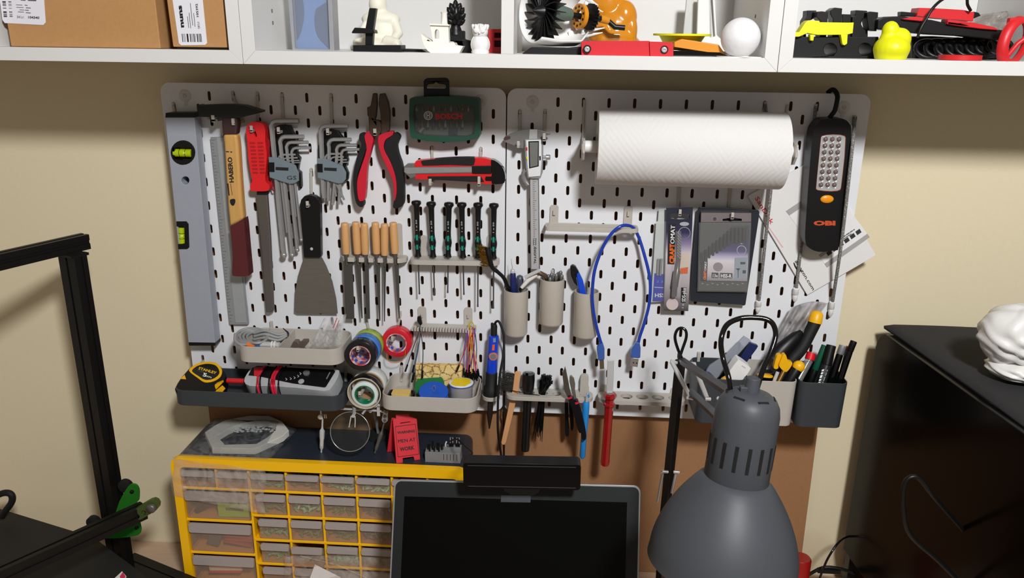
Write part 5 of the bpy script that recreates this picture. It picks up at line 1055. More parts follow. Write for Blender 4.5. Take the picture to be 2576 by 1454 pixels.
# ---- elastic cords --------------------------------------------------------------------------------
ck = bpy.data.materials.new('speckled_cord'); ck.use_nodes = True; nt = ck.node_tree; bs = nt.nodes['Principled BSDF']; bs.inputs['Roughness'].default_value = .85
tc = nt.nodes.new('ShaderNodeTexCoord'); vr = nt.nodes.new('ShaderNodeTexVoronoi'); vr.inputs['Scale'].default_value = 420; rp = nt.nodes.new('ShaderNodeValToRGB'); rp.color_ramp.elements[0].position = .28; rp.color_ramp.elements[1].position = .34
rp.color_ramp.elements[0].color = lin((172, 170, 166)); rp.color_ramp.elements[1].color = lin((112, 110, 107))
nt.links.new(tc.outputs['Object'], vr.inputs['Vector']); nt.links.new(vr.outputs['Distance'], rp.inputs['Fac']); nt.links.new(rp.outputs['Color'], bs.inputs['Base Color'])
for pts, cl_, endp, lb in ((((1925, 262), (1941, 420), (1940, 470), (1926, 600), (1909, 760)), 20, (1906, 786), 'grey speckled elastic cord running down from the paper towel roll'),
        (((2052, 268), (2046, 330), (2022, 560), (2003, 728)), 9, (1999, 758), 'grey speckled elastic cord passing left of the work lamp'),
        (((2149, 296), (2146, 350), (2118, 600), (2094, 762)), 46, (2088, 796), 'grey speckled elastic cord passing in front of the right edge of the work lamp')):
    t = thing('bungee', lb, 'elastic cord', (endp[0], endp[1], 6), 'elastic cords on the right pegboard')
    ds = [1.5]+[cl_]*(len(pts)-2)+[8]
    b = MB(); b.tube(cat([A(x, y, d) for (x, y), d in zip(pts, ds)], False, 6), 2.6, 8); b.build('cord', ck, t)
    p0 = A(pts[-1][0], pts[-1][1]-4, 8); p1 = A(endp[0], endp[1], 4); b = MB(); L = (p1-p0).length*1000; b.lathe(p0, p1-p0, [(0, 3), (1, 4.6), (L*.45, 4.8), (L*.5, 3.6), (L*.6, 4.4), (L*.85, 3.8), (L, 2)], 14); b.build('cord_end', WHITE, t)
    top = A(pts[0][0], pts[0][1], .5); b = MB(); b.box(top+V((0, -.0005, -.004)), 4.6, 3.5, 16); b.build('slot_hook', BEIGE_P, t, bev=.8)
# ---- drill packs ----------------------------------------------------------------------------------
ORI = mat('brand_orange', (238, 104, 22), .5); DKC = mat('dark_card', (52, 52, 58), .45, noise=.05)
t = thing('drill_bit_pack', 'clear blue labelled drill bit pack half hidden by the narrow masonry bit pack', 'drill bit pack', (1660, 757, 6))
b = MB(); b.poly(Z15((246, 195), (340, 190), (340, 330), (320, 1192), (160, 1200), (216, 330), (235, 330)), 10, 1); b.build('backing', mat('milky_plastic', (196, 202, 198), .3), t, bev=.3)
b = MB(); b.poly(Z15((200, 890), (310, 900), (320, 1190), (180, 1186)), 12, 4); bl = b.build('blue_sleeve', mat('deep_blue', (10, 34, 160), .4), t, bev=.4)
b = MB(); b.poly(Z15((196, 1036), (310, 1041), (310, 1046), (196, 1041)), 12.4, .3); b.build('white_line', PRINTW, bl)
tp(bl, 'HSS', Z15((203, 1143))[0], Z15((308, 1143))[0], 9.5, 12.2, PRINTW, off=.02); tp(bl, '2 3', Z15((222, 985))[0], Z15((288, 988))[0], 5, 12.2, mat('pale_blue', (110, 150, 220), .5))
for x0, x1 in ((242, 232), (275, 262)):
    b = MB(); b.tube([A(*Z15((x0, 730))[0], 14), A(*Z15((x1, 910))[0], 14)], 1.9, 8); b.build('drill_bit', STEEL, t)
b = MB(); b.poly(Z15((222, 330), (330, 330), (312, 1190), (172, 1186)), 20, 1); b.build('blister', clear('blister_clear', alpha=.06, rough=.08), t)
t = thing('masonry_bit_pack', 'narrow dark hanging pack with one long masonry bit and an orange and white logo', 'drill bit pack', (1700, 783, 14))
gm = bpy.data.materials.new('printed_fade'); gm.use_nodes = True; nt = gm.node_tree; bs = nt.nodes['Principled BSDF']; bs.inputs['Roughness'].default_value = .4
tc = nt.nodes.new('ShaderNodeTexCoord'); sp = nt.nodes.new('ShaderNodeSeparateXYZ'); mr = nt.nodes.new('ShaderNodeMapRange'); mr.inputs['From Min'].default_value = 0; mr.inputs['From Max'].default_value = .162; cr_ = nt.nodes.new('ShaderNodeValToRGB')
for pz, c in ((.0, (58, 55, 58)), (.12, (120, 112, 116)), (.32, (176, 168, 172)), (.62, (206, 196, 202)), (.72, (140, 128, 160)), (.84, (48, 46, 80)), (.97, (38, 40, 56))):
    e = cr_.color_ramp.elements.new(pz); e.color = lin(c)
cr_.color_ramp.elements.remove(cr_.color_ramp.elements[0]); cr_.color_ramp.elements.remove(cr_.color_ramp.elements[-1])
nt.links.new(tc.outputs['Object'], sp.inputs[0]); nt.links.new(sp.outputs['Z'], mr.inputs['Value']); nt.links.new(mr.outputs['Result'], cr_.inputs['Fac']); nt.links.new(cr_.outputs['Color'], bs.inputs['Base Color'])
b = MB(); b.poly(Z21((86, 15), (448, 5), (440, 250), (385, 1415), (52, 1408), (84, 300)), 20, 1.6, holes=[cat(Z21((150, 100), (250, 92), (268, 84), (290, 92), (380, 98), (400, 130), (385, 160), (270, 170), (150, 160), (138, 130)), True, 2)]); cd = b.build('card', gm, t, bev=.3)
b = MB(); b.poly(Z21((112, 235), (216, 228), (198, 782), (102, 778)), 20.3, .2); b.build('logo_panel', PRINTK, cd)
tp(cd, 'CRAFT', Z21((190, 768))[0], Z21((196, 502))[0], 11.5, 20.6, ORI, off=.05); tp(cd, 'OMAT', Z21((196, 500))[0], Z21((206, 252))[0], 11, 20.6, PRINTW, off=.05)
tp(cd, 'SDS-plus', Z21((344, 1288))[0], Z21((352, 1100))[0], 9.2, 20.6, PRINTW, off=.02); tp(cd, '1 6', Z21((322, 1372))[0], Z21((326, 1318))[0], 5, 20.6, PRINTW)
b = MB(); b.poly(Z21((288, 1095), (358, 1095), (350, 1300), (282, 1298)), 20.3, .2); b.build('text_panel', PRINTK, cd)
b = MB(); b.poly(Z21((275, 630), (400, 626), (392, 820), (270, 825)), 20.4, .3); b.build('wall_picture', mat('picture_beige', (206, 188, 176), .5), cd)
b = MB(); b.poly(Z21((270, 838), (382, 820), (376, 905), (270, 910)), 20.5, .3); b.build('brick_picture', mat('picture_brick', (206, 104, 64), .5), cd)
b = MB(); b.poly(Z21(*circ(332, 234, 64, 27)), 20.4, .3); b.build('oval_badge', mat('badge_grey', (170, 172, 178), .4), cd)
b = MB(); b.poly(Z21(*circ(332, 355, 82, 80)), 20.4, .3, holes=[Z21(*circ(332, 358, 76, 76))]); b.build('circle_mark', MATS['badge_grey'], cd)
b = MB(); b.poly(Z21(*circ(168, 1320, 82, 80, 32)), 20.4, .4); b.build('round_sticker', mat('sticker_pink', (204, 188, 188), .5), cd)
b = MB(); q = [A(*p, 27) for p in Z21((262, 375), (258, 520), (256, 700), (238, 850), (225, 900), (200, 1085), (190, 1210))]
b.tube([q[0], q[1], q[2], q[3], q[3].lerp(q[4], .4), q[5], q[5], q[6]], [3.0, 3.3, 3.3, 3.6, 5.6, 5.6, 4.6, 4.6], 12); bt = b.build('masonry_bit', mat('bit_grey', (120, 114, 110), .3, .8), t)
b = MB()
for i in range(9):
    p = q[0].lerp(q[2], i/8.5); b.tube([p+V((-.0032, -.0028, .004)), p+V((.0032, -.0028, -.003))], .9, 6)
b.build('spiral_flutes', STEEL, bt)
b = MB(); b.poly(Z21((215, 330), (290, 330), (275, 1235), (160, 1235)), 33.5, .8); b.build('blister', clear('blister_clear', alpha=.08, rough=.08), t)
t = thing('drill_bit_case', 'wide dark drill bit case in a clear hanging pack, right of the masonry bit', 'drill bit case', (1810, 765, 14))
b = MB(); b.poly(cat(Z21((545, 5), (900, 15), (1330, 45), (1352, 70), (1335, 200), (1160, 1335), (440, 1285), (410, 1270), (515, 30)), False, 1), 16, 3, holes=[]); b.build('backing_tray', mat('tray_black', (40, 44, 52), .3), t, bev=1)
b = MB(); b.poly(Z21((560, 80), (1238, 84), (1236, 205), (1180, 1150), (520, 1140), (545, 300)), 26, 10, holes=[cat(Z21((850, 165), (960, 150), (985, 120), (1005, 150), (1110, 165), (1110, 195), (850, 195)), True, 1)]); bx_ = b.build('metal_case', mat('case_grey', (78, 77, 75), .4, .2, noise=.05), t, bev=1)
b = MB(); b.poly(Z21((560, 82), (1238, 86), (1236, 205), (556, 210)), 27, 1, holes=[cat(Z21((850, 165), (960, 150), (985, 120), (1005, 150), (1110, 165), (1110, 195), (850, 195)), True, 1), Z21(*circ(742, 168, 22, 24))]); b.build('hang_flap', mat('flap_grey', (116, 108, 108), .5), t)
b = MB(); b.poly(Z21((545, 625), (640, 590), (980, 265), (1215, 255), (1205, 440), (930, 460), (650, 680), (640, 740), (545, 740)), 27, 1); b.build('bit_row', mat('row_dark', (56, 55, 55), .4), bx_)
for i in range(12):
    x = 570+i*52; y0 = 620-min(i, 8)*42; y1 = 700-min(i, 8)*34
    b = MB(); b.tube([A(*Z21((x, y0))[0], 28.4), A(*Z21((x-6, y1+60))[0], 28.4)], 1.6+.16*i, 8); b.build('drill_bit', mat('bit_black', (60, 58, 56), .4, .4), bx_)
gm2 = gm.copy(); gm2.name = 'printed_fade_wide'
for nn in gm2.node_tree.nodes:
    if nn.type == 'MAP_RANGE': nn.inputs['From Min'].default_value = .034; nn.inputs['From Max'].default_value = .106
    if nn.type == 'VALTORGB':
        r_ = nn.color_ramp
        for e, c in zip(r_.elements, ((92, 86, 88), (126, 118, 122), (186, 180, 184), (214, 208, 212), (176, 166, 196), (70, 62, 110), (50, 46, 84))): e.color = lin(c)
b = MB(); b.poly(Z21((648, 690), (940, 462), (1206, 436), (1180, 1010), (590, 1000), (600, 740), (645, 740)), 28.5, .6); cd = b.build('printed_insert', gm2, t)
b = MB(); b.poly(Z21((560, 740), (648, 730), (646, 800), (636, 1000), (556, 1000)), 28.8, .4); b.build('logo_panel', PRINTK, cd)
tp(cd, 'CRAFT', Z21((622, 988))[0], Z21((628, 868))[0], 6, 29, ORI, off=.05); tp(cd, 'OMAT', Z21((628, 864))[0], Z21((636, 742))[0], 5.6, 29, PRINTW, off=.05)
b = MB(); b.poly(Z21((702, 892), (795, 896), (792, 968), (700, 964)), 28.8, .3); b.poly(Z21((815, 896), (984, 902), (980, 972), (812, 968)), 28.8, .3); b.build('text_panel', PRINTK, cd)
tp(cd, '13x', Z21((716, 952))[0], Z21((786, 955))[0], 8, 29.2, PRINTW, off=.02); tp(cd, 'HSS-R', Z21((825, 958))[0], Z21((972, 962))[0], 9, 29.2, PRINTW, off=.03)
b = MB(); b.poly(Z21((1012, 690), (1190, 685), (1172, 985), (1005, 975)), 28.8, .3); pw = b.build('picture_panel', mat('picture_blue', (140, 150, 160), .5), cd)
b = MB(); b.poly(Z21((1090, 750), (1158, 750), (1156, 780), (1090, 780)), 29.1, .3); b.poly(Z21((1122, 860), (1168, 862), (1162, 905), (1120, 902)), 29.1, .3); b.poly(Z21((1030, 836), (1090, 836), (1066, 866), (1064, 965), (1056, 965), (1056, 866)), 29.1, .3); b.build('tool_pictograms', mat('picto_dark', (40, 42, 50), .5), pw)
b = MB(); b.poly(Z21(*circ(1106, 484, 48, 20)), 28.9, .3); b.build('oval_badge', mat('badge_pale', (196, 198, 204), .4), cd)
b = MB(); b.poly(Z21(*circ(1106, 588, 64, 62)), 28.9, .3, holes=[Z21(*circ(1106, 590, 58, 58))]); b.build('circle_mark', MATS['badge_pale'], cd)
b = MB(); b.poly(Z21(*circ(788, 815, 66, 60)), 28.9, .3); b.build('drill_drawing', mat('drawing_grey', (132, 124, 130), .5), cd)
b = MB()
for i in range(9): b.poly(Z21((565+i*68, 1036+(i % 2)*14), (590+i*68, 1037+(i % 2)*14), (589+i*68, 1046+(i % 2)*14), (564+i*68, 1045+(i % 2)*14)), 26.4, .3)
b.build('size_marks', mat('size_ink', (150, 146, 146), .5), bx_)
b = MB(); b.poly(Z21((530, 215), (1240, 215), (1195, 1160), (505, 1150)), 33, .8); b.build('blister', MATS['blister_clear'], t)
# ---- empty towel-rail holder and the blue USB cable -----------------------------------------------
t = thing('bar_holder', 'empty beige bar holder with the blue cable hung over its right end', 'holder', (1490, 580, 15))
for x, y in ((1394, 540), (1580, 543)):
    p = A(x, y, 2); b = MB(); b.slab([mm(p.x*1000+a, -3, (p.z-ZB)*1000+c) for a, c in rrect(-7, -24, 7, 16, 4, 4)], V((0, .0028, 0))); b.build('bracket_strip', BEIGE_P, t, bev=.5)
    b = MB(); b.box(p+V((0, -.0032, .004)), 4, 3.4, 8); b.build('strip_clip', BEIGE_P, t, bev=.5)
b = MB(); p, q = A(1371, 574, 28), A(1606, 579, 28); z0 = (p.z-ZB)*1000; x0, x1 = p.x*1000, q.x*1000
b.slab([mm(x, y, z0+3.6) for x, y in rrect(x0, -34, x1, -1, 8, 4)], V((0, 0, -.0068)), [[mm(x, y, z0+3.6) for x, y in rrect(x0+4, -30, x1-4, -5, 6, 4)]]); b.build('rail', BEIGE_P, t, bev=1)
t = thing('usb_cable', 'translucent blue USB cable hanging in a loop', 'cable', (1560, 925, 30))
UB = mat('translucent_blue', (26, 60, 168), .22, noise=.2, scale=400, coat=.3); UPL = mat('blue_plug', (58, 92, 168), .2, noise=.08, coat=.3)
b = MB(); b.ptube([(1514, 868, 44), (1508, 850, 44), (1499, 815, 44), (1492, 775, 44), (1490, 735, 44), (1496, 680, 44), (1515, 625, 44), (1538, 588, 44), (1560, 570, 42), (1578, 567, 36), (1594, 574, 26), (1608, 600, 20), (1622, 645, 26), (1633, 690, 30), (1636, 725, 32), (1632, 770, 32), (1620, 815, 32), (1610, 845, 32), (1604, 870, 32)], 2.7, 10, sm=6); b.build('cord', UB, t)
b = MB(); b.poly(cat([(1508, 866), (1517, 864), (1521, 878), (1521, 906), (1505, 908), (1501, 876)], False, 1), 48, 9); b.build('micro_plug', UPL, t, bev=2, seg=3)
b = MB(); b.poly([(1508, 906), (1519, 905), (1520, 928), (1509, 929)], 46, 5); b.build('micro_contact', mat('gilt', (150, 140, 110), .3, .9), t, bev=.6)
b = MB(); b.poly(cat([(1600, 862), (1609, 862), (1612, 876), (1611, 902), (1587, 901), (1588, 880)], False, 1), 36, 9); b.build('usb_plug', UPL, t, bev=2, seg=3)
b = MB(); b.poly([(1589, 900), (1607, 902), (1604, 924), (1586, 921)], 34, 4.6); sh = b.build('usb_shell', mat('usb_metal', (190, 184, 178), .3, .8), t, bev=.5)
b = MB(); b.poly([(1592, 911), (1595, 911), (1595, 914), (1592, 914)], 34.3, .3); b.poly([(1600, 912), (1603, 912), (1603, 915), (1600, 915)], 34.3, .3); b.build('shell_windows', BLACK, sh)
# ---- three cups -----------------------------------------------------------------------------------
CUPB = mat('cup_beige', (186, 178, 166), .35, noise=.03)
def cup(px, top, bot, label):
    p = A(px, top, 39); z1 = (p.z-ZB)*1000; z0 = z1-80; x = p.x*1000
    t = thing('tool_cup', label, 'cup', mm(x, -21, z0), 'beige cups on the pegboards')
    b = MB(); b.lathe(mm(x, -21, z0), (0, 0, 1), [(0, 17), (1.5, 19), (4, 20), (80, 20.4), (80, 18.8), (4, 18.4), (3, .1)], 36); b.build('cup_body', CUPB, t)
    b = MB(); b.bx(x-2.3, x+2.3, -3, 4, z1-6, z1+9); b.build('cup_hook', BEIGE_P, t, bev=.6)
    return x, z1
c1 = cup(1297, 736, 848, 'beige cup holding a brass brush, first of the three cups from the left')
c2 = cup(1389, 708, 822, 'beige cup full of grey drill bits, middle of the three cups')
c3 = cup(1477, 740, 853, 'beige cup holding a blue cutter, rightmost of the three cups')
t = thing('brass_brush', 'black brush with brass bristles leaning out of the left cup', 'brush', A(1290, 800, 22))
hd = [A(*p) for p in ((1226, 622, 30), (1232, 650, 32), (1238, 672, 32), (1252, 684, 30), (1268, 700, 27), (1277, 722, 24), (1292, 740, 20), (1298, 790, 18))]
b = MB(); b.tube(cat(hd, False, 5), [4.5]*5+[4]*5+[3.6]*5+[3.2]*5+[3.4]*5+[3.8]*5+[4]*6, 10); b.build('handle', BLACK, t)
b = MB()
for i in range(150):
    f = rnd.random(); p = hd[0].lerp(hd[2], f); d = V((-.016+rnd.uniform(-.003, .003), rnd.uniform(-.006, .006), .003+rnd.uniform(-.004, .004)))
    b.tube([p, p+d], .45, 3)
b.build('brass_bristles', mat('brass_wire', (150, 112, 44), .4, .7), t, stuff=True)
t = thing('scribe', 'dark blue handled scribe with a needle tip standing in the left cup', 'scribe', A(1296, 790, 26))
b = MB(); p = A(1290, 684, 26); q = A(1295, 790, 24); b.lathe(p, q-p, [(0, 3), (3, 4.6), (12, 5.2), (50, 5.4), (70, 4)], 16); b.build('handle', mat('navy_handle', (24, 36, 92), .35), t)
b = MB(); b.lathe(p, p-q, [(-1, 4.4), (2, 4), (5, 2.6), (6, 1)], 14); b.build('collar', CHROME, t)
b = MB(); b.tube([p, A(1286, 651, 27)], [.6, .25], 6); b.build('needle', STEEL, t)
b = MB(); p = A(1308, 692, 16); q = A(1304, 780, 18); b.lathe(p, q-p, [(0, 2), (2, 5), (8, 6.5), (14, 5.5), (30, 3), (60, 3)], 14); tag(b.build('grey_tool', mat('slate_handle', (70, 76, 90), .35)), 'grey rounded tool handle beside the blue scribe in the left cup', 'tool')
t = thing('metal_tube', 'shiny metal tool lying across the rims of the left and middle cups', 'tool', A(1350, 690, 30))
b = MB(); b.tube([A(1320, 698, 34), A(1358, 680, 34)], 3.0, 12); b.build('chrome_rod', CHROME, t)
b = MB(); b.tube([A(1352, 684, 30), A(1372, 694, 30), A(1376, 703, 28)], [4.2, 4.4, 3.6], 12); b.build('brown_joint', mat('tarnished_metal', (130, 112, 96), .3, .9), t)
b = MB(); b.tube([A(1355, 688, 26), A(1330, 704, 30), A(1312, 724, 30)], [3.4, 3.8, 3], 12); b.build('pale_sleeve', mat('pale_sleeve', (222, 216, 210), .4), t)
dl = ['grey drill bit', 'grey drill bit']
for i, (x, y) in enumerate(((1380, 690), (1388, 686), (1393, 694), (1400, 688), (1405, 684), (1411, 681), (1414, 690), (1384, 697))):
    b = MB(); p = A(x, y, 14+7*(i % 4)); q = mm(c2[0]+(x-1396)*.25, -12-6*(i % 4), c2[1]-70); L = (q-p).length*1000
    b.lathe(p, q-p, [(0, 1.2), (2, 3), (8, 3.4), (10, 2.6), (L, 2.2)], 8); o = b.build('drill_bit', mat('worn_steel', (122, 122, 118), .4, .6)); tag(o, 'dull grey drill bit standing in the middle cup', 'drill bit', 'drill bits in the middle cup')
t = thing('cutter', 'blue and black folding cutter standing in the right cup', 'cutter', A(1480, 800, 22))
b = MB(); b.poly(cat([(1449, 686), (1456, 684), (1466, 705), (1475, 738), (1490, 800), (1476, 800), (1458, 742)], False, 1), 26, 9); b.build('blue_body', mat('bright_blue', (18, 72, 200), .35), t, bev=2, seg=3)
b = MB(); b.poly(cat([(1434, 672), (1440, 667), (1448, 671), (1457, 686), (1448, 692), (1453, 722), (1444, 712), (1436, 694)], False, 1), 27, 10); b.build('black_end', BLACK, t, bev=2, seg=3)
Z19 = zoom(780, 980, 5.591); Z20 = zoom(480, 1020, 8.05)
# ---- trays on the pegboard ------------------------------------------------------------------------
def tray(x0, x1, y0, zt, h, m, label, r=20, hooks=(), div=None, name='peg_tray'):
    t = thing(name, label, 'tray', mm((x0+x1)/2, -3, zt-h)); y1 = -2.5
    def ring(dr, z): return [mm(x, y, z) for x, y in rrect(x0+dr, y0+dr, x1-dr, y1-dr, r-dr*.5, 6)]
    b = MB(); b.slab([mm(x, y, zt) for x, y in rrect(x0, y0, x1, y1, r, 6)], V((0, 0, -h*.001)), [[mm(x, y, zt) for x, y in rrect(x0+2, y0+2, x1-2, y1-2, r-2, 6)]])
    b.build('tray_wall', m, t, bev=.7)
    b = MB(); b.slab([mm(x, y, zt-h+2) for x, y in rrect(x0+1, y0+1, x1-1, y1-1, r-1, 6)], V((0, 0, -.0019))); b.build('tray_floor', m, t)
    for x in hooks:
        b = MB(); b.bx(x-2.4, x+2.4, y1-2.5, 4, zt-12, zt+12); b.bx(x-2.4, x+2.4, y1-4.4, y1-1.8, zt-16, zt+1); b.build('tray_hook', BEIGE_P, t, bev=.7)
    if div is not None:
        b = MB(); b.slab([mm(div-1, y0+2, zt-1), mm(div+1, y0+2, zt-1), mm(div+1, y1-2, zt-1), mm(div-1, y1-2, zt-1)], V((0, 0, -(h-2)*.001))); b.build('divider', m, t)
    return t
TRD = mat('tray_slate', (52, 57, 61), .5, noise=.05)
tray(9.5, 298, -101.6, -495, 27.5, TRD, 'dark grey tray holding the tape measure and multimeter', hooks=(20, 280))
tray(124, 298.5, -94, -414.6, 28, BEIGE_P, 'beige divided tray holding a coiled grey cable, above the dark grey tray', hooks=(152, 272), div=193)
tray(363, 523.5, -99.4, -491.2, 26, BEIGE_P, 'beige tray holding the solder reel and sponge', hooks=(380, 506))
# contents of the upper tray
t = thing('proximity_sensor', 'coiled grey cable with an orange collared steel sensor in the upper beige tray', 'sensor', mm(160, -55, -440))
CBL = mat('grey_cable', (150, 151, 150), .45)
b = MB(); P = []
for i in range(4):
    for j in range(12):
        a = 2*PI*j/12; P.append(A(634+math.cos(a)*(40-i*5)+i*4, 846+math.sin(a)*(20-i*2)+i, 52+math.sin(a)*30+2*i))
b.tube(cat(P, False, 3), 2.5, 8)
for i in range(3):
    b.tube(cat([A(640, 838+i*8, 40+i*8), A(668, 832+i*9, 42+i*9), A(700, 842+i*7, 42+i*8), A(722, 836+i*4, 36+i*8)], False, 5), 2.5, 8)
b.build('coil', CBL, t)
b = MB(); b.tube(cat([A(592, 840, 60), A(592, 856, 74), A(604, 866, 82), A(624, 867, 82)], False, 5), 2.6, 8); b.build('lead', CBL, t)
for i, (x0, x1, r, m_, nm) in enumerate(((624, 643, 5.6, mat('vivid_orange', (240, 112, 30), .4), 'orange_collar'), (643, 657, 5.0, mat('steel_blue', (70, 100, 150), .35), 'blue_collar'), (657, 703, 5.2, CHROME, 'steel_barrel'))):
    b = MB(); b.tube([A(x0, 867, 82), A(x1, 868.5, 82)], r, 18); b.build(nm, m_, t)
for x in (684, 691):
    b = MB(); b.lathe(A(x, 868, 82), (1, 0, 0), [(0, 7.2), (1.6, 7.2)], 6); b.build('lock_nut', WHITE, t)
for i in range(4):
    b = MB(); b.tube(cat([A(705, 850, 50), A(722+i, 848-i*3, 44), A(726-i*2, 838-i*2, 40), A(712+i*3, 826+i*3, 36)], False, 4), .8, 6); b.build('loose_wire', [BLACK, wm('brown', (90, 60, 40)), wm('blue', (50, 70, 150)), BLACK][i], t)
b = MB(); b.slab([A(x, y, 72) for x, y in Z10((1610, 488), (1650, 410), (1700, 412), (1720, 440), (1760, 405), (1830, 405), (1835, 440), (1790, 495))], V((0, .012, 0))); tag(b.build('metal_clip', mat('bronze_grey', (128, 114, 104), .4, .6), bev=.8), 'brownish metal clip lying in the right half of the upper tray', 'clip')
t = thing('clear_pouch', 'clear bag of glass parts sticking out of the right end of the upper tray', 'bag', mm(265, -60, -440))
b = MB()
def pf(u, v):
    x = 700+u*0; c0 = V((745+u*90, 868-0*u)).to_3d() if False else None
    a = (788+u*58, 878-u*8); c = (815+u*57, 800-u*10); px = a[0]+(c[0]-a[0])*v+(1-v)*(u-.5)*20; py = a[1]+(c[1]-a[1])*v
    return A(px, py, 62-24*v+4*math.sin(u*7+v*5)+3*math.sin(u*17))
b.grid(pf, 18, 14); b.build('bag_film', BAGM, t, solid=.3)
b = MB()
for (x, y) in ((848, 800), (853, 806)): b.tube([A(x, y, 42), A(x-10, y+25, 50)], .7, 5)
b.build('red_seal', mat('seal_red', (180, 60, 66), .4), t)
GLS = clear('bead_glass', alpha=.25, rough=.03, body=(190, 186, 182))
for i in range(9):
    b = MB(); b.sph(A(780+i*6.5, 868-(i%3)*5, 76-(i%3)*8), 4.8, nu=12, nv=8); b.build('glass_bead', GLS, t)
# tape measure
n_ = V((.05, -.36, .93)).normalized(); p0 = A(545, 962, 72)
TP = lambda *p: [AP(x, y, p0, n_) for x, y in Z10(*p)]
t = thing('tape_measure', 'black and yellow pocket tape measure lying at the left end of the dark tray', 'tape measure', mm(60, -60, -521))
ol = [(98, 1020), (130, 955), (185, 870), (290, 752), (380, 704), (490, 676), (610, 684), (700, 728), (752, 790), (774, 862), (752, 936), (700, 985), (660, 1050), (600, 1082), (200, 1082), (108, 1055)]
b = MB(); b.slab(TP(*ol), -n_*.026); b.build('case', BLACK, t, bev=3, seg=3)
up_ = lambda pts, h: [p+n_*h*.001 for p in pts]
yo = cat([(290, 800), (330, 745), (400, 702), (520, 680), (640, 695), (705, 755), (722, 815), (690, 885), (600, 935), (490, 946), (395, 885)], True, 3); yi = cat([(330, 805), (365, 755), (430, 722), (530, 706), (625, 722), (672, 770), (686, 825), (655, 872), (590, 908), (500, 916), (415, 868)], True, 3)
b = MB(); b.slab(up_(TP(*yo), 1.2), -n_*.003, [up_(TP(*yi), 1.2)]); b.build('yellow_ring', YEL, t, bev=.6)
b = MB(); b.slab(up_(TP(*yi), .8), -n_*.002); fc_ = b.build('face_disc', mat('face_black', (28, 27, 26), .35), t)
def ft(par, s_, a, c, h, m, **k):
    A0, A1 = TP(a)[0]+n_*.001, TP(c)[0]+n_*.001; dx, dy = c[0]-a[0], c[1]-a[1]; l = math.hypot(dx, dy); U = TP((a[0]+dy/l*h, a[1]-dx/l*h))[0]+n_*.001-A0
    return text(par, s_, A0, A1, U, m, lift=.15, **k)
ft(fc_, 'STANLEY', (412, 778), (645, 845), 34, PRINTY, off=.03); ft(fc_, 'TYLON', (398, 800), (480, 828), 22, mat('dim_ink', (110, 104, 96), .6)); ft(fc_, '5', (468, 868), (518, 880), 48, PRINTW, off=.04); ft(fc_, 'm', (522, 880), (580, 896), 26, PRINTW, off=.02)
b = MB(); b.slab(up_(TP((178, 900), (232, 848), (250, 906)), .6), -n_*.002); b.build('yellow_arrow', YEL, t)
b = MB(); b.slab([A(x, y, 88) for x, y in Z10((622, 978), (705, 945), (712, 968), (640, 1040), (625, 1010))], V((0, .01, 0))); b.slab([A(x, y, 92) for x, y in Z10((630, 1078), (640, 1050), (700, 1005), (742, 1050), (722, 1078))], V((0, .008, 0))); b.build('blade_tip', YEL, t, bev=.5)
# multimeter
nm_ = V((-.06, -.42, .90)).normalized(); pm_ = A(*Z10((1640, 955))[0], 82)
MP = lambda *p, z=0: [AP(x, y, pm_+nm_*z*.001, nm_) for x, y in Z10(*p)]
t = thing('multimeter', 'grey multimeter with a black face wrapped in red and black leads', 'multimeter', mm(200, -60, -521))
MG = mat('meter_grey', (182, 184, 186), .45)
ob = cat(MP((1005, 925), (1040, 830), (1110, 748), (1210, 718), (1700, 735), (2190, 765), (2245, 805), (2225, 880), (2150, 1000), (2060, 1050), (1700, 1010), (1300, 985), (1080, 985)), True, 2)
b = MB(); b.slab([p-nm_*.001 for p in ob], -nm_*.030); b.build('case', MG, t, bev=9, seg=5)
fcp = MP((1062, 850), (1112, 752), (1180, 728), (2180, 778), (2198, 800), (2075, 1000), (2055, 1008), (1640, 955), (1200, 862))
b = MB(); b.slab([p+nm_*.0002 for p in fcp], -nm_*.004); fb = b.build('face_panel', BLACK, t, bev=.6)
b = MB(); b.slab(MP((1135, 745), (1275, 742), (1225, 848), (1135, 848), z=2), -nm_*.006); b.build('red_socket', RED, t, bev=.6)
b = MB(); b.lathe(mm(0, 0, 0)+MP((1825, 828))[0]-mm(0, 0, 0), nm_, [(-.0, 6), (3, 5.6), (3.4, 4.6)], 20); b.build('dial_knob', mat('dial_grey', (128, 130, 130), .3, .4), t)
b = MB(); b.lathe(MP((1755, 935))[0], nm_, [(-1, 5.4), (1.4, 5), (1.8, 4)], 20); b.build('round_button', mat('button_grey', (168, 170, 172), .4), t)
for i, (x, y) in enumerate(((1560, 905), (1618, 898), (1668, 886), (1715, 866), (1745, 832))):
    b = MB(); c0, c1_, c2_ = MP((x-10, y-14), (x+10, y), (x-8, y+14)); b.tube([c0+nm_*.0004, c1_+nm_*.0004, c2_+nm_*.0004], .5, 4); b.build('printed_chevron', PRINTW, fb)
b = MB(); b.slab([p+nm_*.0006 for p in MP((2078, 900), (2125, 812), (2138, 816), (2092, 905))], -nm_*.001); b.build('printed_name', mat('dim_white', (120, 120, 120), .6), fb)
def lead(nm, px, w, m):
    b = MB(); P = [q+nm_*.0014 for q in MP((px+95, 738), (px+60, 775), (px+20, 830))]
    fr_ = [MP((px-2, 880))[0]+nm_*.0016, MP((px-10, 925))[0]+nm_*.0006, A(*Z10((px-12, 975))[0], 92.5), A(*Z10((px-2, 1040))[0], 94), A(*Z10((px+16, 1110))[0], 94)]
    b.tube(cat(P+fr_, False, 4), w, 8); return b.build(nm, m, t)
LR = mat('lead_red', (212, 30, 60), .35)
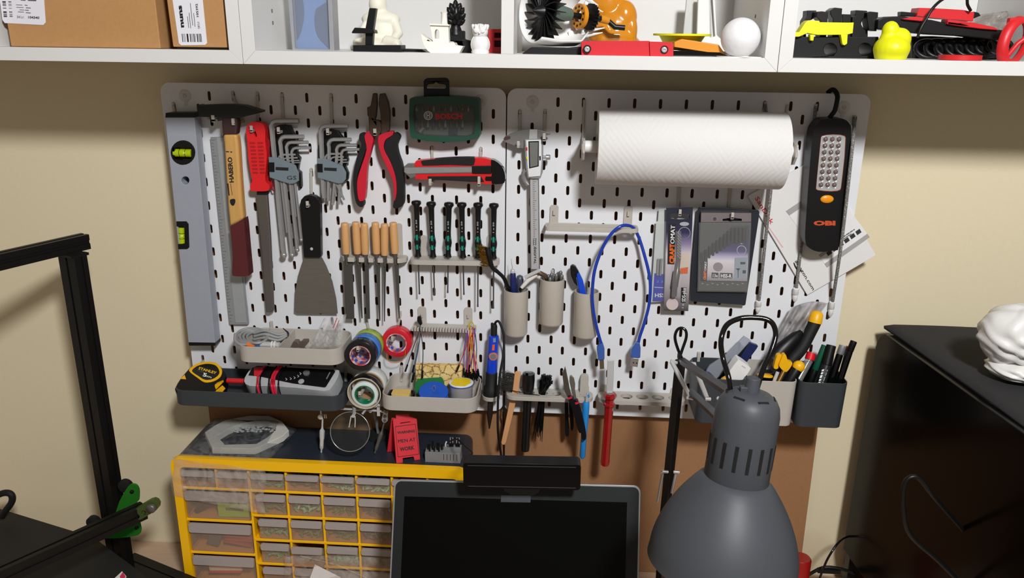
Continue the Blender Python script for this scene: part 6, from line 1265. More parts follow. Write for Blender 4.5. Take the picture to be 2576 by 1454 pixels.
lead('red_lead', 1195, 1.9, LR); lead('black_lead', 1228, 1.4, BLACKG); lead('black_lead', 1345, 1.4, BLACKG); lead('red_lead', 1380, 2.0, LR); lead('red_lead', 1412, 2.0, LR); lead('black_lead', 1470, 1.2, BLACKG)
b = MB(); b.tube([A(*Z10((790, 922))[0], 60), A(*Z10((1010, 930))[0], 62)], 4.6, 12); b.build('red_probe', RED, t)
# ---- tape rolls -----------------------------------------------------------------------------------
hook(921, 798, 900, 873, 84, 'beige hook carrying the black, blue and yellow-green tape rolls', tip=6)
hook(1008, 790, 987, 848, 32, 'beige hook carrying the red tape roll', tip=6)
hook(868, 990, 905, 987, 84, 'beige hook carrying the clear and green tape rolls', tip=6)
CORE = mat('tape_core_print', (190, 62, 66), .5, rgb2=(222, 206, 206), scale=90, stretch=(.6, 1, 1.6)); CORK = mat('card_core', (180, 140, 96), .7)
def roll(name, label, c, ro, ri, w, m, core, d):
    """tape roll hanging on a hook, its axis at right angles to the board"""
    t = thing(name, label, 'tape roll', c+V((0, 0, -ro*.001)))
    b = MB(); b.lathe(c, (0, 1, 0), [(0, ri+1.6), (0, ro-.6), (.6, ro), (w-.6, ro), (w, ro-.6), (w, ri+1.6), (0, ri+1.6)], 48); b.build('tape', m, t)
    b = MB(); b.lathe(c-V((0, .0004, 0)), (0, 1, 0), [(0, ri), (0, ri+1.8), (w+.6, ri+1.8), (w+.6, ri), (0, ri)], 40); cr_ = b.build('core', core, t)
    if core is CORE:
        b = MB()
        for a in (200, 232, 268, 300, 330):
            a = math.radians(a); b.box(c+V((math.cos(a)*(ri-.2), w*.5, math.sin(a)*(ri-.2)))*1 if False else c+V((math.cos(a)*(ri-.15)*.001, w*.0005, math.sin(a)*(ri-.15)*.001)), 5, w*.55, .5, Matrix.Rotation(PI/2-a, 3, 'Y'))
        b.build('blue_print', BLUE, cr_)
    return t
KT = mat('black_tape', (22, 22, 24), .25); 
c0 = A(*Z11((300, 705))[0], 76)
roll('tape_roll', 'black insulating tape roll at the front of the stack of three', c0, 26.5, 16, 19, KT, CORE, 0)
roll('tape_roll', 'blue insulating tape roll sandwiched behind the black roll', c0+V((.002, .020, .001)), 26.5, 16, 17, mat('blue_tape', (60, 118, 190), .3), CORE, 0)
roll('tape_roll', 'yellow and green insulating tape roll at the back of the stack', c0+V((.003, .038, .002)), 26.5, 16, 17, mat('yellow_green_tape', (176, 176, 50), .3, rgb2=(90, 150, 60), scale=2.2, stretch=(.01, 60, .01)), CORE, 0)
roll('tape_roll', 'red insulating tape roll hanging right of the black roll', A(*Z11((714, 560))[0], 26), 26.3, 16, 19, mat('red_tape', (206, 26, 44), .28), CORE, 0)
b = MB(); b.ptube([(*Z11((602, 680))[0], 27.5), (*Z11((615, 750))[0], 28.5), (*Z11((670, 785))[0], 28.5), (*Z11((760, 770))[0], 28.5), (*Z11((810, 710))[0], 28.5), (*Z11((815, 640))[0], 28)], .6, 5); tag(b.build('rubber_band', mat('amber_band', (216, 120, 30), .3)), 'thin orange band hanging over the bottom of the red tape roll', 'rubber band')
c0 = A(916, 990, 76)
FR = mat('frosted_tape', (206, 210, 206), .35)
roll('tape_roll', 'black tape roll with a white core around green film, under the stack of three', c0, 29.5, 27, 18, KT, mat('beige_core', (196, 184, 164), .6), 0)
roll('tape_roll', 'whitish translucent tape roll behind the lowest black roll', c0+V((.003, .021, .004)), 29, 24, 22, FR, CORK, 0)
t = roll('tape_roll', 'roll of white lined green film nested inside the lowest black roll', c0+V((0, .002, -.0035)), 22.5, 15.5, 16, mat('white_liner', (216, 222, 218), .4), mat('green_film', (18, 128, 92), .2), 0)
# ---- contents of the right beige tray -------------------------------------------------------------
t = thing('solder_reel', 'reel of silver solder wire with a yellow label on top', 'solder reel', mm(493, -56, -515))
cz = mm(493.5, -62, -514.5); b = MB(); b.lathe(cz, (0, 0, 1), [(0, 20), (2, 20), (2, 19), (34, 19), (34, 18)], 36); b.build('solder_wire', mat('solder', (186, 184, 182), .28, .45, scale=40, stretch=(1, 1, 40)), t)
b = MB(); b.lathe(cz+V((0, 0, .034)), (0, 0, 1), [(0, 20.4), (2, 20.6), (2.4, 20), (2.5, .1)], 40); tpd = b.build('reel_flange', mat('reel_blue_white', (222, 228, 234), .35), t)
b = MB(); b.slab([cz+V((x*.001, y*.001, .0368)) for x, y in ((-17, -9), (-8, -17), (8, -17), (17, -2), (12, 14), (-2, 17), (-14, 12))], V((0, 0, -.0003))); b.build('yellow_label', mat('label_yellow', (238, 206, 20), .45), tpd)
b = MB(); b.lathe(cz+V((0, 0, .0335)), (0, 0, 1), [(0, 20.8), (1.2, 20.8)], 40); b.build('blue_rim', BLUE, tpd)
t = thing('wire_spool', 'flat blue wire spool lying against the green spool', 'wire spool', mm(447, -72, -514))
ax2 = V((.05, -.32, .95)).normalized(); c0 = mm(447.5, -70, -500); b = MB(); b.lathe(c0, ax2, [(-12, 24), (-10, 25), (-8, 10), (4, 10), (6, 25), (8, 24.5), (9, 12), (7, 6), (5, .1)], 40); b.build('flanges', mat('spool_blue', (26, 84, 186), .4), t)
b = MB(); b.lathe(c0, ax2, [(-9, 18), (5, 18)], 32); b.build('wound_wire', mat('blue_wire', (30, 60, 150), .35), t)
b = MB(); b.tube(cat([c0+ax2*.008, c0+ax2*.013+V((.003, .001, .001)), c0+ax2*.016+V((.001, .002, .004)), c0+ax2*.012+V((-.004, .001, 0))], False, 4), .5, 5); b.build('loose_end', mat('wire_ochre', (150, 110, 50), .4), t)
c1_ = mm(437, -44, -498); ax3 = V((-.1, -.5, .86)).normalized(); b = MB(); b.lathe(c1_, ax3, [(-12, 25), (-10, 26), (-8, 12), (2, 12), (4, 26), (6, 25.5), (7, .1)], 40); tag(b.build('wire_spool', mat('spool_green', (22, 110, 60), .4)), 'green wire spool leaning behind the blue spool', 'wire spool')
t = thing('tip_sponge', 'yellow soldering sponge in a shallow black dish at the left of the right tray', 'sponge', mm(389, -70, -514))
b = MB(); b.slab([mm(x, y, -498) for x, y in rrect(371, -92, 414, -58, 5, 4)], V((0, 0, -.014)), [[mm(x, y, -498) for x, y in rrect(374, -89, 411, -61, 4, 4)]]); b.slab([mm(x, y, -509) for x, y in rrect(372, -91, 413, -59, 4, 4)], V((0, 0, -.003))); b.build('dish', BLACK, t, bev=.6)
b = MB(); b.slab([mm(x, y, -494) for x, y in rrect(378, -87, 409, -64, 4, 4)], V((0, 0, -.014))); b.build('sponge', mat('sponge_yellow', (222, 190, 110), .9, scale=400, noise=.15, bump=.4), t, bev=2)
om = mat('strand_board', (240, 212, 146), .8, rgb2=(228, 192, 118), scale=50); nt = om.node_tree; N = nt.nodes
tc = N['Texture Coordinate'] if 'Texture Coordinate' in N else [x for x in N if x.type == 'TEX_COORD'][0]
vr = N.new('ShaderNodeTexVoronoi'); vr.feature = 'DISTANCE_TO_EDGE'; vr.inputs['Scale'].default_value = 70; ns = N.new('ShaderNodeTexNoise'); ns.inputs['Scale'].default_value = 40
mv = N.new('ShaderNodeMix'); mv.data_type = 'VECTOR'; mv.inputs['Factor'].default_value = .007; nt.links.new(tc.outputs['Object'], mv.inputs['A']); nt.links.new(ns.outputs['Color'], mv.inputs['B']); nt.links.new(mv.outputs['Result'], vr.inputs['Vector'])
rp = N.new('ShaderNodeValToRGB'); rp.color_ramp.elements[0].position = .015; rp.color_ramp.elements[1].position = .06; rp.color_ramp.elements[0].color = lin((84, 58, 36)); rp.color_ramp.elements[1].color = (1, 1, 1, 1); nt.links.new(vr.outputs['Distance'], rp.inputs['Fac'])
ml = N.new('ShaderNodeMix'); ml.data_type = 'RGBA'; ml.blend_type = 'MULTIPLY'; ml.inputs['Factor'].default_value = 1; bsdf = N['Principled BSDF']; old = bsdf.inputs['Base Color'].links[0].from_socket; nt.links.new(old, ml.inputs['A']); nt.links.new(rp.outputs['Color'], ml.inputs['B']); nt.links.new(ml.outputs['Result'], bsdf.inputs['Base Color'])
b = MB(); b.poly(Z11((930, 812), (1478, 822), (1476, 1060), (938, 1090)), 34, 12); tag(b.build('cracked_board', om, bev=1), 'yellow cracked looking wood strand board standing behind the wire spools', 'board')
# ---- soldering iron -------------------------------------------------------------------------------
t = thing('iron_holder', 'beige ring holder carrying the soldering iron', 'holder', A(1232, 1015, 10))
c0 = A(*Z11((1795, 1165))[0], 27); b = MB(); b.lathe(c0+V((0, 0, -.004)), (0, 0, 1), [(0, 9.5), (0, 15), (7, 15.5), (7, 10.5), (0, 9.5)], 32); b.box(c0+V((-.004, .018, -.001)), 14, 22, 7); b.build('ring', BEIGE_P, t, bev=.6)
b = MB(); p = A(1206, 1012, 2); b.slab([mm(p.x*1000+a, -2.6, (p.z-ZB)*1000+c) for a, c in rrect(-8, -8, 8, 14, 7, 5)], V((0, .0025, 0))); b.box(c0+V((-.010, .022, -.002)), 20, 6, 8); b.build('bracket_strip', BEIGE_P, t, bev=.4)
t = thing('soldering_iron', 'blue and black soldering iron standing tip down in its ring holder', 'soldering iron', A(1232, 1075, 27))
D = 30; q = lambda x, y, d=D: A(*Z11((x, y))[0], d)
b = MB(); T_, B_ = q(1832, 340), q(1828, 475); b.lathe(T_, B_-T_, [(0, 4), (4, 5.4), (20, 5.2), (24, 5.8)], 14); b.build('strain_relief', BLACKR, t)
b = MB(); T_, B_ = q(1827, 470), q(1803, 890); L = (B_-T_).length*1000; b.lathe(T_, B_-T_, [(0, 7), (1, 8.4), (L-2, 9.4), (L, 9)], 24); bb = b.build('blue_handle', mat('iron_blue', (18, 66, 206), .3, noise=.04), t)
b = MB(); b.poly(Z11((1812, 580), (1838, 578), (1834, 642), (1806, 644)), D+9.6, 2); b.build('orange_window', mat('orange_mark', (240, 96, 50), .4), bb)  # plain orange mark on the blue handle
b = MB(); b.lathe(q(1820, 712, D+8.3), (0, -1, 0), [(-1, 7.6), (1.2, 7.2), (1.4, 5.6)], 20); b.build('dial', mat('dial_salmon', (190, 120, 100), .4), bb)
b = MB(); b.lathe(q(1820, 712, D+9.4), (0, -1, 0), [(0, 5), (1, 4.6)], 16); b.build('dial_centre', mat('dial_dim', (120, 116, 118), .4), bb)
b = MB(); b.poly(Z11((1818, 505), (1850, 503), (1850, 550), (1820, 552)), D+8.9, 1); b.build('rating_plate', mat('rating_grey', (120, 140, 170), .5), bb)
b = MB(); T_, B_ = q(1803, 885), q(1795, 1145); L = (B_-T_).length*1000; b.lathe(T_, B_-T_, [(0, 9), (2, 10), (L*.6, 10.2), (L*.66, 13), (L*.96, 14), (L, 12)], 24); b.build('grip', BLACKR, t)
b = MB(); T_, B_ = q(1795, 1150), A(1232, 1045, 30); C_ = A(1231, 1078, 30); b.tube([T_, T_.lerp(B_, .2), T_.lerp(B_, .22), B_, C_], [8, 7, 5, 5, 1.2], 16); b.build('heating_tip', mat('burnt_metal', (58, 50, 44), .4, .6), t)
b = MB(); b.ptube([(*Z11((1835, 345))[0], 30), (*Z11((1858, 312))[0], 34), (*Z11((1890, 320))[0], 38), (*Z11((1930, 420))[0], 42), (*Z11((1945, 520))[0], 46), (*Z11((1935, 700))[0], 54), (*Z11((1900, 900))[0], 62), (*Z11((1878, 1150))[0], 68), (1252, 1060, 70), (1254, 1100, 60), (1260, 1140, 40), (1265, 1200, 30)], 2, 8); b.build('cord', BLACKR, t)
b = MB(); b.ptube([(*Z11((1905, 345))[0], 36), (*Z11((1940, 480))[0], 30), (*Z11((1948, 650))[0], 14), (*Z11((1946, 900))[0], 8), (*Z11((1945, 1300))[0], 6), (1266, 1040, 4), (1268, 1090, -14), (1268, 1160, -17)], 1.6, 8); b.build('cord_return', BLACKR, t)
# ---- lower tool holders ---------------------------------------------------------------------------
def ringbar(name, label, x0, x1, z, xs, r, base):
    t = thing(name, label, 'tool holder', base)
    b = MB(); b.slab([mm(x, y, z) for x, y in rrect(x0, -40, x1, -1, 16, 6)], V((0, 0, -.007)), [[mm(p, q, z) for p, q in circ(x, -20, r, n=20)] for x in xs]); b.build('ring_plate', BEIGE_P, t, bev=.8)
    for x in (x0+12, x1-14):
        b = MB(); b.slab([mm(x+a, -2.6, z+c) for a, c in rrect(-8, -20, 8, 12, 7, 5)], V((0, .0024, 0))); b.build('bracket_strip', BEIGE_P, t, bev=.4)
    return t
lx = [584, 608, 631, 655, 679, 702]; rx_ = [748, 775, 802, 829, 857]
t = ringbar('ring_holder', 'beige holder with round holes for the flashlight and small pliers', 567, 717, -512, lx, 8, A(1380, 1000, 5))
p = A(1470, 962, 10); b = MB(); b.slab([mm(p.x*1000+a, -14, (p.z-ZB)*1000+c) for a, c in rrect(-7, -26, 7, 14, 6, 5)], V((0, .012, 0))); b.build('raised_lug', BEIGE_P, t, bev=1.5)
ringbar('ring_holder', 'beige holder with mostly empty round holes and the red tool', 726, 874, -512, rx_, 10.4, A(1620, 1010, 5))
K = lambda x, y, d: A(*Z17((x, y))[0], d)
t = thing('wire_brush', 'wire brush with a flat wooden handle, first in the ring holder', 'wire brush', K(380, 1100, 24))
b = MB(); b.poly(Z17((490, 338), (505, 326), (548, 330), (560, 342), (520, 580), (400, 1080), (380, 1110), (352, 1105), (345, 1085), (440, 620), (468, 520)), 26, 6); b.build('wooden_handle', mat('brush_wood', (214, 158, 110), .55, scale=30, stretch=(5, 5, .6), noise=.1), t, bev=1)
b = MB()
for i in range(170):
    f = rnd.random(); p = K(492-24*f, 340+200*f, 23); b.tube([p, p+V((-.018+rnd.uniform(-.006, .004), rnd.uniform(-.007, .003), .004+rnd.uniform(-.005, .006)))], .35, 3)
b.build('steel_bristles', mat('bristle_grey', (104, 102, 98), .4, .7), t, stuff=True)
b = MB(); b.ptube([(*Z17((450, 520))[0], 28), (*Z17((500, 532))[0], 30), (*Z17((570, 545))[0], 33), (*Z17((700, 566))[0], 33), (*Z17((760, 575))[0], 30)], .7, 6); tag(b.build('elastic_loop', BLACK), 'thin black loop stretched between the wire brush and the cable tie bundle', 'cord')
t = thing('flashlight', 'black flashlight standing lens up in the ring holder', 'flashlight', K(605, 1160, 20))
T_, B_ = K(642, 345, 21), K(602, 1165, 21); L = (B_-T_).length*1000; b = MB(); b.lathe(T_, B_-T_, [(13, .1), (13, 4), (-.4, 10), (-1, 10.6), (10, 11), (28, 10.2), (36, 8.6), (44, 7.7), (L-14, 7.7), (L-12, 8.1), (L, 7.4)], 32); b.build('barrel', mat('anodised_black', (18, 18, 19), .3), t)
b = MB(); b.lathe(T_, (B_-T_), [(-.7, 9.8), (3, 6.4), (8, 2.6), (8.5, .1)], 28, caps=False); b.build('reflector', CHROME, t)
b = MB(); b.lathe(T_, (B_-T_), [(-.6, 9.2), (-.2, 9.2)], 28); b.build('lens', glass('torch_lens'), t)
t = thing('cable_tie_bundle', 'bundle of black cable ties standing in the ring holder', 'cable ties', K(740, 960, 20))
for i in range(22):
    a = rnd.random()*6.28; r = 8.5*math.sqrt(rnd.random()); x = 830+rnd.uniform(-62, 58); y = 352+abs(x-840)*.35+rnd.uniform(0, 70)
    p = K(x, y, 21+rnd.uniform(-8, 9)); md = mm(629+math.cos(a)*4.5, -20+math.sin(a)*4.5, -514); e = K(740+rnd.uniform(-55, 45), 900+rnd.uniform(0, 180), 20+rnd.uniform(-6, 8))
    b = MB(); b.box(p, 4.6, 4.2, 5.4, Matrix.Rotation(rnd.uniform(-.6, .6), 3, 'Y')); b.tube([p, md, md.lerp(e, .5), e], [1.7, 1.5, 1.3, .5], 4); b.build('cable_tie', BLACK, t)
t = thing('small_pliers', 'slim pliers with black red-banded handles standing jaws up in the ring holder', 'pliers', K(1230, 1060, 28))
b = MB(); b.poly(Z17((1000, 320), (1018, 318), (1032, 270), (1042, 300), (1066, 420), (1080, 500), (1100, 580), (1060, 600), (1030, 540), (1015, 450)), 54, 6); b.build('jaw', mat('old_steel', (116, 106, 96), .35, .7), t, bev=1)
b = MB(); b.poly(Z17((1082, 375), (1100, 365), (1130, 400), (1142, 460), (1140, 520), (1160, 640), (1130, 640), (1100, 520), (1080, 430)), 52, 6); b.build('jaw', mat('pale_steel', (150, 142, 134), .3, .7), t, bev=1)
for pts, d in ((((1062, 600), (1102, 590), (1130, 640), (1160, 720), (1200, 900), (1215, 960), (1195, 985), (1170, 950), (1130, 800), (1095, 690)), 60), (((1130, 640), (1168, 630), (1200, 720), (1240, 880), (1262, 1020), (1248, 1060), (1215, 1050), (1205, 1000), (1170, 800), (1140, 690)), 58)):
    b = MB(); b.poly(cat(Z17(*pts), True, 2), d, 9); b.build('handle', BLACK, t, bev=2.5, seg=3)
for pts, d in ((((1062, 602), (1104, 590), (1112, 606), (1070, 622)), 60.6), (((1134, 655), (1176, 644), (1182, 664), (1142, 678)), 58.6)):
    b = MB(); b.poly(Z17(*pts), d, 8); b.build('red_band', mat('band_red', (210, 30, 60), .4), t)
t = thing('side_cutters', 'black handled cutters mostly hidden behind the slim pliers', 'pliers', K(1060, 1015, 14))
for pts in (((1030, 635), (1062, 640), (1070, 850), (1078, 1000), (1060, 1022), (1035, 1005), (1030, 850)), ((1075, 640), (1110, 700), (1128, 850), (1122, 940), (1100, 960), (1085, 850))):
    b = MB(); b.poly(cat(Z17(*pts), True, 2), 18, 8); b.build('handle', BLACK, t, bev=2.5, seg=3)
b = MB(); b.poly(Z17((1040, 560), (1090, 560), (1095, 650), (1035, 640)), 17, 6); b.build('pivot', DSTEEL, t, bev=1)
t = thing('blue_pick', 'light blue handled tool hanging handle down, right of the slim pliers', 'tool', K(1220, 1255, 20))
b = MB(); T_, B_ = K(1262, 640, 44), K(1218, 1250, 40); L = (B_-T_).length*1000; b.lathe(T_, B_-T_, [(-1, 3), (3, 5.6), (14, 6), (L*.35, 6), (L*.5, 5.2), (L-4, 5.2), (L, 3)], 20); b.build('handle', mat('sky_plastic', (36, 140, 216), .35), t)
b = MB(); b.tube([K(1264, 645, 47), K(1276, 560, 47), K(1282, 530, 47)], [2.4, 2, 1], 10); b.build('shank', CHROME, t)
b = MB(); b.poly(Z17((1268, 575), (1292, 560), (1298, 600), (1270, 610)), 49, 4); b.build('blue_tab', MATS['sky_plastic'], t, bev=.5)
t = thing('hand_tool', 'steel tool with a long clear red handle hanging handle down', 'tool', K(1460, 1330, 20))
RC = mat('clear_red', (150, 14, 20), .12, noise=.12, coat=.6)
T_, B_ = K(1518, 548, 50), K(1460, 1330, 50); ax_ = B_-T_; L = ax_.length*1000
b = MB(); b.lathe(T_, ax_, [(0, 8), (1, 10), (3, 11), (8, 11), (12, 7.4), (18, 7.4), (20, 10), (23, 10), (26, 7.6), (60, 7.4), (L-14, 7.6), (L-8, 8), (L-2, 7.4), (L, 5)], 8); b.build('handle', RC, t, smooth=20)
b = MB(); b.poly(Z17((1490, 200), (1560, 198), (1556, 400), (1545, 600), (1475, 605), (1482, 420)), 54, 5); b.build('shank', CHROME, t, bev=1)
b = MB(); b.poly(Z17((1478, 540), (1545, 538), (1540, 610), (1472, 612)), 56, 8); b.build('collar', STEEL, t, bev=1)
# ---- bins on the right ----------------------------------------------------------------------------
def bin_(x0, x1, m, label, base=None):
    t = thing('peg_bin', label, 'bin', mm((x0+x1)/2, -3, -521)); H = 79; zt = -441.5; y0 = -95
    o = lambda g, z, tp_: [mm(x, y, z) for x, y in rrect(x0+g+tp_, y0+g+tp_, x1-g-tp_, -3-g, 12-g, 6)]
    b = MB(); top, bot = o(0, zt, 0), o(0, zt-H, 1.5); it, ib = o(1.8, zt, 0), o(1.8, zt-H+3, 1.5); n = len(top)
    b.add(top+bot+it+ib, [(i, (i+1) % n, n+(i+1) % n, n+i) for i in range(n)]+[(2*n+i, 2*n+(i+1) % n, (i+1) % n, i) for i in range(n)]+[(3*n+i, 3*n+(i+1) % n, 2*n+(i+1) % n, 2*n+i) for i in range(n)]+[tuple(range(n, 2*n)), tuple(range(3*n, 4*n))])
    b.build('bin_body', m, t, bev=.6, ang=50)
    for x in (x0+14, x1-14):
        b = MB(); b.bx(x-2.4, x+2.4, -5.5, 4, zt-8, zt+9); b.build('bin_hook', BEIGE_P, t, bev=.6)
bin_(881, 958, TRD, 'dark grey bin behind the desk lamp, leftmost of the three bins')
bin_(961, 1038, BEIGE_P, 'beige bin full of yellow tools, middle of the three bins')
bin_(1041, 1117.5, TRD, 'dark grey bin of pens at the right end of the pegboard')
K8 = lambda x, y, d: A(*Z18((x, y))[0], d)
def pen(name, label, c, segs, r, base_d, group=None):
    """straight pen through photo points; segs = [(point a, point b, radius factor, material, part name)]"""
    t = thing(name, label, c, K8(*segs[-1][1]), group)
    for a, e, k, m, nm in segs:
        b = MB(); p, q = K8(*a), K8(*e); L = (q-p).length*1000; b.lathe(p, q-p, [(0, r*k*.8), (.8, r*k), (L-.5, r*k), (L, r*k*.9)], 18); b.build(nm, m, t)
    return t
DG = mat('dark_green_cap', (16, 84, 62), .4)
pen('marker_pen', 'marker pen with a dark green cap in the right dark bin', 'pen', [((1668, 492, 42), (1570, 730, 52), 1, DG, 'cap'), ((1580, 700, 50), (1500, 900, 60), .9, BLACK, 'barrel')], 5.6, 0)
mk = pen('marker_pen', 'thick black marker pen with white print in the right dark bin', 'pen', [((1728, 490, 52), (1680, 680, 62), 1, BLACK, 'cap'), ((1680, 680, 62), (1600, 960, 78), 1.0, mat('marker_body', (30, 30, 32), .35), 'barrel')], 7.6, 0)
q0, q1 = K8(1612, 850, 80), K8(1652, 712, 72); dashes(mk, q0+V((0, -.004, 0)), q1+V((0, -.004, 0)), V((-.0035, 0, -.001)), PRINTW, (2, 1, 2, 1, 3, 1, 2, 1, 2))
q0, q1 = K8(1640, 860, 80), K8(1690, 720, 72); dashes(mk, q0+V((0, -.003, 0)), q1+V((0, -.003, 0)), V((-.002, 0, -.0006)), MATS['dim_white'])
pen('marker_pen', 'black pen with a silver cap in the right dark bin', 'pen', [((1840, 492, 46), (1808, 580, 50), 1, STEEL, 'cap'), ((1808, 580, 50), (1705, 900, 72), .95, BLACKG, 'barrel')], 6, 0)
pen('marker_pen', 'pen with a red tip behind the tall black pen in the right dark bin', 'pen', [((1890, 500, 34), (1885, 540, 36), 1, RED, 'red_end'), ((1885, 540, 36), (1800, 860, 56), .9, BLACK, 'barrel')], 4.5, 0)
pen('ballpoint_pen', 'tall black pen leaning out at the right end of the right dark bin', 'pen', [((1945, 450, 56), (1905, 550, 60), 1.05, BLACK, 'cap'), ((1905, 550, 60), (1795, 880, 80), 1, BLACKG, 'barrel')], 5, 0)
pen('red_capped_tube', 'clear tube with a bright red cap between the yellow tools and the pens', 'tube', [((1538, 562, 50), (1515, 632, 54), 1.15, mat('cap_red', (214, 20, 34), .35), 'cap'), ((1515, 632, 54), (1390, 860, 72), 1, clear('grey_tube', alpha=.45, rough=.1, body=(150, 150, 150)), 'tube')], 6.6, 0)
# black tool with the yellow end, clear bag, and yellow tools in the middle bin
t = thing('hand_tool', 'long black tool with a yellow end cap leaning out of the middle bin', 'tool', K8(1240, 800, 60))
b = MB(); P = [K8(1585, 215, 26), K8(1570, 270, 28), K8(1520, 370, 34), K8(1440, 520, 44), K8(1340, 640, 54), K8(1180, 860, 62)]; b.tube(cat(P, False, 4), [10]*21, 18); b.build('black_barrel', BLACKR, t)
b = MB(); ax_ = P[1]-P[0]; b.lathe(P[0]-ax_*.15, ax_, [(-8, 3), (-7, 6.5), (-3, 9.8), (8, 10.8), (12, 10.8)], 24); b.build('yellow_cap', YEL, t)
b = MB(); b.tube([K8(1180, 640, 50), K8(1260, 540, 46), K8(1390, 410, 40), K8(1440, 360, 36)], [16, 15, 10, 4], 14, flat=.8); b.build('black_body', BLACK, t)
t = thing('yellow_clamp', 'yellow knobbed clamp among the tools in the middle bin', 'clamp', K8(1300, 800, 70))
b = MB(); b.poly(cat(Z18((1225, 690), (1240, 640), (1262, 590), (1290, 585), (1310, 640), (1352, 660), (1340, 700), (1300, 748), (1265, 740)), True, 3), 74, 10); b.build('head', YEL, t, bev=2)
b = MB(); b.poly(cat(Z18((1175, 700), (1195, 620), (1215, 586), (1252, 590), (1240, 640), (1215, 715), (1180, 718)), True, 3), 70, 9); b.build('rear_jaw', YEL, t, bev=2)
b = MB(); b.tube([K8(1212, 748, 76), K8(1160, 880, 84)], 3, 10); b.build('steel_rod', CHROME, t)
b = MB(); b.tube([K8(1270, 742, 74), K8(1200, 880, 82)], 3.4, 10); b.build('clear_rod', mat('brass_rod', (150, 116, 60), .3, .7), t)
t = thing('knobbed_tool', 'black tool with a round yellow end in front of the middle bin tools', 'tool', K8(1320, 860, 76))
b = MB(); p, q = K8(1410, 695, 72), K8(1320, 840, 74); b.sph(K8(1412, 697, 72), 10, 9.5, 10); b.build('round_end', YEL, t)
b = MB(); b.lathe(p.lerp(q, .12), q-p, [(0, 8), (2, 9), (40, 8.6)], 18); b.build('black_barrel', BLACK, t)
b = MB(); p = K8(1090, 765, 66); b.lathe(p, K8(1080, 860, 70)-p, [(0, 8), (2, 13), (5, 13)], 20); yc_ = b.build('yellow_disc', YEL, bev=.6); tag(yc_, 'flat yellow cap at the left of the middle bin', 'cap')
b = MB(); b.poly(Z18((1060, 752), (1170, 760), (1160, 870), (1040, 860)), 62, 16); tag(b.build('black_block', BLACK, bev=2), 'black case standing in the left of the middle bin', 'case')
t = thing('clear_film_bag', 'long clear plastic bag leaning out behind the black tool', 'bag', K8(1000, 800, 40))
def bf(u, v):
    a = (940+u*270, 850); c = (1340+u*350, 130-60*math.sin(u*2.4)); px = a[0]+(c[0]-a[0])*v; py = a[1]+(c[1]-a[1])*v-70*math.sin(PI*v)*(u-.5)
    return K8(px, py, 26-12*v+8*math.sin(u*8+v*3)+5*math.sin(u*19-v*6)+24*(1-v))
b = MB(); b.grid(bf, 26, 26); b.build('film', clear('grey_film', (222, 222, 224), .36, .2, (222, 216, 214), .3, 26), t, solid=.3)
t = thing('syringe_pack', 'clear and dark blue syringe shaped tube leaning in the left bin', 'tube', K8(600, 860, 40))
b = MB(); b.poly(Z18((890, 408), (960, 455), (935, 490), (720, 760), (640, 830), (540, 760), (525, 740), (560, 690), (700, 600)), 36, 6); b.build('clear_sleeve', clear('sleeve_clear', (220, 222, 230), .42, .12, (190, 194, 204)), t, bev=1)
b = MB(); b.poly(Z18((945, 470), (1028, 500), (1010, 530), (900, 680), (830, 640)), 42, 9); b.build('blue_barrel', mat('ink_blue', (22, 34, 84), .35), t, bev=2)
b = MB(); b.poly(Z18((930, 480), (960, 490), (650, 860), (600, 850)), 39, 5); b.build('black_rod', BLACK, t, bev=1)
b = MB(); b.poly(Z18((520, 745), (560, 760), (600, 800), (640, 850), (560, 850)), 50, 6); b.build('purple_end', mat('dim_violet', (70, 70, 100), .4), t, bev=1)
t = thing('white_bottle', 'white capped bottle standing in the left bin behind the lamp cable', 'bottle', K8(800, 850, 70))
b = MB(); b.poly(cat(Z18((730, 770), (820, 645), (850, 640), (935, 700), (945, 730), (860, 840), (800, 850), (730, 820)), True, 3), 80, 22); b.build('white_cap', WHITE, t, bev=3, seg=3)
b = MB(); b.poly(Z18((862, 690), (870, 684), (905, 708), (900, 716)), 80.5, 1); b.build('cap_ridge', mat('ridge_grey', (196, 196, 196), .4), t)
b = MB(); b.lathe(K8(735, 822, 72), (0, 0, -1), [(-5, 6), (0, 12), (14, 13)], 18); tag(b.build('yellow_stopper', YEL), 'small yellow stopper at the front of the left bin', 'stopper')
# ---- helping hands on the organiser ---------------------------------------------------------------
t = thing('helping_hands', 'chrome third hand stand with a round magnifier and two clips on the yellow cabinet', 'third hand', mm(320, -30, OZ))
b = MB(); b.slab([mm(x, y, OZ+9) for x, y in circ(335, -8, 20, n=32)], V((0, 0, -.0088))); b.build('base', mat('cast_iron', (30, 31, 34), .5), t, bev=2)
b = MB(); b.tube([mm(335, -8, OZ+8), mm(335, -30, -548), mm(335, -58, -541)], 3, 10); b.build('post', CHROME, t)
H_ = lambda x, y, d: A(*Z19((x, y))[0], d)
b = MB(); b.tube([H_(150, 255, 60), H_(985, 300, 60)], 2.1, 10); b.build('cross_bar', CHROME, t)
b = MB(); b.tube([H_(622, 240, 62), H_(622, 330, 80), H_(605, 375, 92)], 3, 10); b.sph(H_(625, 245, 62), 4, nu=12, nv=8)
for x in (-22, 22): b.tube([H_(605+x*1.2, 370, 92), H_(600+x*1.6, 440, 95), H_(590+x*1.9, 530, 96)], 1.0, 8)
b.build('lens_clip', CHROME, t)
nl = V((.05, -.93, .36)).normalized(); cl_ = H_(562, 592, 92); u_ = nl.cross(V((0, 0, 1))).normalized(); RL = 33.2
b = MB(); b.tube([cl_+(u_*math.cos(a)+nl.cross(u_)*math.sin(a))*.0332 for a in [2*PI*i/64 for i in range(64)]], .8, 8, True); b.build('lens_rim', mat('rim_grey', (170, 172, 172), .2, .7), t)
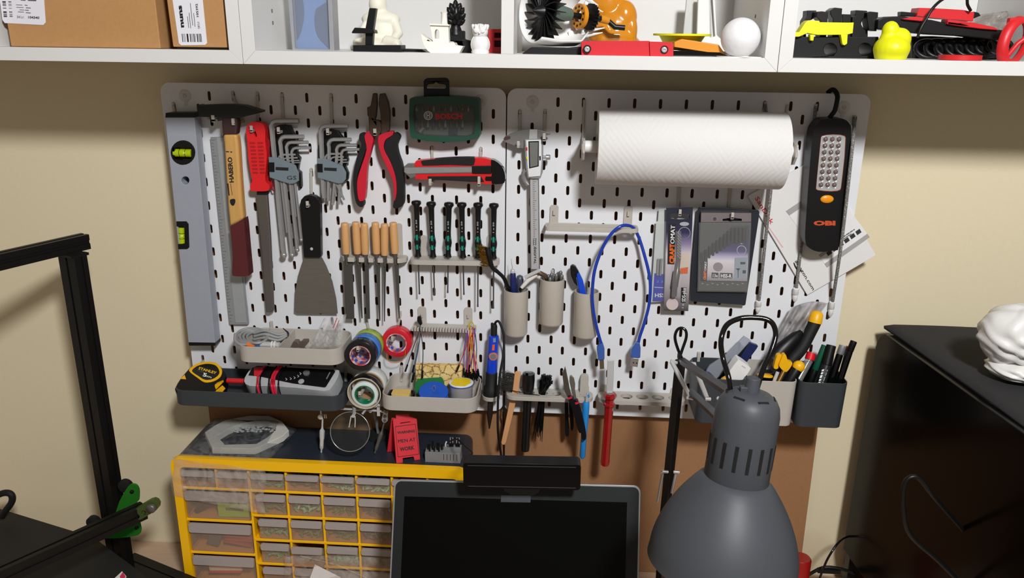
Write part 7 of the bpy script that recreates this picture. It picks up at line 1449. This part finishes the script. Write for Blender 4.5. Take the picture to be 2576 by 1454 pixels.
b = MB(); b.lathe(cl_, nl, [(-3, .1), (-2.6, 12), (-1.6, 24), (0, 33), (1.6, 24), (2.6, 12), (3, .1)], 48); b.build('lens', glass('lens_glass', .08, (226, 234, 232)), t)
b = MB(); b.tube([H_(730, 350, 76), H_(800, 260, 66)], 2.6, 10); b.tube([H_(800, 260, 66), H_(820, 215, 64)], 1.6, 8); b.build('tilt_arm', STEEL, t)
b = MB(); b.sph(H_(845, 175, 62), 5.5, 4, 5, nu=14, nv=10); b.lathe(H_(908, 192, 62), (0, -1, 0), [(-3, 6.6), (4, 6.6), (4.6, 5.4), (4.6, 3.4), (3.6, 3), (3.6, 2), (5.2, 1.6)], 24); b.tube([H_(850, 190, 60), H_(985, 222, 60)], 2.4, 8); b.build('wing_nut', CHROME, t)
b = MB(); b.lathe(H_(150, 380, 62), (0, -1, 0), [(-4, 4), (3, 4.6), (4, 3)], 14); b.tube([H_(200, 345, 62), H_(205, 400, 62)], 1.2, 8); b.tube([H_(225, 345, 62), H_(230, 400, 62)], 1.2, 8); b.tube([H_(150, 255, 60), H_(160, 380, 62), H_(178, 430, 62)], 1.8, 8); b.build('left_joint', CHROME, t)
def clip(nm, a, m_, e, mt, w):
    b = MB(); p, q, r = H_(*a), H_(*m_), H_(*e); b.tube(cat([p, p.lerp(q, .8), q, q.lerp(r, .35), q.lerp(r, .8), r], False, 3), [1.6]*4+[2]*3+[w]*3+[w*.8]*3+[1.6]*3, 10, flat=.7); o = b.build(nm, mt, t)
    return o
clip('alligator_clip', (175, 430, 62), (172, 545, 64), (158, 885, 70), CHROME, 4.6); clip('alligator_clip', (1040, 470, 60), (1010, 590, 62), (910, 895, 70), DSTEEL, 4)
b = MB(); b.poly(Z19((1030, 300), (1100, 305), (1092, 440), (1060, 470), (1020, 462), (1003, 430)), 60, 3); pl_ = b.build('drilled_plate', STEEL, t, bev=.6)
for y in (310, 380, 435):
    b = MB(); b.lathe(H_(1050 if y > 320 else 1070, y, 60.2), (0, -1, 0), [(-.4, 3), (.8, 2.6), (1, 1)], 12); b.build('plate_screw', DSTEEL, pl_)
b = MB(); b.tube([H_(985, 300, 60), H_(1060, 330, 60)], 2, 8); b.box(H_(965, 305, 61), 5, 5, 16); b.build('right_joint', CHROME, t)
# warning sign
n_s = V((.38, -.88, .28)).normalized(); ps = AZ(*Z19((1255, 1035))[0], OZ)
SP = lambda *p: [AP(x, y, ps, n_s) for x, y in Z19(*p)]
t = thing('warning_sign', 'small red folding warning sign with black lettering on the yellow cabinet', 'sign', mm(404, -85, OZ))
SR = mat('sign_red', (212, 40, 54), .5, noise=.05)
b = MB(); b.slab(SP((1208, 352), (1392, 346), (1402, 378), (1502, 412), (1550, 985), (1470, 997), (1456, 944), (1304, 966), (1306, 1032), (1214, 1038), (1166, 430), (1180, 412), (1210, 408)), -n_s*.003, [SP((1268, 468), (1408, 448), (1410, 458), (1270, 480))]); fp = b.build('front_panel', SR, t, bev=.5)
fr_ = [(1196, 518), (1484, 482), (1536, 910), (1234, 952)]; inn_ = [(1202, 525), (1478, 490), (1529, 904), (1239, 944)]
b = MB(); b.slab([p+n_s*.0003 for p in SP(*fr_)], -n_s*.0003, [[p+n_s*.0003 for p in SP(*inn_)]]); b.build('printed_border', PRINTK, fp)
for s_, a, c, h in (('WARNING', (1228, 626), (1474, 598), 38), ('MEN AT', (1242, 751), (1484, 723), 50), ('WORK', (1266, 868), (1470, 838), 54)):
    A0, A1 = SP(a)[0], SP(c)[0]; dx, dy = c[0]-a[0], c[1]-a[1]; l = math.hypot(dx, dy); text(fp, s_, A0, A1, SP((a[0]+dy/l*h, a[1]-dx/l*h))[0]-A0, PRINTK, off=.035)
b = MB(); nb = V((.30, -.70, -.28)); top = SP((1200, 420), (1480, 412)); hz = V((-.38, .88, 0)).normalized()
f0, f1 = SP((1214, 1038))[0], SP((1550, 985))[0]; sh = hz*.040
lo, hi = [top[0]-n_s*.004, top[1]-n_s*.004], None
bk = [lo[0]+V((-.006, .002, 0)), lo[1]+V((-.006, .002, 0)), V((f1.x, f1.y, f1.z))+sh+V((-.006, 0, 0)), V((f0.x, f0.y, f1.z))+sh+V((-.008, 0, 0))]
for p in bk[2:]: p.z = ZB+OZ*.001+.0002
b.slab(bk, hz*.003); b.build('rear_panel', SR, t, bev=.5)
# bit rack
t = thing('bit_rack', 'small grey block holding black bits and wire clips beside the warning sign', 'bit holder', mm(464, -80, OZ))
b = MB(); b.bx(433.5, 494, -88, -66, OZ, OZ+19); b.bx(464, 494, -78, -66, OZ, OZ+24); b.build('block', mat('grey_block', (128, 128, 130), .6), t, bev=.5)
b = MB()
for i in range(5): b.bx(465.5+i*5.6, 466.3+i*5.6, -88.2, -80, OZ+5.5, OZ+17)
b.build('slots', BLACK, t)
for i in range(7):
    x = 437+i*4; b = MB(); b.tube([mm(x, -78-(i % 2)*6, OZ+17), mm(x+.5, -76-(i % 2)*6, OZ+28+(i % 3)*3)], 1.5, 6); b.build('black_bit', BLACK, t)
for x in (475, 486):
    b = MB(); b.tube([mm(x, -72, OZ+24), mm(x, -71, OZ+40), mm(x+4.4, -71, OZ+40), mm(x+4.4, -72, OZ+24)], .7, 6); b.build('wire_clip', CHROME, t)
    b = MB(); b.box(mm(x+2.2, -72, OZ+27), 7, 5, 6); b.build('clip_base', BLACK, t)
b = MB(); b.tube(cat([mm(468, -74, OZ+22), mm(467, -75, OZ+28), mm(469, -76, OZ+34)], False, 3), 1.3, 8); b.build('white_bit', WHITE, t)
# octagonal ring in a bag
t = thing('octagon_ring', 'white eight-sided ring packed in a clear bag on the left of the yellow cabinet', 'ring', AZ(620, 1125, OZ))
zo = -606; rp0 = mm(102, -89, -606); rn = V((0, -.144, .99)); oc = [AP(x, y, rp0, rn) for x, y in ((515, 1087), (540, 1070), (567, 1056), (629, 1045), (679, 1046), (710, 1060), (727, 1082), (712, 1096), (652, 1124), (640, 1128), (533, 1126))]
ic = [AP(x, y, rp0, rn) for x, y in ((546, 1096), (574, 1079), (606, 1066), (640, 1059), (674, 1060), (694, 1069), (693, 1082), (672, 1100), (645, 1116), (565, 1118))]
b = MB(); b.slab(oc, V((0, 0, -.0118)), [ic]); b.build('ring_body', mat('off_white_ring', (206, 204, 196), .5), t, bev=2, seg=3)
b = MB()
for i in range(120):
    p = AZ(rnd.uniform(590, 692), rnd.uniform(1066, 1092), OZ+3+rnd.random()*9); p.z += .005; b.sph(p, rnd.uniform(1.5, 5), rnd.uniform(1.5, 4), rnd.uniform(1, 2.4), nu=8, nv=6)
b.build('white_filling', mat('filling_white', (196, 198, 200), .4), t, stuff=True)
def bgf(u, v):
    e = 1-max(abs(u-.5), abs(v-.5))*2; h = min(1, e*3)
    q = mm(8+u*(160+12*v), -104+v*112, OZ+.8+h*(15+14*v)+1.5*math.sin(u*14+v*5)*h); return q
b = MB(); b.grid(bgf, 30, 22); b.build('clear_bag', clear('packing_film', (244, 244, 244), .08, .15, (190, 190, 188), .4, 50), t, solid=.25)
def drape(u, v):
    pxx = 434+u*232+4*math.sin(v*7); pyy = 1152+u*28+v*(96+18*u); return A(pxx, pyy, 114.5+1.6*math.sin(u*13+v*4)+1.2*math.sin(v*17+u*3)) if v > .04 else A(pxx, pyy-3, 106)
b = MB(); b.grid(drape, 24, 16); tag(b.build('bag_flap', clear('flap_film', (250, 248, 245), .10, .12, (240, 236, 232), .4, 40), solid=.25), 'clear plastic bag flap hanging over the top left corner of the yellow cabinet front', 'bag')
def drape2(u, v):
    return A(716+u*275, 1400+u*20+v*110-14*math.sin(u*2), 118+3*math.sin(u*9+v*4)+2*math.sin(v*13))
b = MB(); b.grid(drape2, 20, 10); b.tube([A(755, 1398, 121), A(850, 1422, 122), A(925, 1455, 122)], .9, 6); tag(b.build('clear_bag', MATS['flap_film'], solid=.25), 'clear plastic bag lying against the lower drawers of the yellow cabinet', 'bag')
b = MB(); b.poly([(792, 1420), (856, 1452), (870, 1480), (770, 1480)], 117, .5); tag(b.build('paper_slip', mat('slip_white', (228, 226, 226), .6)), 'white paper slip behind the clear bag at the lower drawers', 'paper')
